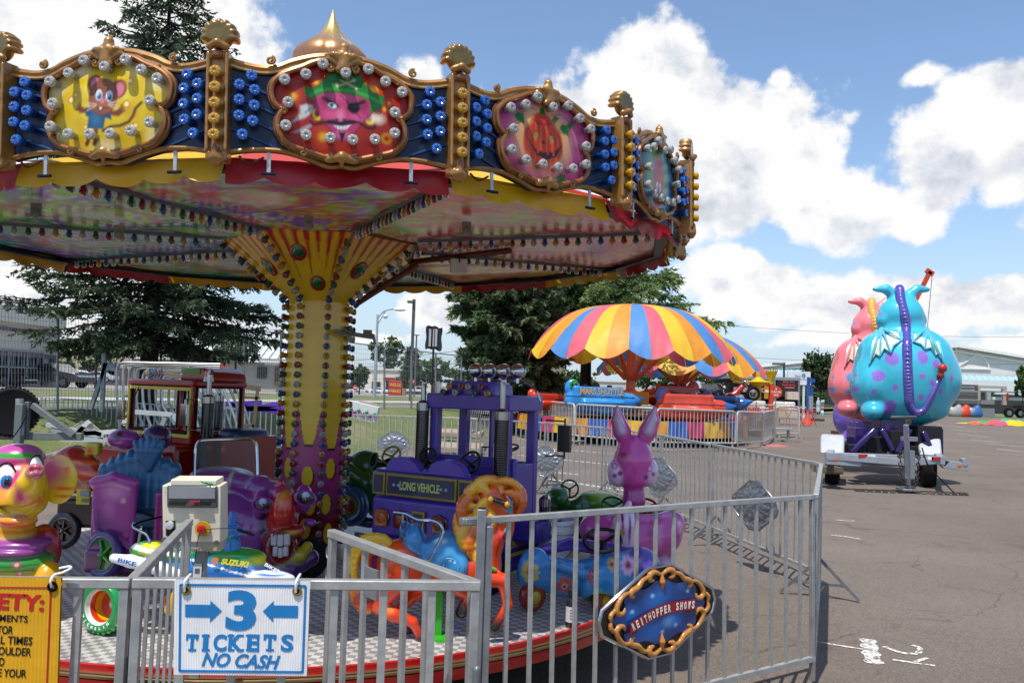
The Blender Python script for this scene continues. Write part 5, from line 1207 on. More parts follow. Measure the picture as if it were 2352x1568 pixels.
for ex, ey, rx, rz, dx in ((15, 1096, 21, 30, 1), (84, 1072, 14, 24, -4)):
    mb = MB('#f0f0f0'); c = s.p(ex, ey, -44); mb.ball(c, (rx*s.k, 13*s.k, rz*s.k), 24, 14); e_ = mp(t, 'eye', mb)
    mb = MB('#1c6cc0'); mb.ball(s.p(ex+dx, ey+8, -50), (rx*.66*s.k, 10*s.k, rz*.58*s.k), 20, 12); reparent(mb.build('iris', 'gloss', e_), t)
    mb = MB('#05060a'); mb.ball(s.p(ex+dx+1, ey+10, -56), (rx*.34*s.k, 6.5*s.k, rz*.32*s.k), 16, 10); reparent(mb.build('pupil', 'gloss', e_), t)
    mb = MB('#2a0614'); mb.tube(smoothcurve([s.p(ex-rx*1.1, ey-4, -44), s.p(ex-rx*.5, ey-rz*1.0, -48), s.p(ex+rx*.5, ey-rz*1.02, -48), s.p(ex+rx*1.1, ey-6, -42)]), 2.6*s.k, 6); reparent(mb.build('eyelid', 'gloss', e_), t)
ear = [s.e(134, 1100, 10, 44, 9, 57, '#e0c010'), s.e(112, 1085, 5, 28, 12, 34, '#e0b010', 8), s.e(130, 1095, -6, 30, 6, 42, '#c88a10', sub=True, k=5)]
bp(t, 'ear', ear, .0055, spots=[s.sp(112, 1080, 0, (36, 30, 34), '#c85a80', .6), s.sp(146, 1122, -4, (22, 20, 4), '#d84a10', .6), s.sp(142, 1140, -4, (18, 20, 4), '#d84a10', .6), s.sp(150, 1078, -3, (6, 20, 8), '#e87a50', .3)])
# --- quad bike
s = Scr(4.02); t = fig('quad_bike', 'blue, green and white kiddie bike with a fat green wheel', 420, 4.02, 'ride vehicle')
G_, B_, W_ = '#1f9a2c', '#1f74c4', '#dfe6ea'
pr_ = [s.e(352, 1262, 10, 52, 34, 22, G_), s.e(352, 1262, -12, 30, 20, 18, '#d8c80c', 4), s.c([(360, 1300, 0), (450, 1300, 0), (560, 1308, 0), (672, 1335, 0)], [20, 32, 38, 12], B_, 12), s.e(420, 1268, 5, 60, 36, 20, G_, 8), s.e(545, 1278, 3, 66, 38, 22, G_, 8),
       s.e(622, 1326, -34, 54, 16, 17, W_, 6), s.c([(400, 1380, 0), (520, 1380, 0), (620, 1370, 0)], [22, 24, 20], '#d8560c', 10), s.c([(420, 1330, -26), (390, 1400, -26)], [12, 12], '#d8a40c', 6)]
def bikepaint(V, c):
    k = s.k; x = (V[:, 0]-s.p(556, 1300, 0).x)/k; z = (V[:, 2]-s.p(556, 1300, 0).z)/k
    w = ((abs(z-(-6-.22*x)) < 2.0) & (x > -110) & (x < 90)); c = np.where(w[:, None], np.array(hx('#e8f0f0')), c)
    w = ((abs(z-(10-.12*x)) < 5) & (x > -250) & (x < -120)); c = np.where(w[:, None], np.array(hx('#e8f0f0')), c)
    return c
bp(t, 'body', pr_, .0052, paint=bikepaint, spots=[s.sp(470, 1262, -20, (16, 40, 30), '#0c4c28', .8), s.sp(600, 1288, -20, (24, 40, 10), '#e0d80c', .6), s.sp(620, 1320, -50, (34, 20, 3), '#2c74c8', .4), s.sp(625, 1332, -50, (34, 20, 3), '#2cb048', .4)])
pr_ = [s.c([(262, 1281, -46), (300, 1288, -46), (370, 1306, -40), (420, 1322, -36)], [10, 14, 15, 10], '#3a8ad8')]
bp(t, 'side_pod', pr_, .005, paint=lambda V, c: np.where((((V[:, 2]-s.p(262, 1281).z)/s.k+(V[:, 0]-s.p(262, 1281).x)/s.k*.25) > 3)[:, None], np.array(hx('#e6edf2')), c))
mb = MB(); mb.text('BIKE', facing(s.p(292, 1290, -66), (1, .1, -.23), (0, -1, .1)), 9*s.k, 42*s.k, '#1c50a0', .03); mp(t, 'lettering', mb, 'satin'); mb = MB(); mb.text('BIKE', facing(s.p(622, 1302, -40), (1, 0, -.5), (0, -1, .4)), 7*s.k, 30*s.k, '#dfe6ea', .02); mp(t, 'lettering', mb, 'satin'); mb = MB(); mb.text('52', facing(s.p(640, 1315, -32), (1, 0, -.5), (0, -1, .4)), 13*s.k, 18*s.k, '#e6eef4', .02); mp(t, 'lettering', mb, 'satin')
mb = MB(); mb.text('SUZUKI', facing(s.p(540, 1292, -42), (1, 0, -.10), (0, -1, .18)), 13*s.k, 62*s.k, '#d8c820', .05, shear=.15); mb.text('S', facing(s.p(494, 1287, -42), (1, 0, -.12), (0, -1, .18)), 13*s.k, 15*s.k, '#e06a14', .06); mp(t, 'maker_lettering', mb, 'satin')
st_ = [s.c([(533, 1262, 0), (532, 1225, 0)], [21, 16], B_), s.e(531, 1220, -10, 31, 16, 15, '#2c6cb8', 6), s.c([(530, 1215, 0), (535, 1196, 0), (536, 1180, 0)], [13, 11, 8], '#1c5aa8', 5), s.e(516, 1232, -14, 20, 10, 8, '#1fa088', 5)]
bp(t, 'steering_head', st_, .0045)
mb = MB('#0c0c0e'); mb.tube([s.p(505, 1222, 20), s.p(548, 1216, -20), s.p(582, 1228, -60)], 3.4*s.k, 8); mb.tube([s.p(505, 1222, 20), s.p(480, 1216, 60)], 3.4*s.k, 8); mp(t, 'handlebar', mb, 'rubber')
mb = MB(); P_ = [(308, 1200, 10), (306, 1210, 0), (322, 1219, -10), (338, 1229, -16), (344, 1250, -20), (338, 1272, -24), (332, 1286, -28)]; mb.tube(smoothcurve([s.p(*q) for q in P_]), 3.2*s.k, 8, col='#c8ccd0'); mb.tube([s.p(325, 1206, 5), s.p(318, 1250, 8)], 3.6*s.k, 8, col='#c8ccd0'); mb.tube(smoothcurve([s.p(306, 1206, 0), s.p(330, 1196, 10), (s.p(372, 1186, 20))]), 2.2*s.k, 6, col='#101014'); mp(t, 'grab_rail', mb, 'chrome')
# wheels (axis toward the camera)
def fatwheel(parent, c, ax, Rw, wd, tcol, hub, text=None, bumps=26):
    ax = Vector(ax).normalized(); Q = Vector((0, 0, 1)).rotation_difference(ax).to_matrix()
    mb = MB(tcol); pf = [(Rw*.60, wd*.30), (Rw*.66, wd*.5), (Rw*.84, wd*.52), (Rw*.96, wd*.36), (Rw, 0), (Rw*.96, -wd*.36), (Rw*.84, -wd*.5), (Rw*.5, -wd*.5)]
    cs = [hx('#cfd2d0')]+[mixc_(hx(tcol), hx('#0c5c34'), .2), tcol, tcol, tcol, tcol, tcol, tcol]
    mb.lathe(pf, c, 40, axis=ax, cols=cs, caps=False)
    for k in range(bumps):
        a = 2*math.pi*k/bumps; d = Q @ Vector((math.cos(a), math.sin(a), 0)); p = Vector(c)+d*Rw*.96
        mb.ball(p+ax*wd*.28, Rw*.085, 8, 6, col='#58b828' if d.z < -.2 else tcol); mb.tube([p+ax*wd*.25, p-ax*wd*.35], Rw*.07, 6)
    o = mb.build('tyre', 'gloss', parent)
    mb = MB(hub[0]); mb.lathe([(Rw*.61, wd*.34), (Rw*.58, wd*.30), (Rw*.54, wd*.05), (Rw*.50, -wd*.25), (Rw*.2, -wd*.3), (Rw*.12, -wd*.3), (Rw*.1, -wd*.22), (0, -wd*.2)], c, 32, axis=ax, cols=['#d8dcd8', hub[1], hub[0], hub[1], hub[0], '#a8a8a8', '#c8c8c8', '#888888'], caps=False)
    h = mb.build('rim', 'gloss', parent)
    if text:
        mb = MB()
        for i, ch in enumerate(text):
            a = R(-152+i*15.5); d = Q @ Vector((math.cos(a), math.sin(a), 0)); 
            d = (Vector((math.cos(a), 0, math.sin(a)))); d = (d-ax*d.dot(ax)).normalized(); n_ = ax; x_ = n_.cross(d) if False else d.cross(n_)*-1
            p = Vector(c)+d*Rw*.76+ax*(wd*.525); mb.text(ch, facing(p, -d.cross(ax)*1.0 if False else ax.cross(d)*1.0, ax), Rw*.11, None, '#e4ece8', .04)
        mb.build('tyre_lettering', 'satin', parent)
    return o
Rw = 60*s.k; c = s.p(246, 1402, 0); c.z = DZ+Rw*1.0+.002
w_ = bpy.data.objects.new('wheel', None); link(w_, t); w_.location = c-Vector(t.location); w_.empty_display_size = .05
fatwheel(w_, (0, 0, 0), (-.34, -.93, .06), Rw, .11, '#0a8c46', ('#d89a14', '#b8360c'), 'MICHELIN')
w_ = bpy.data.objects.new('wheel', None); link(w_, t); w_.location = s.p(600, 1402, -10)-Vector(t.location); w_.location.z = Rw*.8
fatwheel(w_, (0, 0, 0), (-.2, -.97, .05), Rw*.8, .1, '#0a8c46', ('#d89a14', '#b8360c'))
mb = MB('#a8a8a8'); mb.tube([s.p(260, 1400, 10), s.p(400, 1385, 10)], 7*s.k, 8); mp(t, 'axle', mb, 'steel')
# --- purple carriage with shell seat
s = Scr(5.15); t = fig('shell_carriage', 'magenta carriage with a fluted blue shell seat and green spoked wheel', 300, 5.15, 'ride vehicle')
pr_ = [s.b(262, 1196, -20, 50, 10, 96, '#a03c90', rd=9), s.c([(218, 1108, -20), (262, 1098, -20), (305, 1112, -20)], [12, 14, 14], '#a03a90', 6), s.b(392, 1215, 26, 14, 70, 95, '#8a2470', rd=10), s.b(330, 1280, 20, 110, 60, 26, '#6c1c5c', rd=10), s.c([(216, 1150, -30), (222, 1215, -30), (270, 1240, -30), (312, 1270, -30)], [5, 6, 6, 5], '#a84c98', 3)]
bp(t, 'body', pr_, .006, spots=[s.sp(262, 1130, -32, (24, 20, 16), '#c880b8', .6), s.sp(250, 1170, -32, (14, 20, 22), '#b05aa0', .4), s.sp(282, 1150, -32, (6, 20, 6), '#d89a9a', .4)]+[s.sp(286, 1230+0*k, -32, (5, 20, 5), '#c85a80', .3) for k in range(2)]+[s.sp(230, 1220, -30, (20, 20, 30), '#5a1c70', .9)])
BL_ = '#246490'; pr_ = []
for k in range(-4, 5): pr_.append(s.c([(322+k*15, 1225, 28), (322+k*18, 1120, 30), (322+k*20, 1052+abs(k)**1.6*3, 36), (322+k*21, 1036+abs(k)**1.7*3.2, 44)], [13, 14, 15, 9], BL_, 3))
for k in (-2, -1, 0, 1, 2): pr_.append(s.c([(342, 1075, 16), (342+k*11, 1035, 14), (342+k*15, 1006+abs(k)*5, 18)], [7, 10, 7], '#1f5c88', 3))
pr_ += [s.b(335, 1190, 10, 70, 34, 20, '#164464', rd=14, k=6), s.b(335, 1262, 20, 74, 50, 24, '#10344c', rd=12, k=6)]
bp(t, 'shell_seat', pr_, .0062, 'plastic')
mb = MB('#101216'); mb.tube([s.p(310, 1172, -16), s.p(400, 1200, -30)], 4*s.k, 6); mp(t, 'safety_belt', mb, 'rubber')
def spokewheel(t, c, ax, Rw, wd, tcol, hcol, n=5, tw=.2):
    ax = Vector(ax).normalized(); Q = Vector((0, 0, 1)).rotation_difference(ax).to_matrix()
    mb = MB(tcol); mb.ring(c, Rw*(1-tw), Rw*tw, 36, 12, ax); o = mp(t, 'wheel', mb)
    mb = MB(hcol); mb.ring(Vector(c)+ax*wd*.1, Rw*.66, Rw*.07, 30, 8, ax); mb.lathe([(Rw*.66, -wd*.1), (Rw*.66, 0), (0, 0.002)], c, 30, axis=ax, col=mixc_(hx(hcol), (0, 0, 0), .45)); mb.ball(Vector(c)+ax*wd*.15, Rw*.16, 12, 8)
    for k in range(n): a = 2*math.pi*k/n+.3; d = Q @ Vector((math.cos(a), math.sin(a), 0)); mb.tube([Vector(c)+ax*wd*.15, Vector(c)+d*Rw*.66+ax*wd*.1], [Rw*.1, Rw*.05], 6)
    mb.ball(Vector(c)+ax*wd*.32, Rw*.05, 8, 6, col='#9a9a9a')
    reparent(mb.build('spoked_hub', 'gloss', o), t); return o
c = s.p(240, 1262, -38); c.z = DZ+.147; spokewheel(t, c, (-.42, -.9, .05), .147, .08, '#3c2a70', '#2a8c24', 5)
# --- rocket and its neighbours
s = Scr(5.95); t = fig('rocket_plane', 'red rocket plane with flame stripes and a grey round nozzle', 200, 5.95, 'ride vehicle')
pr_ = [s.c([(110, 1075, 40), (170, 1070, 10), (225, 1092, -20), (250, 1100, -34)], [34, 46, 30, 16], '#a81c0c'), s.c([(150, 1110, -10), (235, 1115, -24)], [22, 12], '#b02a10', 8), s.e(285, 1008, 20, 36, 30, 24, '#9a3c96', 8), s.b(216, 1030, -10, 16, 12, 14, '#b8b418', rd=5), s.e(360, 1005, 30, 34, 30, 30, '#34184c', 6), s.c([(300, 1060, 20), (330, 1150, 40)], [20, 24], '#1c2c5c', 5)]
bp(t, 'body', pr_, .007, spots=[s.sp(190, 1085, -30, (60, 60, 4), '#e0641c', .9), s.sp(200, 1108, -30, (60, 60, 4), '#400c0c', .9), s.sp(180, 1062, -30, (60, 60, 4), '#e0641c', .9), s.sp(205, 1035, -25, (8, 20, 8), '#d0401c', .7), s.sp(272, 1000, -5, (10, 30, 10), '#3c0c14', .5)])
mb = MB('#5c6068'); c = s.p(250, 1098, -60); mb.lathe([(.030, -.06), (.055, -.03), (.062, 0), (.050, .01), (.044, -.015), (.03, -.02)], c, 24, axis=(-.25, -.95, .1), caps=False); mb.ball(c, .026, 14, 10, col='#b8bcc8'); mp(t, 'nozzle', mb, 'gloss')
mb = MB('#c8b814'); mb.box(s.p(192, 1140, -52), (30*s.k, .02, 34*s.k)); mb.box(s.p(196, 1133, -56), (22*s.k, .02, 12*s.k), col='#8a8c8c'); mb.box(s.p(198, 1149, -56), (20*s.k, .02, 7*s.k), col='#6a6c70'); mp(t, 'number_plate', mb, 'satin', bevel=.004)
c = s.p(150, 1178, -20); c.z = DZ+.13; spokewheel(t, c, (-.2, -.97, .05), .13, .09, '#101012', '#3a1c14', 6, .24)
mb = MB('#2c0c10'); mb.box(s.p(200, 1165, 10)-Vector((0, 0, .03)), (.34, .2, .2)); mp(t, 'chassis', mb, 'plastic', bevel=.03)
# --- red truck (built in its own frame: x along the front, y into the truck)
def frame_thing(name, label, cat, A, Bp, z0=DZ):
    """origin at A, local x axis toward B (seen left to right), y away from the viewer"""
    A = Vector((A.x, A.y, z0)); d = Vector((Bp.x-A.x, Bp.y-A.y)); t = thing(name, label, cat, A, math.atan2(d.y, d.x)); return t, d.length
t, L_ = frame_thing('red_toy_truck', 'red toy truck cab with yellow trim and coloured roof lamps', 'ride vehicle', at(296, 900, 7.1), at(442, 900, 6.62))
Wd, Dp = L_, .52
def cabshell(t, W, D, z0, z1, col, fr=.045, trim=None, name='cab', split=None, inner='#1a0c0c', zsill=None):
    zs = zsill or z0+(z1-z0)*.12; mb = MB(col)
    for x in (fr/2, W-fr/2):
        for y in (fr/2, D-fr/2): mb.beam((x, y, z0), (x, y, z1), fr, fr)
    mb.box((W/2, D/2, z1), (W+.02, D+.02, .05)); 
    for y in (fr/2, D-fr/2): mb.box((W/2, y, (z0+zs)/2), (W-fr*.9, fr*.9, zs-z0))
    for x in (fr/2, W-fr/2): mb.box((x, D/2, (z0+zs)/2), (fr*.9, D-fr*.9, zs-z0))
    o = mb.build(name, 'gloss', t, bevel=.016, seg=3)
    mb = MB(inner)
    for y in (.004, D-.004):
        for z in (zs+.008, z1-.03): mb.box((W/2, y, z), (W-2*fr+.012, fr*.5, .012))
        for x in (fr+.0, W-fr): mb.box((x, y, (zs+z1)/2-.01), (.012, fr*.5, z1-zs-.03))
    for x in (.004, W-.004):
        for z in (zs+.008, z1-.03): mb.box((x, D/2, z), (fr*.5, D-2*fr+.012, .012))
        for y in (fr, D-fr): mb.box((x, y, (zs+z1)/2-.01), (fr*.5, .012, z1-zs-.03))
    mb.build('window_seal', 'rubber', t)
    if trim:
        mb = MB(trim)
        for z in (zs-.018, z1-.045): mb.box((W/2, -.004, z), (W-.03, .012, .026))
        for x in (.016, W-.016): mb.box((x, -.004, (zs+z1)/2-.03), (.022, .012, z1-zs-.01))
        mb.build('trim', 'satin', t)
    return o
zb, ztp = at(300, 1010, 7.0).z-DZ, at(310, 876, 7.0).z-DZ
cabshell(t, Wd, Dp, zb, ztp, '#a01410', trim='#cbb93a', zsill=at(370, 990, 6.9).z-DZ)
MB('#8c100c').box((Wd/2, Dp/2+.12, zb/2), (Wd+.02, Dp+.5, zb)).build('chassis', 'gloss', t, bevel=.04, seg=3)
mb = MB('#a8180c'); mb.box((Wd/2, -.16, zb*.72), (Wd*.92, .36, zb*.42)); 
for i in range(3): mb.box((Wd/2, -.345, zb*.6+i*.05), (Wd*.8, .012, .012), col='#c8a020' if i == 2 else '#5c0c08')
mb.build('hood', 'gloss', t, bevel=.04, seg=3)
MB('#14305c').box((Wd+.16, Dp*.75, zb*.95), (.30, .34, .34)).build('seat', 'plastic', t, bevel=.06, seg=3)
mb = MB('#9c180e'); mb.box((Wd+.34, Dp*.6, zb*.62), (.05, .5, zb*1.0)); mb.text('911', facing((Wd+.34, Dp*.6-.26, zb*.98), (1, 0, 0), (0, -1, 0)), .035, .04, '#c8a020', .02); mb.build('rear_panel', 'gloss', t, bevel=.02)
def stack(t, x, y, z0, z1, zt, r=.035, col='#70747a', bend=(.5, 0)):
    mb = MB(col)
    mb.lathe([(r, z0), (r, z1-.03)], (x, y, 0), 18, cols=['#46484c', '#46484c']); mb.lathe([(r*1.06, z1-.05), (r*1.06, z1), (r*.5, z1+.015), (r*.42, z1+.02)], (x, y, 0), 18, col='#a8acb2', caps=False)
    nr = int((z1-z0)/.014)
    for i in range(nr): mb.ring((x, y, z0+.007+i*.014), r*1.015, .0022, 18, 4, col='#9a9ea4')
    mb.tube(smoothcurve([(x, y, z1), (x, y, zt-.04), (x+.002, y, zt-.015), (x+.03*bend[0]/.5, y, zt)]), r*.42, 10, col='#a8acb2')
    return mb.build('exhaust_stack', 'chrome', t)
stack(t, Wd+.10, Dp*.15, zb*.45, at(540, 912, 6.8).z-DZ, at(549, 856, 6.8).z-DZ, .047)
stack(t, Wd*.45, Dp+.1, zb*.45, at(385, 905, 7.2).z-DZ, at(385, 880, 7.2).z-DZ, .04)
for x, y in ((-.06, -.02), (Wd+.0, -.06)):
    mb = MB('#c8ccd0'); mb.box((x, y, (zb+ztp)/2+.0), (.075, .03, .17)); mb.tube([(x, y, (zb+ztp)/2+.12), (x+.05, y+.08, (zb+ztp)/2+.12)], .006, 6); mb.tube([(x, y, (zb+ztp)/2-.12), (x+.05, y+.08, (zb+ztp)/2-.12)], .006, 6); mb.tube([(x, y, (zb+ztp)/2-.12), (x, y, (zb+ztp)/2+.12)], .006, 6); mb.build('mirror', 'chrome', t, bevel=.008)
for x in (.14, Wd+.06):
    mb = MB('#d8d4c8'); mb.lathe([(.042, ztp+.02), (.034, ztp+.06)], (x, .1, 0), 14); mb.lathe([(.036, ztp+.06), (.030, ztp+.105), (0, ztp+.112)], (x, .1, 0), 14, col='#e0500c'); mb.build('beacon', 'gloss', t)
for i, cl in enumerate(('#c8b010', '#1040a8', '#a01018')):
    mb = MB('#b8bcc4'); c = (.22+.082*i, .03, ztp+.075); mb.lathe([(.02, -.03), (.042, -.01), (.044, .006)], c, 20, axis=(-.3, -.95, 0)); mb.lathe([(.034, .004), (.024, .016), (0, .020)], c, 18, axis=(-.3, -.95, 0), col=cl); mb.build('roof_lamp', 'chrome' if False else 'gloss', t)
mb = MB('#9a1c10'); mb.prism([(0, 0), (.42, 0), (.40, .07), (.30, .11), (.1, .115), (.02, .06)], .1, Dp*.9); o = mb.build('air_deflector', 'gloss', t, bevel=.025, seg=3); o.location = (Wd*.62, 0, ztp+.02)
MB('#5c9a2c').box((Wd*.62+.16, .098, ztp+.10), (.24, .01, .04)).build('green_panel', 'satin', t)
mb = MB('#101014'); mb.tube([(.05, -.008, zb+.18), (.10, -.01, zb+.36), (.16, -.008, zb+.45)], .005, 5); mb.build('wiper', 'rubber', t)
# --- grinning purple car
s = Scr(5.25); t = fig('smiling_car', 'purple toy car with eyes, a red nose and a toothy grin', 600, 5.25, 'ride vehicle')
PU, RN = '#7c3084', '#b81c14'
pr_ = [s.c([(500, 1200, 90), (560, 1210, 40), (610, 1215, 0)], [88, 78, 62], PU), s.c([(520, 1110, 80), (600, 1125, 10), (650, 1140, -40)], [34, 30, 26], '#7a2a80', 10), s.e(510, 1092, 90, 75, 60, 22, PU, 8),
       s.b(575, 1222, -10, 32, 26, 52, '#6a246c', rd=10, k=8), s.e(650, 1185, -52, 34, 34, 62, RN, 8), s.e(652, 1172, -74, 26, 26, 42, '#b81c10', 6), s.c([(618, 1240, -62), (645, 1228, -96), (688, 1218, -66)], [15, 12, 13], '#9c1c12', 6),
       s.e(645, 1262, -74, 38, 30, 46, '#7a1410', 6), s.e(648, 1258, -104, 30, 24, 37, '#180408', sub=True, k=3), s.c([(644, 1120, -40), (643, 1108, -40)], [11, 9], '#a81c14', 3),
       s.e(600, 1158, -52, 20, 24, 32, '#842c84', 6), s.e(698, 1145, -40, 20, 24, 32, '#842c84', 6),
       s.c([(600, 1290, -60), (660, 1310, -80), (712, 1280, -40)], [20, 22, 20], '#4c1c60', 6), s.c([(640, 1305, -92), (690, 1275, -74), (706, 1255, -56)], [8, 13, 12], '#a89a18', 4), s.e(712, 1200, -30, 14, 10, 9, '#8a3a90', 4)]
bp(t, 'body', pr_, .0062, spots=[s.sp(500, 1130, 0, (30, 90, 4), '#a8a090', .5), s.sp(528, 1100, 30, (5, 90, 26), '#a8a090', .5), s.sp(652, 1140, -90, (10, 30, 12), '#c8a018', .8), s.sp(668, 1225, -100, (22, 20, 5), '#c8a018', .6), s.sp(655, 1150, -95, (8, 20, 16), '#d85a40', .8), s.sp(610, 1200, -50, (10, 40, 50), '#2a0c20', .8)])
mb = MB('#b8b4b8')
for i in range(-1, 2): mb.box(s.p(645+i*15, 1240-abs(i)*2, -90), (13.5*s.k, 12*s.k, 26*s.k)); mb.box(s.p(645+i*12, 1268-abs(i)*3, -90), (11*s.k, 12*s.k, 22*s.k))
mp(t, 'teeth', mb, bevel=.008, seg=3)
for ex, ey, sx in ((604, 1158, -.45), (702, 1143, -.2)):
    c = s.p(ex, ey, -72); ax = Vector((.25+sx*.3, -.95, .05)).normalized(); Q = Vector((0, 0, 1)).rotation_difference(ax)
    mb = MB('#8a2e8a'); mb.lathe([(.050, -.03), (.062, -.01), (.062, .012), (.050, .018), (.045, .008)], c, 28, axis=ax, scale=(1.1, .78), caps=False); e_ = mp(t, 'eye', mb)
    mb = MB('#0c0c10'); mb.lathe([(.048, .004), (0, .010)], c, 24, axis=ax, scale=(1.05, .74)); mb.ball(c+ax*.006+Vector((0, 0, .012)), (.026, .012, .034), 16, 10, col='#a8b4c8'); mb.ball(c+ax*.016+Vector((.004, 0, -.012)), (.016, .010, .018), 14, 8, col='#10141c'); mb.ball(c+ax*.024+Vector((0, 0, -.004)), .004, 8, 6, col='#ffffff')
    mb.tube(smoothcurve([c+ax*.02+Vector((-.03, 0, .004)), c+ax*.024+Vector((0, 0, -.006)), c+ax*.02+Vector((.03, 0, .01))]), .003, 5, col='#08080c')
    reparent(mb.build('eyeball', 'gloss', e_), t)
mb = MB('#b8bcc2'); Pw = [(447, 1098, 40), (449, 1040, 50), (455, 1016, 52), (470, 1010, 54), (520, 1008, 58), (568, 1007, 62), (584, 1012, 64), (590, 1030, 64), (592, 1090, 54)]
mb.tube(smoothcurve([s.p(*q) for q in Pw], 5), 4*s.k, 8); f_ = mp(t, 'windscreen_frame', mb, 'chrome')
mb = MB('#8a8c94'); mb.add([s.p(450, 1096, 44), s.p(590, 1090, 56), s.p(588, 1012, 63), s.p(455, 1012, 53)], [(0, 1, 2, 3)]); reparent(mb.build('windscreen', 'clearplastic', f_, smooth=False), t)
c = s.p(716, 1262, 10); c.z = DZ+.12; mb = MB('#0c0c0e'); mb.lathe([(.06, -.05), (.11, -.05), (.12, -.03), (.12, .03), (.11, .05), (.06, .05)], c, 28, axis=(.9, -.4, 0)); mp(t, 'wheel', mb, 'rubber')
mb = MB(); mb.text('#2', facing(s.p(556, 1176, -34), (1, 0, .1), (0, -1, .2)), 9*s.k, 12*s.k, '#b8b4bc', .02); mp(t, 'number', mb, 'satin')
# --- long vehicle (purple truck), own frame
t, L_ = frame_thing('purple_toy_truck', 'purple toy truck with LONG VEHICLE board, tail lights and two exhaust stacks', 'ride vehicle', at(858, 1080, 5.22), at(1092, 1090, 4.86))
W = L_; PT = '#5036a0'; PT2 = '#35206e'
def zz(px, py, Y): return at(px, py, Y).z-DZ
z_top, z_bot = zz(975, 1085, 5.04), zz(940, 1240, 5.04)
pf = [(0, z_bot), (0, z_bot+(z_top-z_bot)*.55), (.03, z_bot+(z_top-z_bot)*.6), (.0, z_bot+(z_top-z_bot)*.66), (.0, z_top-.02), (.02, z_top), (.10, z_top), (.10, z_bot)]
mb = MB(PT); mb.prism([(y, z) for y, z in pf], 0, W, plane='yz'); mb.box((W/2, .52, .13), (W*.96, .95, .14)); mb.box((.02, .3, z_bot+.13), (.05, .5, .34)); mb.box((W-.02, .3, z_bot+.13), (.05, .5, .34)); mb.box((W/2, .5, z_bot+.3), (W, .06, .36))
mb.build('body', 'plastic', t, bevel=.014, seg=3)
mb = MB('#563ca8')
pts = [(W*.06, 0)]+[(W*(.12+.36*u), .085*math.sin(math.pi*min(1, max(0, u*1.08)))**.45) for u in np.linspace(0, 1, 12)]+[(W*.52, .025)]+[(W*(.54+.36*u), .085*math.sin(math.pi*min(1, max(0, u*1.02)))**.45) for u in np.linspace(0, 1, 12)]+[(W*.95, 0), (W*.95, -.01), (W*.06, -.01)]
mb.prism([(x, z+z_top) for x, z in pts], .0, .07); mb.build('seat_back', 'plastic', t, bevel=.02, seg=3)
# boards
def board(x0, x1, z0, z1, name, txt=None, y=-.012):
    mb = MB('#8a7a1c'); mb.box(((x0+x1)/2, y, (z0+z1)/2), (x1-x0, .02, z1-z0)); o = mb.build(name, 'gloss', t, bevel=.004)
    mb = MB('#12264c'); mb.box(((x0+x1)/2, y-.006, (z0+z1)/2), (x1-x0-.03, .02, z1-z0-.03)); mb.build('inner_panel', 'gloss', o)
    return o
bz0, bz1 = z_bot+(z_top-z_bot)*.62, z_top-.018
board(.012, .105, bz0, bz1, 'blue_plate'); b_ = board(.115, W-.115, bz0, bz1, 'name_board'); board(W-.105, W-.012, bz0, bz1, 'blue_plate')
mb = MB(); mb.text('LONG VEHICLE', facing((W/2, -.030, (bz0+bz1)/2), (1, 0, 0), (0, -1, 0)), .052, .29, '#c0c870', .03)
for x in (-.19, -.155, .155, .19):
    a0 = [(W/2+x+math.sin(2*math.pi*q/10)*(.014 if q % 2 == 0 else .006), -.0295, (bz0+bz1)/2+math.cos(2*math.pi*q/10)*(.014 if q % 2 == 0 else .006)) for q in range(10)]; mb.add(a0, [tuple(range(10))], '#9ab8c8')
mb.build('lettering', 'satin', b_)
lz = z_bot+(z_top-z_bot)*.27
for x, cl, wdd in ((.085, '#cc5208', .115), (.225, '#7c0c10', .105), (W-.235, '#7c0c10', .105), (W-.085, '#cc5208', .11)):
    mb = MB('#6a6468'); mb.lathe([(.062, 0), (.06, .012)], (x, .0, lz), 8, axis=(0, -1, 0)); o = mb.build('tail_light', 'chrome', t, bevel=.006); o.rotation_euler = (0, 0, 0)
    mb = MB(cl); mb.box((x, -.014, lz), (wdd*.82, .018, .098)); mb.ball((x, -.02, lz), (.035, .01, .035), 14, 8, col=mixc_(hx(cl), (1, .3, .05), .25)); mb.build('lens', 'bulbglass', o, bevel=.012, seg=3)
b_ = board(W/2-.055, W/2+.035, lz-.065, lz+.065, 'number_board'); mb = MB(); mb.text('13', facing((W/2-.01, -.030, lz-.008), (1, 0, 0), (0, -1, 0)), .022, .016, '#c89020', .02); mb.build('number', 'satin', b_)
mb = MB('#5a2a6c'); mb.box((W/2, .03, z_bot-.06), (W*1.0, .1, .12)); mb.box((W*.5, -.05, z_bot-.15), (W*.8, .08, .08), col='#8a1c58'); mb.build('lower_skirt', 'plastic', t, bevel=.015)
mb = MB('#b0b4ba'); mb.tube([(-.06, -.07, z_bot-.0), (W*.92, -.09, z_bot-.03)], .017, 10); mb.tube([(.1, -.07, z_bot), (.1, .02, z_bot)], .01, 6); mb.tube([(W*.8, -.07, z_bot-.02), (W*.8, .02, z_bot-.02)], .01, 6); mb.build('bumper_tube', 'chrome', t)
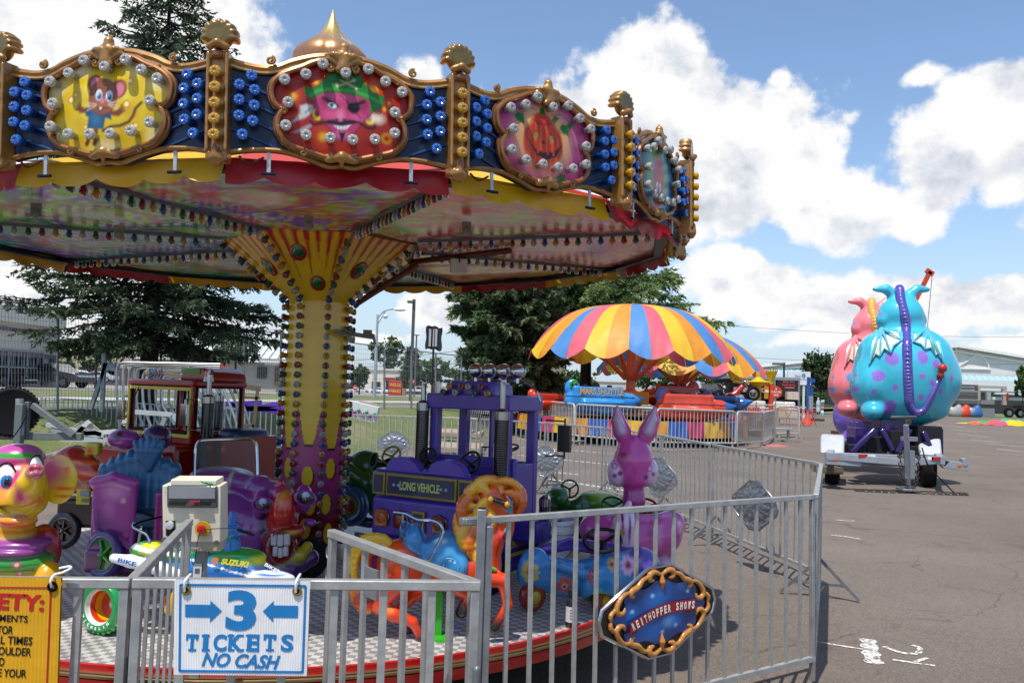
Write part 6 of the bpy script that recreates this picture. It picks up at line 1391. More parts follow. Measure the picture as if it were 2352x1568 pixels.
# cab
cw = .60; cx0 = .12; cy0 = .42; cd = .42
def cab2(W0, D, x0, y0, z0, zs, z1, col, fr, mid):
    mb = MB(col)
    for x in (x0+fr/2, x0+W0-fr/2):
        for y in (y0+fr/2, y0+D-fr/2): mb.beam((x, y, z0), (x, y, z1), fr, fr)
    mb.beam((x0+W0*mid, y0+D-fr/2, zs), (x0+W0*mid, y0+D-fr/2, z1), .018, fr*.8)
    mb.box((x0+W0/2, y0+D/2, z1+.01), (W0+.03, D+.05, .10))
    for y in (y0+fr/2, y0+D-fr/2): mb.box((x0+W0/2, y, (z0+zs)/2), (W0-fr*.9, fr*.9, zs-z0))
    for x in (x0+fr/2, x0+W0-fr/2): mb.box((x, y0+D/2, (z0+zs)/2), (fr*.9, D-fr*.9, zs-z0))
    o = mb.build('cab', 'plastic', t, bevel=.02, seg=3)
    return o
zc0, zcs, zc1 = z_bot+.1, zz(1050, 1062, 5.4), zz(1060, 915, 5.4)
cab2(cw, cd, cx0, cy0, zc0, zcs, zc1-.03, PT, .062, .42)
mb = MB('#5840ac')
mb.prism([(cx0+.1, zc1), (cx0+cw*.82, zc1), (cx0+cw*.80, zc1+.085), (cx0+cw*.76, zc1+.115), (cx0+.17, zc1+.115), (cx0+.13, zc1+.085)], cy0+.0, cy0+.26); mb.build('roof_box', 'plastic', t, bevel=.018, seg=3)
for i, (cl, dz) in enumerate(zip(('green', 'yellow', 'white', 'red', 'white', 'green', 'red', 'yellow'), (0, 1, 0, 1, 1, 0, 1, 0))):
    o = bulb('roof_bulb', cl, t, Matrix.Translation((cx0+.125+i*.048, cy0-.003, zc1+.038+dz*.04)) @ ydir((0, -1, 0)) @ Matrix.Scale(.95, 4))
for i in range(4):
    x = cx0+.28+i*.105; mb = MB('#c8ccd0'); mb.ball((x, cy0+.10, zc1+.185), (.046, .046, .046), 20, 14); mb.ring((x, cy0+.125, zc1+.185), .047, .006, 20, 6, (0, 1, 0)); mb.tube([(x, cy0+.11, zc1+.11), (x, cy0+.11, zc1+.15)], .01, 6); mb.build('roof_lamp', 'chrome', t)
mb = MB('#b8bcc2'); mb.tube(smoothcurve([(cx0+.2, cy0+.2, zc1+.12), (cx0+.5, cy0+.2, zc1+.125), (cx0+.66, cy0+.2, zc1+.09), (cx0+.72, cy0+.2, zc1+.0)]), .009, 8); mb.build('roof_bar', 'chrome', t)
stack(t, cx0-.035, cy0-.03, zcs-.12, zz(948, 925, 5.4), zz(945, 872, 5.4), .042, bend=(-.3, 0)); stack(t, cx0+cw+.02, cy0-.12, z_top-.03, zz(1172, 945, 5.2), zz(1180, 870, 5.2), .046, bend=(-.35, 0))
stack(t, cx0+cw+.19, cy0+.16, z_bot+.10, z_bot+.24, z_bot+.25, .035)
for x, y in ((cx0+.18, cy0+.62), (cx0+cw+.25, cy0+.3)):
    zm = (zcs+zc1)/2-.03; mb = MB('#0c0a10'); mb.box((x, y, zm), (.085, .04, .17)); mb.tube([(x, y, zm-.13), (x, y, zm+.13)], .007, 6); mb.tube([(x, y, zm+.11), (x-.12, y-.04, zm+.115)], .006, 6); mb.tube([(x, y, zm-.11), (x-.12, y-.04, zm-.115)], .006, 6); mb.build('mirror', 'plastic', t, bevel=.008)
steering(t, (cx0+.06, cy0-.11, z_top+.05), .075, '#08080a', (-.1, -.75, .45)); steering(t, (cx0+.40, cy0-.13, z_top+.05), .078, '#08080a', (-.1, -.75, .45)); steering(t, (cx0+.34, cy0+.5, z_top+.11), .06, '#08080a', (0, -.3, .8))
mb = MB('#3c2684'); mb.box((cx0+cw+.12, cy0+.2, z_bot+.04), (.2, .34, .14)); 
mb.build('fuel_tank', 'plastic', t, bevel=.02)
for yy in (.18, .86):
    c = Vector((W+.02, yy, .125)); mb = MB('#0a0a0c'); mb.lathe([(.05, -.045), (.115, -.045), (.125, -.03), (.125, .03), (.115, .045), (.08, .045)], c, 30, axis=(1, 0, 0)); w_ = mb.build('wheel', 'rubber', t)
    mb = MB('#8a2a7a'); mb.lathe([(.082, .03), (.07, .04), (.03, .02), (0, .03)], c, 24, axis=(1, 0, 0)); mb.build('rim', 'gloss', w_)
    mb = MB(PT); mb.tube([(W+.03, yy+.17*math.cos(a), .125+.165*math.sin(a)) for a in np.linspace(0, math.pi, 13)], .032, 8); mb.build('fender', 'plastic', t)
mb = MB('#3a2280'); mb.box((W+.0, .52, z_bot-.08), (.05, .34, .2)); 
mb.text('LONG VEHICLE', facing((W+.027, .52, z_bot-.04), (0, 1, 0), (1, 0, 0)), .05, .28, '#a89820', .02); mb.box((W+.026, .52, z_bot-.105), (.006, .32, .02), col='#b8a81c'); mb.build('side_board', 'plastic', t)
# --- rearing horse
s = Scr(4.12); t = fig('horse_figure', 'orange galloping horse with a yellow curly mane and blue saddle', 1010, 4.12)
OR, MY, MO = '#d83c08', '#e0a818', '#c85a10'
pr_ = [s.e(922, 1298, -8, 56, 50, 60, OR), s.e(1010, 1312, 0, 80, 46, 44, OR, 14), s.e(1100, 1305, 6, 50, 46, 46, OR, 12), s.c([(1110, 1290, 0), (1125, 1240, -4), (1130, 1190, -8)], [40, 30, 26], OR, 12),
       s.c([(1130, 1140, -10), (1160, 1175, -14), (1164, 1215, -16)], [30, 24, 17], '#d8500c', 8), s.e(1158, 1230, -16, 19, 18, 14, '#b82440', 6), s.c([(1118, 1125, 0), (1112, 1104, 0)], [9, 5], OR, 4),
       s.c([(905, 1340, -26), (868, 1392, -30), (905, 1410, -30), (948, 1428, -28), (960, 1452, -28)], [30, 16, 17, 11, 9], OR, 6), s.c([(965, 1345, 24), (935, 1378, 26), (908, 1402, 26), (932, 1436, 26)], [28, 16, 11, 9], OR, 6),
       s.c([(1112, 1325, -24), (1156, 1332, -28), (1166, 1388, -28), (1150, 1418, -28)], [24, 15, 11, 9], OR, 6), s.c([(1040, 1345, 20), (1078, 1366, 28), (1066, 1388, 28)], [22, 12, 9], OR, 6),
       s.c([(963, 1452, -28), (966, 1466, -30)], [10, 13], '#1c1008', 2), s.c([(932, 1436, 26), (938, 1448, 26)], [10, 13], '#0c0a08', 2), s.c([(1148, 1420, -28), (1134, 1440, -28)], [11, 15], '#1c140c', 2), s.c([(1064, 1388, 28), (1060, 1404, 28)], [11, 15], '#0c0a08', 2)]
bp(t, 'body', pr_, .0055, spots=[s.sp(905, 1275, -50, (30, 30, 22), '#e85a14', .8), s.sp(885, 1400, -40, (14, 30, 8), '#e88a30', .8), s.sp(990, 1355, -40, (60, 40, 14), '#a82808', .9), s.sp(1158, 1232, -34, (4, 16, 7), '#200408', .3)])
mp(t, 'support_post', MB('#2c9c18').box((s.p(1008, 1400).x, 4.12, DZ+.13), (.035, .035, .27)).box((s.p(1012, 1400).x, 4.1, DZ+.006), (.12, .14, .012)), 'satin')
pr_ = []
for pts, r0, cl in (([(1082, 1225), (1096, 1185), (1112, 1155), (1134, 1138)], 15, '#e8b020'), ([(1102, 1250), (1124, 1212), (1130, 1180), (1120, 1158)], 14, '#e09a18'), ([(1092, 1200), (1104, 1165), (1124, 1128), (1146, 1122)], 12, '#f0c038'), ([(1085, 1130), (1100, 1108), (1130, 1102), (1150, 1118), (1146, 1140)], 13, MY), ([(1075, 1160), (1078, 1130), (1105, 1118), (1125, 1135)], 15, MY), ([(1060, 1200), (1062, 1160), (1085, 1138), (1110, 1150)], 16, MO), ([(1055, 1235), (1052, 1200), (1066, 1168), (1090, 1160)], 15, MY),
                    ([(1066, 1262), (1060, 1230), (1075, 1190), (1100, 1180)], 15, MY), ([(1090, 1285), (1078, 1255), (1088, 1215), (1110, 1200)], 15, MO), ([(1110, 1300), (1092, 1275), (1098, 1235), (1115, 1215)], 14, MY), ([(1105, 1250), (1120, 1215), (1112, 1180), (1100, 1160)], 17, '#d88a14'),
                    ([(1150, 1118), (1175, 1112), (1196, 1130), (1200, 1160), (1186, 1180)], 13, MO), ([(1160, 1130), (1182, 1135), (1188, 1158), (1176, 1172)], 11, '#e0761c'), ([(1120, 1120), (1150, 1104), (1182, 1110), (1204, 1140)], 10, '#e0901c'), ([(1064, 1215), (1080, 1245), (1100, 1250), (1104, 1228), (1092, 1222)], 10, '#e8b830')):
    q = smoothcurve([Vector((x, 0, y)) for x, y in pts], 3); n_ = len(q); pr_.append(s.c([(p.x, p.z, -22+8*math.sin(i*.5+pts[0][0])) for i, p in enumerate(q)], [max(3, .92*r0*math.sin(math.pi*(.18+.72*i/(n_-1)))) for i in range(n_)], cl, 2.2))
bp(t, 'mane', pr_, .005, kc=.006, paint=lambda V, c: (lambda w: c*w+np.array(hx('#b83408'))*(1-w))(np.clip((V[:, 1:2].min()+.052-V[:, 1:2])/.034+.25, .15, 1)))  # deeper strands turn dark orange: crease shade put into the colour
pr_ = []
for pts, r0, cl in (([(905, 1262), (880, 1238), (840, 1240), (818, 1265), (812, 1310), (822, 1352)], 13, '#e0b01c'), ([(890, 1268), (858, 1256), (840, 1285), (850, 1330), (868, 1352)], 12, '#c8500c'), ([(868, 1340), (872, 1372), (850, 1392), (826, 1384), (824, 1362), (840, 1358)], 12, '#c83010'), ([(812, 1330), (814, 1372), (838, 1402), (862, 1392)], 10, '#e0901c')):
    q = smoothcurve([Vector((x, 0, y)) for x, y in pts], 3); n_ = len(q); pr_.append(s.c([(p.x, p.z, -20+5*math.sin(i*.6)) for i, p in enumerate(q)], [max(3, r0*math.sin(math.pi*(.25+.6*i/(n_-1)))) for i in range(n_)], cl, 2))
bp(t, 'tail', pr_, .005)
pr_ = [s.e(1015, 1268, -4, 62, 50, 50, '#2c84c0'), s.e(955, 1240, -4, 30, 44, 38, '#2c84c0', 8), s.e(1050, 1300, -20, 30, 32, 38, '#2c84c0', 10), s.e(930, 1218, 0, 14, 40, 22, '#1c4c80', 6), s.e(985, 1225, -4, 34, 34, 26, '#12324c', sub=True, k=8)]
bp(t, 'saddle', pr_, .0055, spots=[s.sp(1035, 1300, -52, (30, 20, 30), '#58a8d8', .5), s.sp(1035, 1300, -54, (24, 20, 24), '#2c84c0', .2), s.sp(1035, 1285, -50, (3, 20, 3), '#d0e8f4', .3), s.sp(1045, 1290, -50, (2.5, 20, 2.5), '#d0e8f4', .3), s.sp(1010, 1240, -40, (12, 20, 5), '#bcdcf0', .7)])
mb = MB('#70b8dc')
for a_ in (0, 2.1, 4.2):
    pts = [s.p(1035+math.cos(a_+u*4)*(20-14*u), 1300+math.sin(a_+u*4)*(20-14*u), -52+6*u) for u in np.linspace(0, 1, 14)]; mb.tube(pts, .0018, 4)
mp(t, 'saddle_scroll', mb)
mb = MB('#b8bcc2'); Pw = [(905, 1176, 20), (933, 1180, 0), (960, 1193, -20), (989, 1194, -30), (1011, 1204, -40), (1017, 1226, -44), (1002, 1258, -48), (985, 1290, -50), (968, 1330, -52)]
mb.tube(smoothcurve([s.p(*q) for q in Pw], 5), 3.6*s.k, 8); mb.tube([s.p(925, 1180, 5), s.p(924, 1240, 5)], 3.4*s.k, 8); mp(t, 'grab_rail', mb, 'chrome')
mb = MB('#0c0a0a'); mb.tube([s.p(1130, 1146, -44), s.p(1164, 1158, -50)], 7*s.k, 10); mb.ball(s.p(1166, 1158, -52), 8*s.k, 10, 8, col='#c89018'); mb.ball(s.p(1128, 1146, -44), 9*s.k, 10, 8, col='#c89018'); mp(t, 'handle', mb)
mb = MB('#3a9ab4'); 
for q in ([(1150, 1185, -36), (1175, 1165, -38), (1170, 1150, -36)], [(1148, 1200, -34), (1176, 1192, -38)], [(1176, 1150, -36), (1172, 1200, -38), (1160, 1220, -36)]): mb.tube([s.p(*x) for x in q], 3*s.k, 7)
mp(t, 'bridle', mb)
pr_ = [s.c([(990, 1318, -52), (1000, 1312, -54), (1010, 1320, -52)], 4, '#2cb81c'), s.c([(1104, 1310, -40), (1120, 1300, -42), (1136, 1308, -36)], 5, '#58a818')]
bp(t, 'harness_trim', pr_[1:], .003)
# --- flower car
s = Scr(4.75); t = fig('flower_car', 'low blue and violet toy car painted with flowers', 1350, 4.75, 'ride vehicle')
BB, VV = '#2f86c4', '#5a3ca0'
pr_ = [s.c([(1230, 1315, 0), (1300, 1320, 0), (1400, 1318, 5), (1480, 1300, 20)], [42, 44, 46, 36], BB), s.e(1228, 1308, -22, 38, 36, 50, BB, 12), s.e(1378, 1345, -46, 44, 30, 48, BB, 12), s.e(1468, 1298, 30, 44, 60, 44, VV, 12), s.c([(1250, 1262, 50), (1310, 1248, 55), (1400, 1262, 50), (1450, 1275, 30)], [12, 14, 16, 16], VV, 8),
       s.c([(1240, 1290, -26), (1290, 1300, -52), (1340, 1318, -60)], [10, 10, 12], BB, 10), s.e(1320, 1262, 8, 58, 44, 34, '#1c0c14', sub=True, k=6), s.e(1378, 1392, -62, 34, 30, 32, '#180808', sub=True, k=4)]
fl = []
for fx, fy, fr, c1, c2 in ((1218, 1310, 22, '#c8b02c', '#b82018'), (1296, 1345, 20, '#c85028', '#e8a090'), (1372, 1372, 26, '#58b83c', '#e8e0d0'), (1358, 1318, 14, '#a84030', '#7a2c20'), (1445, 1300, 20, '#d8a8d0', '#c83048'), (1406, 1296, 12, '#c8a040', '#b02818'), (1335, 1248, 14, '#58a048', '#7a6c2c'), (1500, 1330, 14, '#e8c8d8', '#c83048')):
    for k in range(9): a_ = k*2*math.pi/9; fl.append(s.sp(fx+math.cos(a_)*fr*.65, fy+math.sin(a_)*fr*.8, -40, (fr*.16+abs(math.cos(a_))*fr*.2, 60, fr*.16+abs(math.sin(a_))*fr*.24), c1, .35))
    fl += [s.sp(fx, fy, -40, (fr*.34, 60, fr*.38), c2, .2), s.sp(fx, fy, -40, (fr*.15, 60, fr*.17), '#58140c', .2)]
bp(t, 'body', pr_, .0055, spots=fl+[s.sp(1260, 1365, -40, (40, 60, 8), '#58b8e0', .8)])
steering(t, s.p(1384, 1240, 10)-Vector(t.location), 42*s.k, '#08080a', (-.1, -.45, .85))
for px, py, dy in ((1386, 1382, -44), (1222, 1375, -40), (1490, 1350, 20)):
    c = s.p(px, py, dy); c.z = DZ+.078; mb = MB('#8c1408'); mb.lathe([(.03, -.03), (.07, -.03), (.078, -.015), (.078, .02), (.068, .034), (.05, .036)], c, 26, axis=(.55, -.83, 0)); w_ = mp(t, 'wheel', mb); mb = MB('#c8a41c'); mb.lathe([(.05, .036), (.045, .03), (.02, .045), (0, .05)], c, 20, axis=(.55, -.83, 0)); reparent(mb.build('rim', 'gloss', w_), t)
# --- rabbit carriage
s = Scr(5.35); t = fig('rabbit_carriage', 'pink carriage with a tall eared magenta rabbit seen from behind', 1455, 5.35)
MG = '#c8489c'; LG = '#dcc0d8'
pr_ = [s.e(1455, 1058, 0, 45, 44, 52, MG), s.e(1455, 1090, 0, 38, 38, 34, MG, 10), s.e(1453, 1022, 0, 32, 32, 26, MG, 10), s.e(1420, 1083, 2, 25, 30, 34, LG, 5), s.e(1487, 1083, 2, 25, 30, 34, LG, 5), s.c([(1455, 1105, 0), (1456, 1148, 0)], [20, 26], '#a03080', 6)]
sp_ = [s.sp(x, y, -24, (r, 20, r), c, .25) for x, y, r, c in ((1412, 1070, 7, '#b04a98'), (1424, 1086, 6, '#9a2c80'), (1412, 1092, 5, '#b04a98'), (1492, 1075, 7, '#b04a98'), (1482, 1095, 6, '#9a2c80'), (1500, 1088, 5, '#b04a98'), (1412, 1070, 4, '#dcc0dc'), (1492, 1075, 4, '#dcc0dc'))]
bp(t, 'head', pr_, .0058, spots=sp_+[s.sp(1432, 1048, -40, (8, 20, 8), '#8c1030', .5)])
for pts, sx in (([(1440, 1026, 0), (1428, 990, 0), (1420, 965, 2), (1418, 936, 5)], -1), ([(1470, 1026, 0), (1488, 990, 0), (1498, 965, 2), (1504, 938, 5)], 1)):
    pr_ = [s.c(pts, [13, 21, 17, 5], '#c8489c'), s.c([(x, y, dy-18) for x, y, dy in pts[1:]], [11, 9, 3], '#c8a4c4', 5)]
    bp(t, 'ear', pr_, .005)
pr_ = [s.c([(1365, 1215, -20), (1400, 1230, -38), (1460, 1238, -46), (1520, 1228, -34), (1540, 1205, 0)], [34, 36, 38, 40, 34], '#c04c98'), s.c([(1350, 1188, -10), (1400, 1186, -44), (1500, 1190, -44), (1542, 1180, 0)], [9, 9, 9, 9], '#c050a0', 6), s.c([(1362, 1200, 60), (1450, 1180, 90), (1535, 1195, 60)], [26, 26, 26], '#2c6a1c', 8), s.b(1450, 1262, 10, 80, 70, 22, '#7a2060', rd=12, k=8),
       s.e(1522, 1262, -40, 17, 20, 30, '#c8a0c0', 5), s.e(1372, 1262, -40, 17, 20, 30, '#c8a0c0', 5), s.e(1523, 1288, -44, 20, 26, 14, '#c8a0c0', 4)]
bp(t, 'carriage_body', pr_, .0062, spots=[s.sp(1500, 1225, -80, (10, 30, 14), '#98206c', .7), s.sp(1512, 1240, -80, (8, 40, 22), '#d888c0', .9)])
pr_ = [s.c([(1436, 1255, -80), (1434, 1205, -86), (1445, 1155, -74)], [24, 26, 6], LG)]
for dx in (-22, -12, 12, 22): pr_.append(s.c([(1436+dx, 1262, -80), (1434+dx*1.2, 1215, -84), (1442+dx*.6, 1172, -74)], [8, 8, 3], '#c050a0' if abs(dx) > 20 else '#d8b8d4', 3))
bp(t, 'petal_back', pr_, .005, spots=[s.sp(1430, 1190, -105, (3, 20, 30), '#8c1c6c', .4), s.sp(1446, 1215, -105, (3, 20, 30), '#8c1c6c', .4)])
mp(t, 'number_tag', MB('#b88a18').box(s.p(1428, 1222, -116), (11*s.k, .004, 9*s.k)), 'satin')
for px, py, cl in ((1408, 1160, '#0c4a1c'), (1484, 1164, '#8c1010')): steering(t, s.p(px, py, 10)-Vector(t.location), 26*s.k, cl, (0, -.6, .75))
mp(t, 'chassis', MB('#2c0c24').box(s.p(1450, 1290, 20)-Vector((0, 0, .04)), (.36, .3, .16)), 'plastic', bevel=.03)
# --- green car far right
s = Scr(6.3); t = fig('green_car', 'green open toy car behind the pink rabbit carriage', 1335, 6.3, 'ride vehicle')
pr_ = [s.c([(1275, 1160, 0), (1330, 1165, -10), (1400, 1165, 0)], [26, 32, 30], '#175a1c'), s.e(1282, 1140, 0, 30, 50, 26, '#1c6420', 8), s.e(1370, 1150, 10, 44, 50, 24, '#4a8c1c', 10), s.e(1310, 1138, 0, 34, 34, 16, '#280c18', sub=True, k=4), s.b(1340, 1215, 10, 66, 50, 30, '#103c14', rd=10, k=10)]
bp(t, 'body', pr_, .007, spots=[s.sp(1385, 1135, -10, (22, 40, 10), '#a8b83c', .8)]); steering(t, s.p(1308, 1122, -10)-Vector(t.location), 20*s.k, '#0c4a24', (-.1, -.9, .3)); mp(t, 'wheel', MB('#0c0c0e').lathe([(.04, -.04), (.11, -.03), (.11, .03), (.04, .04)], Vector((s.p(1300, 1200).x, 6.12, DZ+.11)), 20, axis=(0, 1, 0)), 'rubber')
# --- green car left of the purple truck
s = Scr(6.6); t = fig('green_car', 'green toy car with a swollen blue wheel beside the column', 835, 6.6, 'ride vehicle')
pr_ = [s.c([(790, 1085, 0), (840, 1070, 0), (900, 1085, 10)], [26, 34, 34], '#0f4c18'), s.c([(770, 1110, -40), (800, 1085, -44), (840, 1110, -40), (862, 1170, -34)], [14, 22, 24, 16], '#10521a', 10), s.e(890, 1130, 0, 40, 50, 60, '#0c4014', 12), s.c([(780, 1050, -10), (800, 1066, -10)], [16, 18], '#3c2470', 4), s.e(872, 1062, -4, 26, 34, 22, '#0c0808', sub=True, k=5), s.c([(780, 1185, -20), (850, 1200, -20)], [14, 12], '#12305c', 4)]
bp(t, 'body', pr_, .0075)
c = s.p(804, 1160, -60); mb = MB('#12406c'); mb.ring(c, .115, .045, 30, 10, (-.3, -.95, .05)); mb.lathe([(.085, 0), (.05, .02), (0, .02)], c, 20, axis=(-.3, -.95, 0), cols=['#5c6c10', '#7a1408', '#7a1408']); mp(t, 'wheel', mb)
steering(t, s.p(860, 1060, -10)-Vector(t.location), 20*s.k, '#0c4a1c', (-.9, -.4, .2)); steering(t, s.p(899, 1046, -10)-Vector(t.location), 22*s.k, '#8c8a10', (-.3, -.8, .4))
# --- blue car glimpsed behind the column and red fender
s = Scr(7.6); t = fig('blue_car', 'dark blue and red toy car half hidden behind the column', 640, 7.6, 'ride vehicle')
bp(t, 'body', [s.c([(560, 1060, 0), (640, 1075, 0), (700, 1090, 0)], [40, 44, 40], '#14305c'), s.c([(560, 1120, -30), (610, 1130, -30), (650, 1160, -30)], [30, 34, 24], '#7a1410', 8), s.e(640, 1140, 0, 60, 50, 40, '#142c5c', 8), s.e(620, 1080, -20, 24, 20, 20, '#8c2c80', 5)], .009)
mp(t, 'wheel', MB('#0c0c0e').lathe([(.04, -.04), (.12, -.03), (.12, .03), (.04, .04)], Vector((s.p(600, 1200).x, 7.45, DZ+.12)), 20, axis=(0, 1, 0)), 'rubber')
# ------------------------------------------------------------------ loose things on the deck
c = at(1273, 1240, 5.45); t = thing('bucket', 'white plastic bucket with a torn blue and red label', 'bucket', (c.x, 5.45, DZ))
MB('#dcdcd8').lathe([(.125, .0), (.128, .01), (.138, .30), (.150, .305), (.150, .325), (.140, .33), (.141, .355), (.152, .36), (.152, .38), (.143, .385), (.135, .38), (.125, .012), (0, .01)], n=40).build('pail', 'plastic', t)
mb = MB('#1c2c6c'); mb.grid(lambda u, v: (.1345*math.sin(R(-75+80*u)), -.1345*math.cos(R(-75+80*u)), .09+.16*v), 12, 6, colf=lambda u, v: '#a01820' if (u > .45 and v < .7 or v < .3) else ('#1c2c6c' if v > .45 else '#c8c0b8')); mb.build('label', 'satin', t)
mb = MB('#3c3c3c'); mb.tube([(.14*math.cos(a), -.14*math.sin(a)*.9-.02, .30-.16*math.sin(a)) for a in np.linspace(.1, 3.0, 16)], .0025, 5); mb.build('handle', 'steel', t)
c = at(1313, 1400, 4.36); t = thing('bottle', 'small dark bottle with a white label and black cap near the deck edge', 'bottle', (c.x, 4.36, DZ))
MB('#14090a').lathe([(.026, 0), (.03, .005), (.03, .115), (.026, .135), (.014, .15), (.013, .155)], n=24).build('flask', 'gloss', t)
mb = MB('#c8c8cc'); mb.lathe([(.0306, .03), (.0306, .108)], n=24, caps=False); [mb.box((0.004, -.031, .05+.014*i), (.03, .001, .004), col='#6a6a70') for i in range(4)]; mb.build('label', 'satin', t)
MB('#0c0c0e').lathe([(.018, .153), (.018, .185), (.016, .19), (0, .19)], n=20).build('cap', 'plastic', t)
mb = MB('#a81810'); mb.tube([at(1225, 1405, 4.6)*1, at(1262, 1415, 4.5)], .004, 6); 
for v in mb.v: v.z = DZ+.006
mb.build('red_strap', 'rubber', label='short red strap lying on the deck under the flower car', cat='strap')
mb = MB('#a81810'); mb.tube([at(163, 1242, 5.1), at(198, 1246, 5.1)], .006, 6)
for v in mb.v: v.z = DZ+.008
mb.build('red_strap', 'rubber', label='short red strap lying on the deck beside the green spoked wheel', cat='strap')
# ------------------------------------------------------------------ crowd barriers
def barrier(label, A, Bp, h=1.07, nb=17, rw=.028, bw=.017, z1=.16, feet=True, col='#b0b1ae', group='galvanised barriers around the carousel', name='crowd_barrier', over=0., tube=False, swing=False):
    A = Vector(A); Bp = Vector(Bp); g0 = A.z-h; g1 = Bp.z-h
    d = Vector((Bp.x-A.x, Bp.y-A.y, 0)); L_ = d.length; t = thing(name, label, 'barrier', (A.x, A.y, g0), math.atan2(d.y, d.x), group); dz = g1-g0; t.rotation_euler.x = float(rng.normal()*.009)
    P = lambda x, z, y=0.: Vector((x, y, z+dz*x/L_))
    if tube:
        r = .10; mb = MB(col); q = [P(0, z1), P(0, h-r), P(r*.3, h-r*.3), P(r, h), P(L_-r, h), P(L_-r*.3, h-r*.3), P(L_, h-r), P(L_, z1)]
        mb.tube(q, rw*.6, 8); mb.tube([P(0, z1), P(L_, z1)], rw*.5, 8); mb.build('tube_frame', 'galv', t)
        b0 = None
        for i in range(1, nb):
            x = L_*i/nb
            if b0 is None: mb = MB(col); mb.tube([(0, 0, z1), (0, 0, h)], bw*.5, 6); b0 = mb.build('bar', 'galv', t); b0.location = P(x, 0)
            else: copy_obj(b0, t, P(x, 0))
        for x in (.12, L_-.12): mb = MB(col); mb.beam(P(x, .0), P(x, z1), .04); mb.beam(P(x, .015, -.26), P(x, .015, .26), .05, .03); mb.build('foot', 'galv', t)
        return t
    mb = MB(col); mb.beam(P(-over, h-rw/2), P(L_+over, h-rw/2), rw, rw*.9); mb.build('top_rail', 'galv', t, bevel=.003)
    mb = MB(col); mb.beam(P(0, z1), P(L_, z1), rw*.9); mb.build('bottom_rail', 'galv', t)
    for x in (rw/2, L_-rw/2): mb = MB('#a6a7a5'); mb.beam(P(x, .04 if not swing else z1), P(x, h-rw*.95), rw*.8); mb.build('end_post', 'galv', t, bevel=.002)
    mb = MB(col); mb.beam((0, 0, z1), (0, 0, h-rw), bw, bw*.7, up=(0, 1, 0)); b0 = mb.build('bar', 'galv', t); b0.location = P(L_/nb, 0)
    for i in range(2, nb): copy_obj(b0, t, P(L_*i/nb, 0))
    if feet:
        for x in (.10,):
            mb = MB('#808386'); mb.beam(P(x, .30), P(x, .0, -.30), .025); mb.beam(P(x, .30), P(x, 0, .30), .025); mb.beam(P(x, .10, -.2), P(x, .10, .2), .02); mb.build('foot', 'galv', t)
    return t
pts = [(-160, 900, 18.6), (100, 911, 17.6), (330, 925, 16.9), (560, 939, 16.3), (785, 949, 15.6), (1101, 960, 14.6), (1256, 969, 13.2), (1390, 980, 12.2), (1520, 997, 10.6), (1635, 1018, 9.2), (1885, 1062, 7.0), (1872, 1134, 4.76)]
bl = ['back barrier beside the spare wheel trailer', 'back barrier in front of the wheel and grey metal heap', 'back barrier just left of the red truck cab', 'back barrier seen through the red truck cab', 'back barrier ending beside the column', 'back barrier on the grass edge behind the purple truck', 'back barrier seen through the purple cab window', 'back barrier right of the purple truck mirror', 'back barrier behind the rabbit ears', 'barrier right of the rabbit with a silver plate', 'barrier running to the far right corner post with a silver plate', 'side barrier seen almost edge on at the right']
V_ = [at(*p) for p in pts]
for i in range(len(V_)-1):
    a, b = V_[i], V_[i+1]; L_ = (b-a).length
    barrier(bl[i], a+(b-a).normalized()*.03, b-(b-a).normalized()*.03, nb=max(8, int(L_/.125)), feet=(i > 3), rw=.03, bw=.02)
a, b = at(1068, 1190, 3.44), at(1874, 1135, 4.74)
t = barrier('near right barrier carrying the oval show sign', a+(b-a)*.045, b, nb=18, rw=.03, bw=.018, over=.0)
mb = MB('#8d9092'); L_ = (b-a).length
mb.beam((-L_*.045-.0, -.018, 1.055), (.02, -.018, 1.055), .012, .03); mb.beam((-L_*.045, .018, 1.055), (.02, .018, 1.055), .012, .03); mb.beam((-L_*.045-.01, 0, 1.055), (-L_*.045+.004, 0, 1.055), .04, .03); mb.build('coupling_loop', 'galv', t, bevel=.004)
# free standing coupling post
c = at(1107, 1168, 3.45); t = thing('coupling_post', 'upright square steel post joining the near barriers, with a black capped top', 'post', (c.x, c.y, 0)); mb = MB('#8a8d90'); mb.beam((0, 0, 0), (0, 0, c.z), .036); mb.beam((.034, .01, 0), (.034, .01, c.z-.07), .030); mb.build('post', 'galv', t, bevel=.003)
MB('#16161a').box((0, 0, c.z+.002), (.030, .030, .006)).build('cap', 'rubber', t)
# front rail: two gate frames
g1_ = barrier('front barrier at the lower left carrying the yellow safety sign', at(-300, 1321, 2.24), at(302, 1325, 2.30), nb=5, rw=.030, bw=.021)
g2_ = barrier('front barrier carrying the white tickets sign', at(306, 1325, 2.30), at(1104, 1332, 2.40), nb=7, rw=.030, bw=.021)
barrier('left side barrier leading in to the control box', at(296, 1326, 2.33), at(432, 1190, 3.28), nb=8, rw=.028, bw=.015, feet=False, group='swung gate frames of the entrance')
g3_ = barrier('swung right gate in front of the orange horse', at(762, 1213, 3.12), at(1098, 1331, 2.43), nb=7, rw=.032, bw=.021, feet=False, group='swung gate frames of the entrance')
mb = MB('#8d9092'); mb.box((.30, .0, .93), (.10, .008, .10)); mb.build('latch_plate', 'galv', g3_)
mb = MB('#7d8083')
for z in (.98, .90): mb = MB('#7d8083'); mb.ring((-.012, 0, z), .016, .003, 14, 6, (0, 1, 0), sc=(1, 1.4)); mb.build('latch_ring', 'galv', g3_)
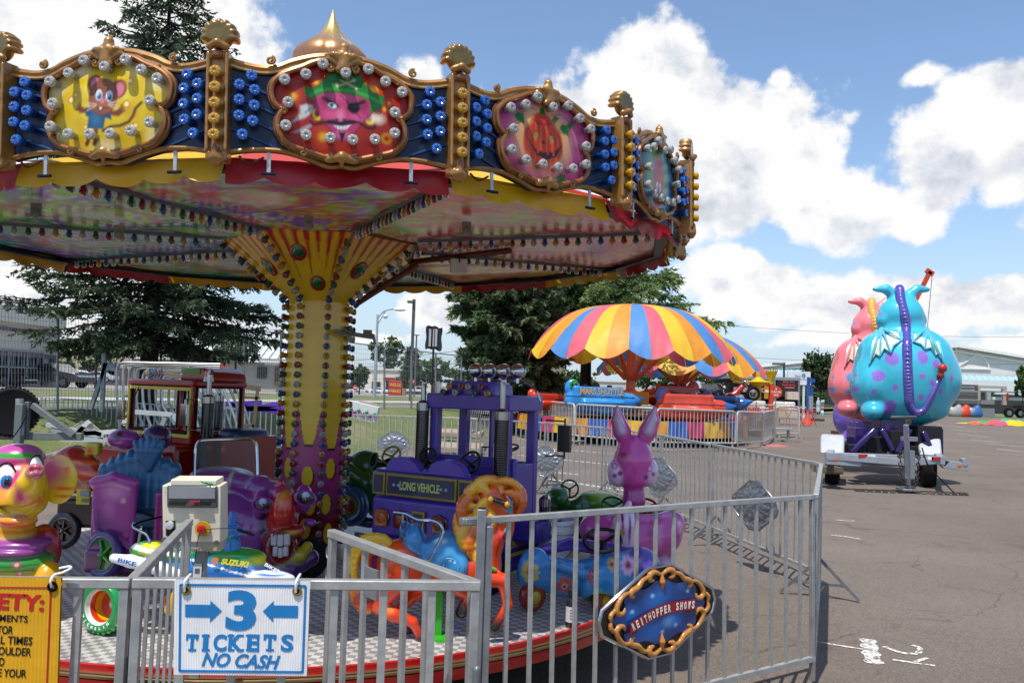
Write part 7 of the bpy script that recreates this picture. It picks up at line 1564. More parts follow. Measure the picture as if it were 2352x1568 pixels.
for x, lab, px in ((299, 'left', 300), (1098, 'right', 1100)):
    c = at(px, 1400, 2.33); t = thing('gate_hinge', 'steel barrel hinge on the '+lab+' end of the tickets sign barrier', 'hinge', (c.x, c.y-.02, .3), 0, None); mb = MB('#7c7f82')
    for z in (.50, .42, .30, .22): mb.lathe([(.011, z), (.011, z+.06)], (0, 0, 0), 12); mb.ball((0, 0, z+.062), .010, 10, 6)
    mb.box((.014, .01, .38), (.02, .01, .24)); mb.build('hinge', 'galv', t)
# ------------------------------------------------------------------ signs on the front rail
def ziptie(t, px, py, Y):
    c = at(px, py, Y); mb = MB('#e8e6e0'); mb.ring(c, .020, .0022, 18, 6, (1, 0, 0), sc=(1.25, .9)); mb.box(c+Vector((0, -.018, -.012)), (.007, .005, .008)); return mp(t, 'zip_tie', mb, 'satin')
Y = 2.275; k = Y/FOC; c = at(556, 1440, Y); t = thing('tickets_sign', 'white corrugated sign reading 3 TICKETS NO CASH in blue', 'sign', c)
def q(px, py, dy=0.): v = at(px, py, Y)-c; return Vector((v.x, dy, v.z))
BLU = '#1272b0'
mb = MB('#dcdcdc'); P4 = [(402, 1330), (713, 1333), (705, 1550), (400, 1547)]
vs = [q(*p) for p in P4]+[q(*p, .004) for p in P4]
def Fs(u, v):
    a = q(*P4[3]).lerp(q(*P4[2]), u); b = q(*P4[0]).lerp(q(*P4[1]), u); p = a.lerp(b, v); return p+Vector((0, .0006*math.sin(u*330)-.004, 0))
mb.grid(Fs, 330, 4); mb.build('board', 'satin', t)
mb = MB('#c4c8d0'); mb.add([q(*p, .004) for p in P4], [(3, 2, 1, 0)]); mb.build('board_back', 'satin', t, smooth=False)
def flat(mb, pp, col, dy=-.0052): mb.add([q(*p, dy) for p in pp], [tuple(range(len(pp)))[::-1]], col)
mb = MB(BLU)
for a, b in (((416, 1341), (703, 1344)), ((703, 1344), (696, 1541)), ((696, 1541), (414, 1538)), ((414, 1538), (416, 1341))): mb.beam(q(*a, -.0052), q(*b, -.0052), .0012, 5*k, up=(0, 0, 1) if a[0] != b[0] and abs(a[0]-b[0]) > 20 else (1, 0, 0))
mb.build('blue_border', 'satin', t)
mb = MB(BLU); flat(mb, [(427, 1386), (485, 1387), (485, 1377), (511, 1401), (484, 1427), (484, 1416), (427, 1415)], BLU); mb.build('arrow', 'satin', t, smooth=False)
mb = MB(BLU); flat(mb, [(686, 1389), (630, 1388), (630, 1378), (605, 1402), (629, 1427), (629, 1416), (685, 1417)], BLU); mb.build('arrow', 'satin', t, smooth=False)
def txt(mb, s_, px, py, h, w, col, off=.0, shear=0., dy=-.0054): mb.text(s_, facing(q(px, py, dy), (1, 0, -.012), (0, -1, 0)), h*k, w*k, col, off, shear, ext=.0003)
mb = MB(); txt(mb, '3', 556, 1400, 90, 68, BLU, .045); mb.build('numeral', 'satin', t)
mb = MB()
LT = [('T', 438, 27), ('I', 469, 17), ('C', 501, 27), ('K', 540, 32), ('E', 580, 28), ('T', 617, 27), ('S', 659, 27)]
xs_ = [443, 474, 507, 543, 583, 621, 661]; ws_ = [28, 12, 30, 33, 28, 28, 28]
for ch, x, w in zip('TICKETS', xs_, ws_):
    txt(mb, ch, x, 1474+(x-556)*.003, 38, w, BLU, .035)
    if ch in 'TI': 
        for zz_ in ((1490.5,) if ch == 'T' else (1490.5, 1457.5)): mb.box(q(x, zz_, -.0050), (18*k, .0004, 5*k), col=BLU)
    if ch == 'T':
        for sx in (-1, 1): mb.box(q(x+sx*11.5, 1462, -.0050), (5*k, .0006, 12*k), col=BLU)
    if ch == 'K': 
        for xx, zz_ in ((x-11, 1457.5), (x-11, 1490.5), (x+11, 1490.5), (x+11, 1457.5)): mb.box(q(xx, zz_, -.0050), (15*k, .0006, 5*k), col=BLU)
    if ch == 'E': mb.box(q(x+11, 1482, -.0050), (5*k, .0006, 14*k), col=BLU); mb.box(q(x+11, 1465, -.0050), (5*k, .0006, 14*k), col=BLU); mb.box(q(x-12, 1457.5, -.0050), (9*k, .0006, 5*k), col=BLU); mb.box(q(x-12, 1490.5, -.0050), (9*k, .0006, 5*k), col=BLU)
mb.build('lettering', 'satin', t)
mb = MB(); txt(mb, 'NO CASH', 555, 1515, 31, 176, BLU, .03, .3); mb.build('small_lettering', 'satin', t)
for px, py in ((430, 1353), (684, 1355)):
    mb = MB('#a88c3c'); mb.ring(q(px, py, -.008), 8*k, 3*k, 20, 8, (0, 1, 0)); mb.lathe([(7*k, 0), (7*k, .001)], q(px, py, -.008), 16, axis=(0, -1, 0), col='#2c2c30'); mb.build('eyelet', 'steel', t)
    mb = MB('#ecebe6'); mb.tube(smoothcurve([q(px-2, py+2, -.012), q(px, py-18, -.018), q(px+2, 1326, -.012), q(px+1, 1322, .02)]), 3*k, 6); mb.build('zip_tie', 'satin', t)
# safety sign
Y = 2.24; k = Y/FOC; c = at(40, 1450, Y); t = thing('safety_sign', 'yellow corrugated safety sign with red heading and black lines, cut by the left edge', 'sign', c)
YS = '#d09a10'; P4 = [(-330, 1322), (142, 1326), (131, 1650), (-330, 1650)]
mb = MB(YS); mb.grid(Fs, 330, 4); mb.build('board', 'vinyl', t); mb = MB('#b8880c'); mb.add([q(*p, .004) for p in P4], [(3, 2, 1, 0)]); mb.build('board_back', 'satin', t, smooth=False)
mb = MB('#b01818'); mb.beam(q(119, 1348, -.0052), q(107, 1640, -.0052), .0012, 3.4*k, up=(1, 0, 0)); mb.beam(q(-320, 1344, -.0052), q(119, 1348, -.0052), .0012, 3*k); mb.build('red_border', 'satin', t)
mb = MB()
def rtxt(mb, s_, xr, py, h, w, col, off): txt(mb, s_, xr-w/2, py, h, w, col, off)
rtxt(mb, 'SAFETY:', 103, 1379, 37, 196, '#b41414', .04); mb.build('heading', 'satin', t)
mb = MB()
for s_, xr, py, w in (('REQUIREMENTS', 65, 1418, 146), ('OPERATOR', 32, 1443, 90), ('AT ALL TIMES', 76, 1467, 132), ('SHOULDER', 73, 1493, 96), ('ED', 13, 1517, 20), ('SECURE YOUR', 62, 1542, 118)): rtxt(mb, s_, xr, py, 18, w, '#14100c', .015)
mb.build('lettering', 'satin', t)
px, py = 124, 1345; mb = MB('#1c1a1c'); mb.ring(q(px, py, -.008), 8.5*k, 3.4*k, 20, 8, (0, 1, 0)); mb.build('eyelet', 'steel', t)
mb = MB('#ecebe6'); mb.tube(smoothcurve([q(px, py, -.012), q(px+1, py-16, -.018), q(px+4, 1318, -.006), q(px+20, 1314, 0), q(px+34, 1306, .01), q(px+30, 1302, .01), q(px+8, 1306, .01)]), 2.6*k, 6); mb.build('zip_tie', 'satin', t)
# ------------------------------------------------------------------ show sign plates
PL = [(-.30, .0), (-.285, .06), (-.06, .225), (.06, .225), (.285, .06), (.30, 0), (.285, -.06), (.06, -.225), (-.06, -.225), (-.285, -.06)]
def plate(label, px, py, Y, dirv, front=False, sc=1., group=None, tilt=0.):
    c = at(px, py, Y); t = thing('show_sign' if front else 'sign_plate', label, 'sign', c, math.atan2(dirv[1], dirv[0]), group)
    M = Matrix.Scale(sc, 4) @ Matrix.Rotation(tilt, 4, 'Y') @ Matrix.Diagonal((1.26 if front else 1, 1, .93 if front else 1, 1))
    mb = MB('#b4b6ba' if not front else '#16120e', M); n = len(PL)
    sy = 1 if front else -1
    mb.M = M; o = [(x, z) for x, z in PL]; mb.prism(o, -.004, .004)
    mb.build('plate', 'satin' if front else 'foil', t, smooth=False)
    mb = MB('#c4c8cc', M); mb.tube([(x, 0, z) for x, z in PL], .009, 6, closed=True); mb.build('rim', 'chrome', t)
    if not front:
        mb = MB('#a8abb0', M)
        lob = [(math.cos(a)*(.215+.022*math.cos(a*14)), math.sin(a)*(.150+.02*math.cos(a*14))) for a in np.linspace(0, 2*math.pi, 70)[:-1]]
        mb.grid(lambda u, v: ((lob[int(u*69) % 69][0])*(1-v*.98), -.006-.012*math.sin(min(1, v*2.5)*math.pi/2)+.006*math.sin(u*40+v*9)*v*(1-v), (lob[int(u*69) % 69][1])*(1-v*.98)), 69, 10); mb.build('pressed_back', 'foil', t)
        return t
    # painted face
    mb = MB('#12529c', M)
    cv = Canvas(-.27, .27, -.2, .2, 130, 96, '#0c3c80')
    for i in range(26): x, y = rng.uniform(-.2, .2), rng.uniform(-.15, .15); cv.ell(x, y, .035, .03, '#1c68b8' if i % 2 else '#082c60', .03, op=.7)
    for x, y in ((-.05, .09), (-.12, -.04), (.07, -.08), (-.15, .03), (.14, .08), (.0, -.1)): cv.ell(x, y, .006, .006, '#a8ccf0', .008)
    cv.ell(.03, -.055, .02, .02, '#5c90c0', .02)
    lobe = [(math.cos(a)*(.225+.020*math.cos(a*8)), math.sin(a)*(.155+.012*math.cos(a*8))) for a in np.linspace(0, 2*math.pi, 60)[:-1]]
    cv.build('painting', lambda x, y: tuple(M @ Vector((x, -.006-.016*max(0, 1-(x/.25)**2-(y/.19)**2), y))), 'gloss', t, cv.inside(lobe))
    pr_ = []
    for sx in (-1, 1):
        for sz in (-1, 1):
            for pts, r0 in (([(.0, .185), (.035, .205), (.06, .195), (.06, .17), (.04, .165)], .017), ([(.055, .19), (.095, .175), (.12, .145), (.15, .13), (.155, .108), (.14, .098)], .017), ([(.14, .125), (.185, .12), (.215, .085), (.225, .05), (.21, .03), (.19, .035), (.185, .052)], .016), ([(.225, .06), (.252, .03), (.25, .0)], .014)):
                q_ = smoothcurve([Vector((x, 0, y)) for x, y in pts], 3); n_ = len(q_)
                pr_.append(C([tuple(M @ Vector((sx*p.x, -.012, sz*p.z))) for p in q_], [r0*.85*sc*(.45+.55*math.sin(math.pi*i/(n_-1))) for i in range(n_)], '#a06a2c', k=.002))
        pr_.append(C([tuple(M @ Vector((0, -.012, sx*.19))), tuple(M @ Vector((0, -.018, sx*.15))), tuple(M @ Vector((0, -.014, sx*.105)))], [.008*sc, .015*sc, .003*sc], '#a86414', k=.003))
    blob('gilt_scrolls', pr_, .0036, 'gloss', t, kc=.004, paint=lambda V, c: np.clip(c*np.clip(.35+(-V[:, 1:2]-.004)*55, .25, 1.25), 0, 1))
    mb = MB('#8c1418', M); n_ = 24
    def Fb(u, v): x = -.17+.34*u; zc_ = .0+.028*math.cos((u-.5)*3.2)-.018+.05*(u-.5); return (x, -.026-.003*math.cos(u*6), zc_+(v-.5)*.056)
    mb.grid(Fb, 24, 3)
    for sx in (0, 1): x0 = -.15 if sx == 0 else .15; s_ = -1 if sx == 0 else 1; z_ = Fb(sx, .5)[2]-.012; mb.add([(x0-s_*.02, -.022, z_+.02), (x0+s_*.035, -.022, z_+.022), (x0+s_*.02, -.022, z_), (x0+s_*.035, -.022, z_-.02), (x0-s_*.02, -.022, z_-.022)], [(0, 1, 2, 3, 4), (4, 3, 2, 1, 0)], '#5c0c10')
    o = mb.build('ribbon', 'gloss', t)
    mb = MB(); s_ = 'REITHOFFER SHOWS'
    for i, ch in enumerate(s_):
        if ch == ' ': continue
        u = .045+.91*i/(len(s_)-1); p = M @ Vector(Fb(u, .5)); a = (Fb(min(1, u+.03), .5)[2]-Fb(u-.03, .5)[2])/.018
        mb.text(ch, facing(p+Vector((0, -.003, 0)), (1, 0, a), (0, -1, 0)), .036*sc, .0150*sc if ch not in 'I' else .007*sc, '#e0dcd4', .03)
    reparent(mb.build('lettering', 'satin', o), thing('x', None, None)) if False else mb.build('lettering', 'satin', o)
    return t
nb_ = (at(1874, 1135, 4.74)-at(1068, 1190, 3.44))
plate('oval blue and gold show sign with a red ribbon on the near right barrier', 1515, 1402, 4.02, (nb_.x, nb_.y), True, 1., tilt=-.03)
G6 = 'silver backs of show signs on the far barriers'
plate('silver sign back behind the right mirror of the purple truck', 1252, 1059, 12.9, (1, -.35), group=None)
plate('silver sign back right of the rabbit head', 1512, 1096, 9.75, (.55, -.83))
plate('silver sign back on the barrier toward the far right corner', 1732, 1160, 7.75, (.45, -.89))
plate('silver sign back left of the purple truck exhaust', 905, 1020, 14.9, (1, -.1))
t = plate('tan sign back behind the rocket plane at the left', 194, 1008, 16., (1, -.05), sc=1.45)
t.children[0].data.materials[0] = MATS['matte']; t.children[2].data.materials[0] = MATS['matte']
for ch in (t.children[0], t.children[2]):
    a = ch.data.attributes['Col']; arr = np.ones((len(a.data), 4), np.float32); arr[:, :3] = hx('#a8998a'); a.data.foreach_set('color', arr.ravel())
plate('show sign seen edge on, fixed to the side barrier at the right', 1868, 1240, 5.3, (.36, .93), sc=1.)
# ------------------------------------------------------------------ control box
Y = 3.5; k = Y/FOC; c = at(445, 1180, Y); t = thing('control_box', 'cream ride control box with a red emergency button on a yellow disc', 'control box', (c.x, Y, 0))
o0 = Vector((c.x, Y, 0)); ang = -.06; Mx = Matrix.Translation(Vector((0, 0, c.z))) @ Matrix.Rotation(R(5), 4, 'X') @ Matrix.Rotation(R(-1.5), 4, 'Y')
def qb(px, py, dy=0.): return Vector(((px-445)*k, dy, (1180-py)*k))
mb = MB('#d8cfb8', Mx); mb.box(qb(443, 1178, .03), (132*k, .09, 130*k)); mb.box(qb(448, 1107, .03), (104*k, .09, 14*k)); mb.box(qb(442, 1252, .03), (128*k, .075, 26*k), col='#b4aa94'); mb.build('case', 'satin', t, bevel=.005, seg=3)
mb = MB('#4c4e54', Mx); mb.box(qb(446, 1138, -.018), (114*k, .012, 50*k)); w_ = mb.build('flap_window', 'window', t, bevel=.006, seg=3)
mb = MB('#8c9096', Mx); mb.box(qb(447, 1128, -.026), (104*k, .006, 26*k), col='#8c9096')  # pale slab is a highlight on the flap glass, put in as colour
for px in (415, 472): mb.box(qb(px, 1152, -.034), (36*k, .008, 7*k), col='#08080a')
mb.box(qb(455, 1150, -.03), (22*k, .006, 10*k), col='#a02c3c'); mb.build('flap_highlight_and_hardware', 'window', w_)
mb = MB('#c8a010', Mx); mb.lathe([(17*k, 0), (17*k, .008)], qb(470, 1210, -.020), 28, axis=(0, -1, 0)); e_ = mb.build('warning_disc', 'satin', t)
mb = MB('#b01014', Mx); mb.lathe([(6*k, 0), (6*k, .01), (10*k, .012), (10.5*k, .02), (8*k, .027), (0, .029)], qb(470, 1209, -.022), 26, axis=(0, -1, 0)); mb.build('emergency_button', 'gloss', e_)
mb = MB('#101012', Mx); mb.box(qb(396, 1210, -.018), (20*k, .006, 34*k)); mb.lathe([(9*k, 0), (9*k, .012), (0, .014)], qb(396, 1202, -.02), 20, axis=(0, -1, 0), col='#c8c8c8'); mb.build('push_button', 'satin', t)
mb = MB('#9a9a98', Mx)
for px, py in ((500, 1242), (382, 1236)): mb.lathe([(5.5*k, 0), (5.5*k, .004)], qb(px, py, -.017), 16, axis=(0, -1, 0))
mb.build('screw', 'steel', t)
mb = MB('#1a8c2c', Mx); mb.grid(lambda u, v: qb(464+30*u+4*v, 1102+6*u+8*v*(.5+u*.5), -.022+.004*math.sin(u*17)), 14, 4); mb.build('green_rag', 'vinyl', t)
mb = MB('#141416', Mx); mb.tube(smoothcurve([qb(470, 1209, -.05), qb(462, 1235, -.04), qb(458, 1262, -.04), qb(452, 1290, -.04), qb(448, 1276, -.04)]), .0016, 5); mb.tube(smoothcurve([qb(470, 1209, -.05), qb(496, 1208, -.04), qb(520, 1208, -.03), qb(550, 1214, .0)]), .0016, 5); mb.build('pull_cord', 'rubber', t)
mb = MB('#8c8f92'); mb.beam((.02, .06, 0), (.02, .06, c.z-.05), .04, .04); mb.build('stand_post', 'galv', t); mb = MB('#c8c8c0'); mb.box((.015, .035, c.z-.27), (.035, .004, .12)); mb.box((.015, .0325, c.z-.24), (.02, .002, .02), col='#5c5c60'); mb.build('notice_sticker', 'satin', t)
mb = MB('#a8abae', Mx); mb.tube(smoothcurve([qb(418, 1262, -.05), qb(424, 1254, -.05), qb(440, 1252, -.05), qb(468, 1252, -.05)]), .005, 8); mb.build('hook', 'chrome', t)
# cream wheel and hose under the deck at the lower left
c = gp(170, 1640, 0); t = thing('support_wheel', 'cream wheel with a black tyre under the deck at the lower left', 'wheel', (at(190, 1568, 3.3).x, 3.3, .0)); mb = MB('#0c0c0e'); mb.lathe([(.14, -.05), (.20, -.05), (.215, 0), (.20, .05), (.14, .05)], (0, 0, .215), 32, axis=(-.3, -.95, 0)); mb.build('tyre', 'rubber', t); mb = MB('#b8ac94'); mb.lathe([(.145, .03), (.1, .045), (0, .05)], (0, 0, .215), 28, axis=(-.3, -.95, 0)); mb.build('rim', 'satin', t)
mb = MB('#0c0c0e'); mb.tube(smoothcurve([gp(300, 1560)+Vector((0, .8, .012)), gp(420, 1560)+Vector((0, .3, .012)), gp(560, 1560)+Vector((0, .9, .012)), gp(800, 1560)+Vector((0, .5, .012))]), .012, 8); mb.build('power_cable', 'rubber', label='black power cable lying on the asphalt under the deck', cat='cable')
# ------------------------------------------------------------------ left background clutter
t = thing('wheel_trailer', 'grey steel trailer frame with a black off road wheel at the left edge', 'trailer', (at(30, 945, 11.2).x, 11.2, 0)); o0 = Vector(t.location); k = S(11.2); s = Scr(11.2)
def rel(px, py, dy=0): return s.p(px, py, dy)-o0
mb = MB('#141414'); c = rel(28, 945); ax = Vector((.55, -.83, 0)); mb.lathe([(.19, -.10), (.30, -.12), (.325, -.08), (.33, 0), (.325, .08), (.30, .12), (.19, .10)], c, 40, axis=ax)
for i in range(40): a = 2*math.pi*i/40; Q = Vector((0, 0, 1)).rotation_difference(ax).to_matrix(); mb.beam(c+Q@Vector((math.cos(a)*.331, math.sin(a)*.331, -.09)), c+Q@Vector((math.cos(a+.08)*.331, math.sin(a+.08)*.331, .09)), .02, .012)
w_ = mb.build('tyre', 'rubber', t); mb = MB('#1c1c20'); mb.lathe([(.20, .08), (.17, .05), (.08, .03), (.06, .09), (0, .09)], c, 30, axis=ax); 
for i in range(8): a = 2*math.pi*i/8; mb.ball(c+Q@Vector((math.cos(a)*.125, math.sin(a)*.125, .045)), .02, 8, 6, col='#b8b8a8')
mb.build('rim', 'satin', w_)
mb = MB('#646c6a'); mb.beam(rel(-40, 1000), rel(190, 1002, 10), .09, .10); mb.beam(rel(75, 930), rel(170, 1000), .08, .08); mb.box(rel(45, 975, -20), (.10, .10, .55)); mb.beam(rel(-30, 985), rel(60, 985), .12, .1); mb.box(rel(62, 965), (.06, .08, .5)); mb.build('frame', 'satin', t, bevel=.008)
mb = MB('#a8aeae'); mb.tube([rel(45, 915, -20), rel(45, 1000, -20)], .05, 12); mb.build('jack', 'galv', t); mb = MB('#101012'); mb.tube(smoothcurve([rel(60, 955, -40), rel(44, 985, -44), rel(30, 1004, -40)]), .008, 5); mb.build('cable', 'rubber', t)
def group_beams(name, label, cat, Y, segs, w, col, fin='galv', bev=0, tube=False, z=None):
    s = Scr(Y); c = s.p(*segs[0][0]); t = thing(name, label, cat, (c.x, Y, 0 if z is None else z)); o = Vector(t.location)
    for i, sg in enumerate(segs):
        ps = [s.p(*p)-o for p in sg]; mb = MB(col if not isinstance(col, list) else col[i % len(col)])
        if tube: mb.tube(smoothcurve(ps, 4) if len(ps) > 2 else ps, w/2, 7)
        else:
            for a, b in zip(ps, ps[1:]): mb.beam(a, b, w, w)
        mb.build('bar' if tube else 'beam', fin, t)
    return t
group_beams('metal_frame_heap', 'heap of pale grey steel ride frames lying on the grass behind the barrier', 'metal frames', 13.5, [[(108, 975), (240, 1003)], [(125, 1000), (270, 990)], [(180, 980), (235, 998)], [(280, 962), (302, 945), (398, 952), (425, 990)], [(284, 975), (300, 948)], [(380, 958), (370, 985)], [(140, 1008), (420, 1012)], [(205, 968), (175, 1000)], [(120, 985), (190, 1006)], [(300, 990), (385, 984)]], .07, ['#a8b0b0', '#c4c8c8', '#8a9292'], 'satin')
segs = []
for i in range(13):
    x = 270+i*15; y0 = 833+i*4.2; dy = i*16
    segs.append([(x+5+i*3, 985-i*1.5, dy), (x, 930, dy), (x-2, y0+26, dy), (x+2, y0+7, dy), (x+16, y0, dy), (x+100-i*4, y0+1, dy), (x+236-i*15, y0+4, dy)])
for i in range(9):
    x = 420+i*15; segs.append([(x, 876+i*2, i*18), (x+6, 900, i*18), (x+26, 950, i*18), (x+38, 990, i*18)])
group_beams('tube_frame_stack', 'stack of nested bent aluminium tube frames on the grass behind the red truck', 'tube frames', 13.8, segs, .045, ['#a0a4a8', '#b8bcc0', '#8c9094'], 'steel', tube=True)
group_beams('fence_brace', 'leaning steel brace post of the mesh fence left of the tube frames', 'post', 15.5, [[(240, 808), (234, 945)], [(246, 832), (208, 940)], [(238, 838), (266, 838)], [(242, 846), (266, 847)]], .07, '#7a868c')
group_beams('pipe_frame', 'tall brown steel pipe frame lying across the red truck roof view', 'metal frame', 8.6, [[(356, 852), (598, 890)], [(356, 857), (598, 896)], [(592, 892), (582, 985)], [(552, 912), (596, 914)], [(548, 975), (585, 978)], [(552, 905), (548, 990)]], .028, '#9a8c74', 'steel')
group_beams('purple_ride_parts', 'purple steel ride frames lying on the grass left of the column', 'metal frames', 15.5, [[(535, 930), (640, 945)], [(545, 945), (650, 925)], [(560, 938), (645, 938)], [(648, 922), (655, 950)], [(520, 928), (600, 924)]], .09, ['#4c2c9c', '#5a34ac'], 'satin')
t = group_beams('jewelled_panel', 'white panel with coloured plastic jewels lying on the grass right of the column', 'panel', 17, [[(798, 936), (868, 952)]], .30, '#c8ccc8', 'satin')
s = Scr(17)
for i in range(7): mb = MB(('#1a9a5c', '#a02c8c')[i % 2]); mb.ball(s.p(806+i*9, 938+i*2.1+(i % 2)*6, -20)-Vector(t.location), .04, 8, 6); mb.build('jewel', 'gloss', t)
for i in range(2):
    c = gp(1040+i*22, 1003-i*0, .0); mb = MB('#9a8c7c'); mb.box((at(1050+i*4, 985-14*i, 20+1.6*i).x, 20.+1.8*i, .16+.24*i), (1.25, 1.6, .16)); mb.build('concrete_step', 'concrete', smooth=False, bevel=.03, label=('lower', 'upper')[i]+' concrete slab step at the foot of the grass bank', cat='step')
segs = []
for i in range(15): x = 1072+i*5; segs.append([(x, 930+i*1.2, i*6), (x-10, 1002-i*2, i*6)])
segs += [[(1070, 928), (1142, 950, 90)], [(1062, 1002), (1135, 975, 90)]]
group_beams('leaning_barriers', 'spare barriers leaning in a stack beside the grass behind the purple cab', 'barriers', 17.5, segs, .028, '#b4b0a6', 'galv')
MB('#b8ab98').box(at(842, 945, 18.5), (.42, .04, .42), Matrix.Rotation(.2, 3, 'Y')).build('paving_slab', 'concrete', label='square tan board lying on the grass near the jewelled panel', cat='board')
# ------------------------------------------------------------------ umbrella rides
US = ['#f8cc3c', '#f4a43c', '#5898dc', '#ec7080']
def umbrella(label, px, Y, py_rim, r, detail=True, phase=0.):
    c = at(px, 905, Y); t = thing('umbrella_ride', label, 'carnival ride', (c.x, Y, 0)); zr = at(px, py_rim, Y).z-.08
    prof = smoothcurve([(0, 0, zr+1.80), (.45*r, 0, zr+1.60), (.68*r, 0, zr+1.25), (.87*r, 0, zr+.66), (r, 0, zr+.02)], 4)
    NS = 32
    for i in range(NS):
        mb = MB(US[i % 4])
        def F(u, v):
            j = v*(len(prof)-1); a = int(min(j, len(prof)-2)); p = prof[a].lerp(prof[a+1], j-a)
            ph = (i+u)/NS*2*math.pi+phase; g = ((i % 2)+u)/2; dz = -.26*math.sin(math.pi*g)*v**7+.06*(1-math.sin(math.pi*g))*v**5
            bul = 1-.012*(1-math.sin(math.pi*g))*math.sin(v*math.pi)*2.0+.003*math.sin(u*11+v*17)*v; return (p.x*bul*math.sin(ph), -p.x*bul*math.cos(ph), p.z+dz-.02*(1-math.sin(math.pi*g)))
        mb.grid(F, 8, 18); mb.build('canopy_gore', 'cloth', t)
    mb = MB('#c86c4c'); mb.lathe([(.38, .9), (.34, 1.6), (.16, 1.7), (.14, zr+1.2)], n=12); mb.build('centre_post', 'satin', t)
    for i in range(8):
        a = i*math.pi/4+.3; mb = MB('#c06a48'); mb.beam((.2*math.sin(a), -.2*math.cos(a), 2.05), (r*.62*math.sin(a), -r*.62*math.cos(a), zr+1.12), .12, .10)
        mb.build('strut', 'satin', t)
    mb = MB('#d8901c'); mb.box((-.15, -.4, 1.42), (1.3, .9, .42)); mb.build('drive_box', 'satin', t, bevel=.03)
    mb = MB('#8c6a5c'); mb.lathe([(r*.55, .72), (r*1.06, .78), (r*1.06, .70), (r*.55, .6)], n=48, caps=False); mb.build('platform', 'satin', t)
    cols = ['#c8860c', '#2858a8', '#b0305c', '#d8a80c']; 
    for i in range(40):
        mb = MB(cols[i % 4]); sd = rng.uniform(0, 6)
        def G(u, v): ph = (i+u)/40*2*math.pi; rr = r*1.08+.03*math.sin(u*9+sd+v*3)+.05*v; return (rr*math.sin(ph), -rr*math.cos(ph), .80-.50*v-.03*math.sin(u*math.pi)*(1-v))
        mb.grid(G, 6, 4); mb.build('skirt_panel', 'vinyl', t)
    mb = MB('#101014'); mb.lathe([(r*.95, .02), (r*.98, .45)], n=32, caps=False); mb.build('undercarriage', 'matte', t)
    return t, c, zr
r_ = 237*S(28.5)
t1, c1, zr1 = umbrella('nearer umbrella ride with a yellow, orange, blue and pink striped canopy', 1448, 28.5, 812, r_, phase=-.56)
t2, c2, zr2 = umbrella('farther umbrella ride, its striped canopy half hidden behind the nearer one', 1562, 37., 850, 3.72, phase=.35)
def boat(label, px, py, Y, L_, col, rz, text=None, tip=None, dark='#2a0c0c'):
    c = at(px, py, Y); t = thing('shuttle_car', label, 'ride car', c, rz, 'boat shaped cars of the umbrella rides' if False else None); h = .62*L_/2.6; w = .75
    pr_ = [C([(-L_*.42, 0, .02), (0, 0, 0), (L_*.30, 0, .06), (L_*.5, 0, .16)], [h*.55, h*.72, h*.5, .04], col), B((-L_*.12, 0, h*.55), (L_*.33, w*.42, h*.35), col, k=.1, rd=.06), B((-L_*.1, 0, h*.78), (L_*.26, w*.34, h*.3), dark, sub=True, k=.03, rd=.04), E((-L_*.45, 0, h*.75), (L_*.10, .12, h*.5), tip or col, k=.08), C([(-L_*.3, -w*.5, .0), (L_*.2, -w*.5, .02)], [.09, .05], col, k=.05), C([(-L_*.3, w*.5, .0), (L_*.2, w*.5, .02)], [.09, .05], col, k=.05)]
    def pt(V, cl): w_ = (np.abs(V[:, 2]-h*.32) < .025)[:, None]; cl = np.where(w_, np.array(hx('#1c1c24')), cl); return np.where((V[:, 0:1] > L_*.36), np.array(cc(tip or col)), cl)
    blob('hull', pr_, .035, 'gloss', t, paint=pt)
    mb = MB('#101014')
    for i in range(3): mb.box((-L_*.28+i*L_*.16, 0, h*.82), (.10, w*.6, h*.32))
    mb.build('seat', 'rubber', t, bevel=.03)
    mb = MB('#3c3c40'); mb.beam((0, 0, -h*.6), (0, 0, -h*1.1), .1); mb.beam((L_*.1, 0, -h*.5), (L_*.1, .9, -h*.5), .12, .1, col='#b05c48'); mb.build('support_arm', 'satin', t)
    if text:
        mb = MB(); mb.text(text, facing((-L_*.08, -w*.44-.03, h*.62), (1, 0, 0), (0, -1, 0)), .20, L_*.56, '#c8a03c', .02); mb.build('lettering', 'satin', t)
    return t
Y = 25.6; t = boat('light blue shuttle car lettered MARS SHUTTLE with a green alien face', 1392, 925, Y, 2.35, '#2484cc', .04, 'MARS SHUTTLE')
mb = MB('#1c7c2c'); mb.ball((-1.02, -.15, .52), (.13, .03, .17), 16, 10); f_ = mb.build('alien_face', 'gloss', t); mb = MB('#041408')
for sx in (-1, 1): mb.ball((-1.02+sx*.05, -.175, .53), (.035, .012, .055), 10, 8, rot=Matrix.Rotation(sx*.5, 3, 'Y'))
mb.build('eye', 'gloss', f_)
boat('orange shuttle car at the left of the nearer umbrella ride', 1262, 925, 27.2, 1.5, '#c8340c', .5)
boat('orange shuttle car with black seats at the front right of the umbrella ride', 1600, 942, 25.6, 2.3, '#cc3c10', -.12, tip='#1c5ca0')
boat('red shuttle car lettered Enterprise NCC1701 behind the drive box', 1530, 915, 30.5, 2.3, '#a81c14', 3.3).children
mb = MB(); mb.text('Enterprise NCC1701', facing(at(1513, 910, 29.6), (1, 0, 0), (0, -1, 0)), .14, 1.45, '#c89a20', .02); _o = mb.build('lettering', 'satin')
_p = [o for o in bpy.data.objects if o.get('label', '').startswith('red shuttle car')][0]; bpy.context.view_layer.update(); _o.parent = _p; _o.matrix_parent_inverse = _p.matrix_world.inverted()
boat('blue and orange shuttle car at the far right of the umbrella ride', 1672, 930, 28., 1.6, '#1c5ca0', -.5)
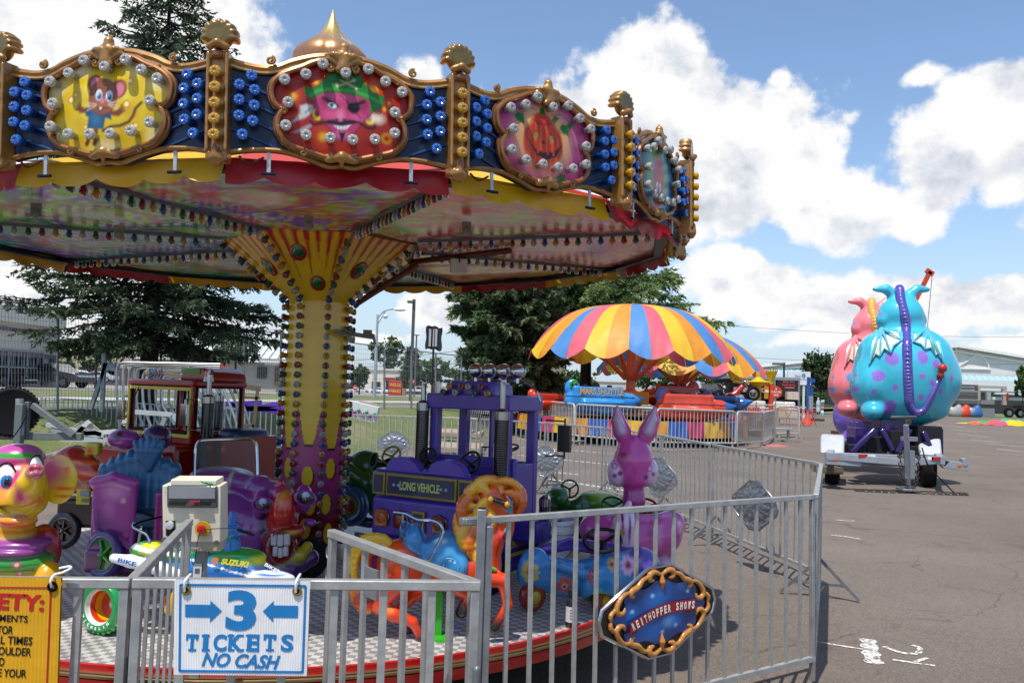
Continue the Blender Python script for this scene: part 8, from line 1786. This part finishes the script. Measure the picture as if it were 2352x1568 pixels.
# white crowd fence around the umbrella ride
WF = [(1130, 909, 34), (1322, 928, 24.8), (1507, 938, 22.9), (1692, 945, 24.4), (1752, 947, 27.)]
P = [at(*p) for p in WF]; wl = ['white tube fence left of the rabbit ears', 'white tube fence in front of the blue shuttle car', 'white tube fence in front of the orange shuttle car', 'white tube fence at the right end of the umbrella ride']
lab2 = 0
for i in range(len(P)-1):
    a, b = P[i], P[i+1]; n_ = max(1, round((b-a).length/2.4))
    for j in range(n_):
        lb = wl[i] if n_ == 1 else wl[i]+', '+('first', 'second', 'third', 'fourth', 'fifth')[j]+' panel from the left'
        u, v = a.lerp(b, (j+.01)/n_), a.lerp(b, (j+.99)/n_); barrier(lb, u, v, h=1.1, nb=int((v-u).length/.13), rw=.05, bw=.024, z1=.18, col='#d0ccc4', group='pale tube fences around the umbrella ride', name='tube_fence', tube=True)
for lb, a, b in (('pale tube gate standing open at the fence corner', (1752, 947, 27.), (1778, 942, 30.5)), ('pale tube fence right of the small ride with the round sign', (1786, 935, 31.), (1836, 934, 30.)), ('pale tube fence behind the aluminium bench', (1700, 930, 32), (1782, 930, 33))):
    barrier(lb, at(*a), at(*b), h=1.15, nb=15, rw=.05, bw=.024, z1=.18, col='#d0ccc4', group='pale tube fences around the umbrella ride', name='tube_fence', tube=True)
# bench
c = gp(1790, 1014); t = thing('bench', 'low aluminium bench beside the pale fence', 'bench', c); k = S(c.y); mb = MB('#b4b4b0'); mb.box((0, 0, .46), (54*k, .3, .07)); mb.build('seat', 'galv', t, bevel=.01)
for sx in (-1, 1): mb = MB('#9a9a98'); mb.box((sx*20*k, 0, .22), (.08, .08, .42)); mb.box((sx*20*k, 0, .03), (.35, .5, .06)); mb.build('leg', 'galv', t)
# concession trailer
Y = 47; a = at(1674, 920, Y); b = at(1835, 922, Y); t = thing('concession_trailer', 'black concession trailer painted Billy-Ds BAR-B-Q in red and white', 'food trailer', ((a.x+b.x)/2, Y+1.2, 0)); w = b.x-a.x; zt = at(1750, 868, Y).z; k = S(Y)
MB('#08080a').box((0, 0, (zt+.5)/2), (w, 2.4, zt-.5)).build('body', 'matte', t, bevel=.05)
MB('#b4b6b8').box((0, -.02, zt), (w+.1, 2.5, .16)).build('roof_trim', 'steel', t)
for px in (1778, 1834): MB('#9a9c9e').box(((px-1754.5)*k, -1.22, (zt+.5)/2), (.12, .08, zt-.5)).build('post', 'steel', t)
mb = MB(); fy = -1.23
mb.text("Billy-D's", facing(((1726-1754.5)*k, fy, zt-10*k), (1, 0, -.02), (0, -1, 0)), 13*k, 64*k, '#e8d8d8', .06); mb.text("Billy-D's", facing(((1726-1754.5)*k, fy-.02, zt-10*k), (1, 0, -.02), (0, -1, 0)), 12*k, 62*k, '#a81420', .0); mb.build('lettering', 'satin', t); mb = MB()
mb.text("BAR-B-Q", facing(((1724-1754.5)*k, fy, zt-29*k), (1, 0, 0), (0, -1, 0)), 12*k, 78*k, '#e8d8d8', .07); mb.text("BAR-B-Q", facing(((1724-1754.5)*k, fy-.02, zt-29*k), (1, 0, 0), (0, -1, 0)), 11*k, 76*k, '#b01828', .0); mb.build('lettering', 'satin', t)
mb = MB('#2c1210'); mb.box(((1807-1754.5)*k, fy, zt-22*k), (46*k, .05, 38*k)); s_ = mb.build('menu_board', 'satin', t); mb = MB(); mb.text("Billy-D's", facing(((1810-1754.5)*k, fy-.04, zt-7*k), (1, 0, 0), (0, -1, 0)), 4.5*k, 26*k, '#b07070', .02); mb.text("BAR-B-Q", facing(((1810-1754.5)*k, fy-.04, zt-14*k), (1, 0, 0), (0, -1, 0)), 6*k, 30*k, '#c02838', .05); mb.text("CATERING", facing(((1812-1754.5)*k, fy-.04, zt-20*k), (1, 0, 0), (0, -1, 0)), 2.6*k, 22*k, '#c8a8a8', .02); mb.build('lettering', 'satin', s_)
mb = MB('#b8801c'); mb.box(((1763-1754.5)*k, fy-.02, zt-26*k), (17*k, .06, 42*k)); mb.box(((1763-1754.5)*k, fy-.05, zt-13*k), (12*k, .04, 7*k), col='#a01c18'); mb.box(((1763-1754.5)*k, fy-.05, zt-30*k), (15*k, .04, 6*k), col='#e0d8c0'); mb.build('menu_panel', 'satin', t)
mb = MB('#c8b8a8'); mb.box(((1815-1754.5)*k, fy-.25, zt-38*k), (26*k, .4, 18*k)); mb.build('counter', 'satin', t)
mb = MB('#c8ccd0')
for px, r in ((1707, 8), (1748, 6), (1688, 5)): mb.lathe([(r*k, 0), (r*k*.9, .25), (0, .3)], ((px-1754.5)*k, .2, zt+.08), 14)
mb.build('roof_vent', 'steel', t)
for sx in (-1, 1): mb = MB('#101010'); mb.lathe([(.4, -.12), (.4, .12)], (sx*.6, -1.0, .4), 20, axis=(0, 1, 0)); mb.build('wheel', 'rubber', t)
# small board signs behind
for lb, px, py, w, h, Y, tx in (('white reader board sign behind the umbrella stems', 1588, 895, 44, 26, 60, 'MICHAELS'), ('small white sign board left of the reader board', 1500, 895, 16, 20, 62, 'S')):
    c = at(px, py, Y); k = S(Y); t = thing('board_sign', lb, 'sign', (c.x, Y, 0)); MB('#c4c4c0').box((0, 0, c.z), (w*k, .2, h*k)).build('board', 'satin', t); MB('#808080').box((0, 0, c.z/2), (.3, .2, c.z)).build('post', 'galv', t)
    mb = MB(); mb.text(tx, facing((0, -.12, c.z+h*k*.25), (1, 0, 0), (0, -1, 0)), 6*k, w*k*.7, '#303038', .02); mb.box((0, -.12, c.z-h*k*.15), (w*k*.8, .03, h*k*.12), col='#6a4c9c'); mb.build('lettering', 'satin', t)
c = at(1834, 868, 66); k = S(66); t = thing('bank_board', 'white board sign reading Penn Community with a green flower', 'sign', (c.x, 66, 0)); MB('#d8dcdc').box((0, 0, c.z), (52*k, .3, 30*k)).build('board', 'satin', t); MB('#c8d8cc').box((12*k, 0, c.z/2), (4*k, .2, c.z)).build('post', 'satin', t)
mb = MB(); mb.text('Penn', facing((-3*k, -.18, c.z+5*k), (1, 0, 0), (0, -1, 0)), 5*k, 14*k, '#5a80b0', .01); mb.text('Community', facing((0, -.18, c.z-2*k), (1, 0, 0), (0, -1, 0)), 5.5*k, 32*k, '#5a80b0', .01)
mb.build('lettering', 'satin', t); mb = MB('#3c9c7c')
for i in range(6): a = i*math.pi/3; mb.ball(((10+3*math.cos(a))*k, -.18, c.z+(7+3*math.sin(a))*k), (1.6*k, .02, 1.6*k), 8, 6, col=('#3c9c7c', '#3c80a0')[i % 2])
mb.build('flower_logo', 'satin', t)
# yellow crown ride
c = at(1741, 925, 34); k = S(34); t = thing('crown_lamp_ride', 'small yellow spinning ride with crown shaped lamps on a cross bar', 'carnival ride', (c.x, 34, 0)); z0 = at(1741, 877, 34).z
mb = MB('#c8a80c'); mb.lathe([(.35, 0), (.35, .6), (.12, .7), (.12, z0-.2), (.3, z0-.1), (.45, z0), (.2, z0+.1), (.10, z0+.2), (.10, z0+24*k)], n=16); mb.beam((-58*k, 0, z0), (34*k, 0, z0), .12, .12); mb.build('mast', 'satin', t)
for px, f in ((-60*k, .8), (30*k, 1.1)):
    mb = MB('#d0b010'); n_ = 14
    for i in range(n_):
        a = 2*math.pi*i/n_; b_ = 2*math.pi*(i+1)/n_; m_ = (a+b_)/2; r0, r1 = .07*f, .24*f; z1, z2, z3 = z0+.03, z0+.38*f, z0+.5*f
        vs = [(px+r0*math.cos(a), r0*math.sin(a), z1), (px+r0*math.cos(b_), r0*math.sin(b_), z1), (px+r1*.9*math.cos(b_), r1*.9*math.sin(b_), z2), (px+r1*math.cos(m_), r1*math.sin(m_), z3), (px+r1*.9*math.cos(a), r1*.9*math.sin(a), z2)]; mb.add(vs, [(0, 1, 2, 3, 4)])
    mb.build('crown_lamp', 'gloss', t, smooth=False)
mb = MB('#c83c10'); mb.lathe([(.14, .5), (.10, z0-.1)], (30*k, 0, 0), 10); mb.build('orange_leg', 'satin', t)
for px, cl in ((-22, '#b02418'), (-5, '#c8c0b8'), (38, '#c8b088'), (62, '#c8c0b8')):
    mb = MB(cl); mb.box((px*k, -.8, .95), (26*k, .5, .45)); mb.box((px*k, -.55, 1.25), (26*k, .12, .35), col='#c8c4bc'); mb.build('bench_car', 'gloss', t, bevel=.06)
mb = MB('#c03c28')
for i in range(10): mb.beam(((-30+i*14)*k, -1.2, .5), ((-16+i*14)*k, -1.2, 1.1 if i % 2 else .5), .03); mb.beam(((-30+i*14)*k, -1.2, 1.1), ((-16+i*14)*k, -1.2, .5 if i % 2 else 1.1), .03)
mb.beam((-30*k, -1.2, 1.12), (110*k, -1.2, 1.12), .04); mb.build('lattice_rail', 'satin', t)
# motorcycles on the ride behind the orange boat
for lb, px, py, Y, rz, cl in (('red toy motorcycle rearing beside the black trailer', 1695, 905, 30.5, .15, '#a82414'), ('dark blue toy motorcycle behind the orange shuttle car', 1638, 905, 33, .1, '#181c34')):
    c = at(px, py, Y); t = thing('toy_motorcycle', lb, 'ride vehicle', c, rz); k = 1.15
    M = Matrix.Rotation(-.45 if cl == '#a82414' else 0, 4, 'Y')
    blob('body', [C([tuple(M@Vector(p)) for p in ((-.5, 0, .12), (-.1, 0, .05), (.25, 0, .18))], [.07, .11, .10], cl), C([tuple(M@Vector(p)) for p in ((-.6, 0, .18), (-.35, 0, .12))], [.05, .09], '#101014', k=.03), E(tuple(M@Vector((0, 0, -.15))), (.18, .1, .14), '#8a8c90', k=.03)], .02, 'gloss', t)
    for x in (-.5, .55): mb = MB('#101012', M); mb.ring((x, 0, -.22), .22, .06, 22, 8, (0, 1, 0)); w_ = mb.build('wheel', 'rubber', t); mb = MB('#c0c0c0', M); mb.ring((x, 0, -.22), .15, .015, 20, 6, (0, 1, 0)); [mb.tube([(x, 0, -.22), (x+.15*math.cos(a), 0, -.22+.15*math.sin(a))], .008, 4) for a in np.linspace(0, 6.28, 9)]; mb.build('spokes', 'chrome', w_)
    mb = MB('#c8ccd0', M); mb.tube([(.55, .05, -.22), (.35, .05, .4)], .02, 6); mb.tube([(.3, -.3, .45), (.36, 0, .38), (.3, .3, .45)], .015, 6); mb.tube([(-.55, -.1, -.25), (.1, -.1, -.2)], .05, 8); mb.ball((.45, 0, .28), .08, 10, 8); mb.build('chrome_parts', 'chrome', t)
# round sign on stand
c = at(1782, 900, 27.5); k = S(27.5); g = gp(1779, 1016); t = thing('round_sign', 'round orange ticket sign on a thin pole with a pink base', 'sign', (c.x, 27.5, 0)); mb = MB('#c84420'); mb.lathe([(14*k, 0), (14*k, .02)], (0, 0, c.z), 24, axis=(0, -1, 0)); s_ = mb.build('disc', 'satin', t)
mb = MB(); [mb.text(a, facing((0, -.03, c.z+z*k), (1, 0, 0), (0, -1, 0)), 4*k, w*k, '#e8e0dc', .03) for a, z, w in (('1', 7, 3), ('TICKET PER', 0, 23), ('RIDE', -7, 11))]; mb.build('lettering', 'satin', s_)
MB('#a8a8a8').tube([(0, .02, 0), (0, .02, c.z)], .022, 8).build('pole', 'galv', t); MB('#b86058').lathe([(.42, 0), (.40, .02), (.05, .06), (0, .06)], n=20).build('base', 'satin', t)
# traffic cone, blue tower
c = gp(1855, 973); t = thing('traffic_cone', 'orange traffic cone beside the blue light tower', 'cone', c); MB('#e04010').lathe([(.26, .03), (.10, .4), (.04, .8), (.03, .82), (0, .82)], n=20).box((0, 0, .02), (.62, .62, .05)).build('cone', 'satin', t)
c = gp(1856, 966); t = thing('light_tower', 'blue steel tower with cables and a grey box beside the concession trailer', 'light tower', (c.x, c.y, 0)); k = S(c.y)
mb = MB('#1c4c94'); mb.beam((-1*k, 0, 0), (0, 0, 100*k), .18, .18); mb.beam((8*k, 0, 40*k), (8*k, 0, 96*k), .10, .10); mb.box((6*k, 0, 92*k), (14*k, .4, 8*k)); mb.beam((0, 0, 60*k), (8*k, 0, 60*k), .08); mb.build('mast', 'satin', t)
MB('#8a8e92').box((4*k, -.15, 38*k), (9*k, .2, 36*k)).build('control_box', 'satin', t, bevel=.02); mb = MB('#9aa0a4'); mb.beam((4*k, 0, 24*k), (26*k, 0, 4*k), .06); mb.beam((26*k, 0, 0), (26*k, 0, 6*k), .1); mb.box((22*k, 0, 3*k), (26*k, .5, 5*k), col='#5c5044'); mb.beam((4*k, 0, 4*k), (20*k, 0, 4*k), .08); mb.build('outrigger', 'galv', t); mb = MB('#101014'); mb.tube(smoothcurve([(8*k, 0, 30*k), (18*k, 0, 38*k), (20*k, 0, 24*k), (12*k, 0, 14*k)]), .02, 5); mb.build('cable', 'rubber', t)
group_beams('wooden_rail', 'low grey timber rail at the grass edge behind the dragons', 'rail', 75, [[(1865, 928), (1960, 938)], [(1875, 928), (1875, 936)], [(1930, 932), (1930, 940)]], .22, '#5c544c', 'matte')
c = at(1889, 915, 70); t = thing('banner', 'small tall banner in white, red and turquoise patches by the round shrub', 'banner', (c.x, 70, 0)); k = S(70)
mb = MB(); mb.grid(lambda u, v: ((u-.5)*8*k, .1*math.sin(v*5), .2+v*34*k), 3, 7, colf=lambda u, v: ('#3aa0b8', '#e0e0dc', '#c03028', '#e0e0dc', '#c8b030', '#3aa0b8', '#e0e0dc')[int(v*7)]); mb.build('fabric', 'matte', t); MB('#a0a0a0').tube([(-4*k, 0, 0), (-4*k, 0, 38*k)], .04, 6).build('pole', 'galv', t)
# ------------------------------------------------------------------ dragons and their trailer
class Off(Scr):
    def __init__(s, Y, off): super().__init__(Y); s.off = Vector(off)
    def p(s, px, py, dy=0.): return super().p(px, py, dy)+s.off
def dragon(label, off, body, spot, ridge, wing, full=True):
    s = Off(16.5, off); c = s.p(2077, 973); t = thing('dragon_car', label, 'ride figure', (c.x, c.y, c.z))
    pr_ = [s.e(2077, 868, 0, 111, 105, 105, body), s.e(2078, 832, 0, 103, 96, 80, body, 20), s.e(2074, 920, 0, 88, 88, 54, body, 30), s.e(2075, 806, 0, 97, 84, 57, body, 12), s.e(2069, 724, -4, 50, 46, 42, body, 16), s.e(2069, 752, 0, 48, 44, 30, body, 14), s.e(2070, 700, 0, 34, 34, 26, body, 10),
           s.e(1990, 886, -18, 30, 50, 48, body, 22), s.e(2166, 876, -18, 28, 50, 46, body, 22), s.e(2004, 944, -46, 24, 30, 20, body, 12), s.e(2150, 942, -46, 24, 30, 20, body, 12), s.e(2020, 960, 0, 20, 40, 10, body, 8), s.e(2016, 818, -10, 26, 36, 40, body, 20), s.e(2136, 816, -10, 26, 36, 40, body, 20),
           s.e(2028, 735, -6, 14, 20, 16, body, 8), s.e(2112, 735, -6, 14, 20, 16, body, 8)]
    for sx, pts in ((-1, [(2058, 694), (2053, 678), (2036, 664), (2010, 664)]), (1, [(2084, 694), (2089, 678), (2106, 664), (2130, 665)])): pr_.append(s.c([(x, y, 0) for x, y in pts], [15, 13, 11, 6], body, 5))
    sp_ = []
    for x, y, rx, rz in ((630, 440, 22, 33), (680, 380, 15, 20), (780, 362, 15, 16), (820, 432, 18, 30), (670, 678, 34, 41), (835, 670, 33, 43), (915, 711, 20, 30), (597, 785, 36, 37), (503, 775, 13, 13), (825, 790, 19, 20), (890, 830, 17, 25), (683, 860, 14, 20), (575, 885, 16, 19), (825, 920, 18, 22), (952, 885, 13, 22), (668, 990, 34, 50), (488, 870, 26, 36), (485, 678, 13, 36), (1035, 800, 12, 28), (560, 1040, 8, 8)):
        sp_.append(s.sp(1808+x*.3667, 574.75+y*.3667, -90, (rx*.3667, 90, rz*.3667), spot, .10))
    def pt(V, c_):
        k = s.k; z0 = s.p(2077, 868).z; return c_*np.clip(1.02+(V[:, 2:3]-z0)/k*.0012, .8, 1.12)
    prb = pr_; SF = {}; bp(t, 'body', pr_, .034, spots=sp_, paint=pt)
    mb = MB(ridge); pts = [(2066, 663), (2069, 690), (2077, 722), (2081, 755), (2083, 795), (2084, 835), (2085, 868), (2087, 900), (2089, 925), (2101, 945), (2120, 941), (2132, 922), (2141, 903), (2151, 880), (2160, 861)]
    def surfy(px, py):  # depth of the body surface in px
        if (px, py) in SF: return SF[(px, py)]
        D_ = np.arange(-150, 10, 2.5); P_ = np.array([tuple(s.p(px, py, d)) for d in D_], np.float32); d = None
        for q in prb: x = evalprim(q, P_); d = x if d is None else smin(d, x, q.get('k', .03))
        i = np.argmax(d < 0); SF[(px, py)] = float(D_[i]) if d[i] < 0 else -15.
        return SF[(px, py)]
    q_ = smoothcurve([Vector((x, surfy(x, y)+2, y)) for x, y in pts], 4); n_ = len(q_)
    pr_ = [s.c([(p.x, p.z, p.y) for p in q_], [(10 if i < n_*.55 else 10-4*(i-n_*.55)/(n_*.45)) for i in range(n_)], ridge)]
    for i in range(0, n_-4, 1): p = q_[i]; w = 10 if i < n_*.55 else 10-4*(i-n_*.55)/(n_*.45); pr_.append(s.e(p.x, p.z, p.y-w*.7, w*.55, w*.8, 4.2, mixc_(hx(ridge), (1, 1, 1), .10), 1.5))
    bp(t, 'back_ridge', pr_, .022)
    bp(t, 'tail_tip', [s.e(2165, 845, surfy(2160, 850)-12, 10, 10, 10, '#b02418'), s.c([(2160, 862, surfy(2158, 858)-8), (2168, 856, -50)], [8, 8], '#8c1c18', 3)], .022)
    for side, W in (('l', [(2024, 754), (2065, 762), (2070, 781), (2052, 793), (2046, 809), (2031, 800), (2021, 817), (2008, 812), (1997, 836), (2004, 790)]), ('r', [(2129, 753), (2096, 765), (2098, 784), (2116, 790), (2125, 801), (2138, 798), (2149, 815), (2160, 812), (2167, 832), (2158, 788)])):
        mb = MB(wing); pp = [s.p(x, y, surfy(x, y)-5) for x, y in W]; cc0 = sum(pp, Vector())/len(pp); ctr = s.p(W[0][0]*.5+W[5][0]*.5, 785, surfy(W[0][0]*.5+W[5][0]*.5, 785)-10)
        mb.add([ctr]+pp, [(0, i+1, (i+1) % len(pp)+1) for i in range(len(pp))]); w_ = mp(t, 'wing', mb, 'gloss', smooth=False)
        mb = MB(mixc_(hx(body), (1, 1, 1), .08)); P0 = s.p(W[0][0], W[0][1], surfy(*W[0])-7)
        for j in (2, 4, 6, 8): x, y = W[j]; mb.tube(smoothcurve([P0, s.p((W[0][0]+x)/2, (W[0][1]+y)/2-3, surfy((W[0][0]+x)/2, (W[0][1]+y)/2)-9), s.p(x, y, surfy(x, y)-6)]), [.035*(1-.06*i) for i in range(13)], 6)
        mb.tube([s.p(x, y, surfy(x, y)-5) for x, y in W], .022, 5, closed=True); reparent(mb.build('wing_bone', 'gloss', w_), t)
    return t
dragon('turquoise dragon with violet spots and a dark blue back ridge, nearest on the trailer', (0, 0, 0), '#38acc4', '#8468c0', '#33249a', '#e4ead0')
dragon('pink dragon with blue spots and an orange back ridge, middle of the trailer', (.42, 2.25, 0), '#e0747a', '#3888b8', '#e09c18', '#e8dcc4')
dragon('violet dragon at the far end of the trailer, mostly hidden', (1.45, 4.6, -.75), '#6a50b4', '#7a6ad0', '#2c8c3c', '#c8c8d8')
# trailer frame
s = Scr(14.9); c = gp(2085, 1131); t = thing('dragon_trailer', 'grey trailer carrying the three dragons, with white fenders, jack and chains', 'trailer', (c.x, c.y, 0)); o = Vector(t.location)
def rl(px, py, Y=14.9): return at(px, py, Y)-o
ax = Vector((.30, 1, 0)).normalized(); rt = Vector((1, -.05, 0)).normalized()
zf = at(2060, 1050, 14.9).z
mb = MB('#8c929a'); mb.beam(rl(1896, 1047), rl(2168, 1057), .12, .14); mb.beam(rl(1896, 1058), rl(1975, 1063), .10, .12); mb.beam(rl(2165, 1065), rl(2222, 1072), .10, .14); mb.beam(rl(2155, 1050), rl(2172, 1066), .10, .16); mb.beam(rl(2212, 1052), rl(2214, 1070), .08, .12)
A0 = rl(1905, 1047); B0 = rl(2160, 1056)
for q0 in (A0, B0): mb.beam(q0, q0+Vector((2.4, 5.6, 0)), .12, .16)
for i in range(6): mb.beam(A0+Vector((.43, 1, 0))*(i*1.1), B0+Vector((.43, 1, 0))*(i*1.1), .08, .1)
mb.beam(A0, Vector((0, 0, zf-.08)), .1, .12); mb.beam(B0, Vector((0, 0, zf-.08)), .1, .12); mb.build('chassis', 'satin', t, bevel=.008)
mb = MB('#8c929a'); mb.beam((0, -.02, .12), rl(2081, 975, 14.6), .08, .08); mb.box((0, -.02, .5), (.17, .13, .5)); mb.box((0, -.04, .95), (.26, .12, .08)); mb.tube([(-.35, -.1, 1.32), (.1, -.1, 1.34)], .03, 8, col='#5c5c5c'); mb.tube([(0, 0, 1.2), (0, 0, 1.35)], .05, 10, col='#6a5c50'); mb.box((0, 0, .06), (.30, .30, .04)); mb.build('tongue_jack', 'galv', t, bevel=.006)
for px0, px1, py0, py1 in ((1892, 1944, 998, 1044), (2122, 2170, 1006, 1048)):
    a = rl(px0, py0, 15.4); b = rl(px1, py1, 15.4); w = b.x-a.x; mb = MB('#aeb2b6'); pr = [(-.75, 0), (-.45, .30), (-.35, .32), (.35, .32), (.45, .30), (.75, 0)]; x0 = a.x; zb_ = b.z
    mb.prism([(y+.75, zb_+z*1.0) for y, z in pr], 0, w, plane='yz'); f_ = mb.build('fender', 'satin', t, bevel=.03); f_.location = (x0, .75, 0); f_.rotation_euler.z = -.38
    for yy in (.35, 1.15):
        mb = MB('#0c0c0e'); mb.lathe([(.2, -.12), (.36, -.12), (.38, 0), (.36, .12), (.2, .12)], (x0+w/2+yy*.4, yy*.93+.75, .38), 28, axis=(1, -.4, 0)); mb.build('wheel', 'rubber', t)
for px, py, cl in ((1982, 1047, '#b01818'), (2000, 1048, '#e4e4e4'), (2137, 1052, '#e4e4e4'), (2150, 1053, '#b01818')):
    mb = MB(cl); mb.box(rl(px, py, 14.82), (.16 if px != 2137 else .1, .01, .06)); mb.build('reflector', 'satin', t)
for px, py in ((1922, 1056), (2205, 1070)): mb = MB('#c85010'); mb.lathe([(.035, 0), (.03, .02), (0, .024)], rl(px, py, 14.8), 14, axis=(0, -1, 0)); mb.build('marker_lamp', 'gloss', t)
mb = MB('#2c1a5c')
for px, py, w, h, d in ((1985, 1010, .55, .5, .4), (2040, 1000, .5, .65, .5), (2100, 1015, .5, .45, .5), (2135, 1012, .35, .5, .4), (2060, 1030, .9, .25, .6), (2020, 1030, .8, .2, .4), (2070, 975, .5, .4, .4), (1975, 985, .3, .3, .3)): mb.box(rl(px, py, 16.3), (w, d, h))
for a, b in (((1955, 1040), (2010, 985)), ((2025, 985), (2050, 1035)), ((2090, 985), (2060, 1040)), ((2120, 990), (2140, 1035))): mb.beam(rl(*a, 15.7), rl(*b, 15.7), .09)
mb.build('drive_machinery', 'gloss', t, bevel=.02)
mb = MB('#1a1a1e')
for px, py, w, h, d in ((2128, 1008, .45, .5, .3), (2010, 1020, .4, .3, .2), (2095, 1035, .7, .2, .3), (1960, 1035, .3, .25, .3), (2060, 1010, .3, .35, .2)): mb.box(rl(px, py, 15.9), (w, d, h))
mb.build('motor', 'rusty', t, bevel=.01)
mb = MB('#3a3028')
def chain(mb, pts, r=.028):
    P_ = smoothcurve(pts, 8); 
    for i in range(len(P_)-1): d = (P_[i+1]-P_[i]); mb.ring((P_[i]+P_[i+1])/2, r, .008, 10, 5, d.cross(Vector((0, 1, .3))) if i % 2 else d.cross(Vector((1, 0, .2))), sc=(1.3, .8))
chain(mb, [Vector((-.16, -.02, .75)), Vector((-.14, -.06, .3)), Vector((-.05, -.12, .02)), Vector((-.5, -.16, .02)), Vector((-.95, -.05, .02))]); chain(mb, [Vector((.18, -.02, .75)), Vector((.14, -.06, .3)), Vector((.05, -.14, .02)), Vector((.5, -.2, .02)), Vector((.95, -.2, .02))]); mb.build('safety_chain', 'rusty', t)
mb = MB('#141414'); mb.tube(smoothcurve([Vector((.25, 0, .8)), Vector((.35, -.02, .5)), Vector((.6, -.1, .2)), Vector((.75, -.15, .03)), Vector((.7, -.2, .02))]), .012, 6); mb.build('cable', 'rubber', t)
mb = MB('#6a5c4c'); mb.box(rl(1902, 1078, 15.3)*1.0, (.4, .4, .12)); mb.build('timber_block', 'matte', t)
c = at(1938, 990, 15.6); t = thing('water_bottle', 'clear water bottle standing on the left fender of the dragon trailer', 'bottle', (c.x, 16.9, at(1930, 998, 16.2).z+.42)); MB('#a8b8b8').lathe([(.04, 0), (.042, .08), (.036, .1), (.042, .12), (.042, .2), (.015, .25), (.015, .27)], n=14).build('flask', 'gloss', t); MB('#d8e8e8').lathe([(.018, .27), (.018, .29), (0, .29)], n=10).build('cap', 'satin', t)
# crane boom behind the dragons
t = thing('crane_boom', 'thin orange crane boom tip with a hanging wire above the dragons', 'crane', (at(2095, 900, 26).x, 26, 0)); o = Vector(t.location); mb = MB('#c04018'); P0, P1, P2 = at(2080, 735, 26)-o, at(2124, 640, 26)-o, at(2136, 624, 26)-o
mb.beam((-1.5, 0, .5), P0, .2, .2); mb.beam(P0, P2, .10, .12); mb.beam(P2+Vector((-.12, 0, .05)), P2+Vector((.1, 0, -.08)), .10, .14); mb.build('boom', 'satin', t); mb = MB('#8c8c8c'); mb.tube([P2+Vector((.08, 0, 0)), P2+Vector((-.2, 0, -3.2))], .012, 4); mb.build('wire', 'steel', t); mb = MB('#5c3c28'); mb.box((-1.5, 0, .3), (1.6, 1.2, .6)); mb.build('base', 'satin', t)
# flatbed with pipes at the right
Y = 98; k = S(Y); c = at(2280, 950, Y); t = thing('flatbed_trailer', 'flatbed trailer loaded with grey pipes and white beams, twin wheels at right', 'trailer', (c.x, Y, 0)); hz = at(2280, 932, Y).z
mb = MB('#3c342e'); mb.box((0, 0, hz), (190*k, 2.4, .35)); mb.build('deck', 'rusty', t)
for i in range(7): mb = MB(('#6a6a6a', '#8a8a86', '#5c5a58')[i % 3]); mb.box((-66*k, 0, hz+.3+i*.33), (44*k, 2.0, .26)); mb.build('beam', 'rusty', t)
mb = MB('#d0d4d4'); mb.box((50*k, -.3, hz+.9), (110*k, .5, .35)); mb.box((46*k, -.6, hz+1.5), (96*k, .4, .25)); mb.build('white_beam', 'satin', t); mb = MB('#a8a098'); [mb.box((x*k, -.5, hz+1.0), (.4, .5, 2.4)) for x in (-40, 20)]; mb.box((-10*k, -.5, hz+2.2), (70*k, .4, .3)); mb.build('rack', 'satin', t)
mb = MB('#a81c18'); mb.box((24*k, -.8, hz+1.1), (3*k, .3, .9)); mb.build('red_post', 'satin', t)
for px in (24, 50, 72): 
    mb = MB('#0e0e0e'); mb.lathe([(.3, -.15), (.55, -.15), (.55, .15), (.3, .15)], (px*k, -1.1, .55), 24, axis=(0, 1, 0)); w_ = mb.build('wheel', 'rubber', t); mb = MB('#9a9a98'); mb.lathe([(.3, .16), (.1, .1), (0, .12)], (px*k, -1.1, .55), 16, axis=(0, -1, 0)); mb.build('rim', 'steel', w_)
mb = MB('#7a7c80'); mb.box((-24*k, -.9, 1.0), (1.6, .5, 1.9)); mb.build('tool_box', 'satin', t)
for lb, px, cl, cc_ in (('orange and red bundle on the grass under the flatbed', 2212, '#c03c18', 'bundle'), ('blue tarpaulin bundle under the flatbed', 2238, '#2c5c94', 'bundle'), ('grey machine with a red light beside the flatbed', 2195, '#8a8c8e', 'machine')):
    c = at(px, 948, 92); t = thing('bundle' if cc_ == 'bundle' else 'machine', lb, cc_, (c.x, 92, 0)); blob('cover', [E((0, 0, .4), (.9, .6, .7), cl), E((.4, .1, .8), (.4, .4, .6), cl, k=.2), E((-.5, 0, .7), (.3, .4, .4), '#b0a898', k=.1)], .09, 'vinyl', t)
# coloured cloth heap at right
c = gp(2300, 976); k = S(c.y); t = thing('cloth_heap', 'heap of green, yellow and blue striped cloth lying on the asphalt at the right', 'cloth', c)
for i in range(26):
    a = rng.uniform(-62, 110)*k; b = rng.uniform(-.9, .9); cl = ('#1c8c7c', '#2ca034', '#d8b418', '#c85c28', '#2c6cb0', '#c84a5c', '#3ca08c')[i % 7]; mb = MB(cl); sd = rng.uniform(0, 6); h_ = .16+.32*math.exp(-((a/k-30)/60)**2)
    mb.grid(lambda u, v: (a+(u-.5)*(2.2)+.15*math.sin(v*5+sd), b+(v-.5)*1.1, max(.008, h_*math.sin(math.pi*u)*math.sin(math.pi*v)+.04*math.sin(u*13+sd))), 14, 6); mb.build('cloth_fold', 'vinyl', t)
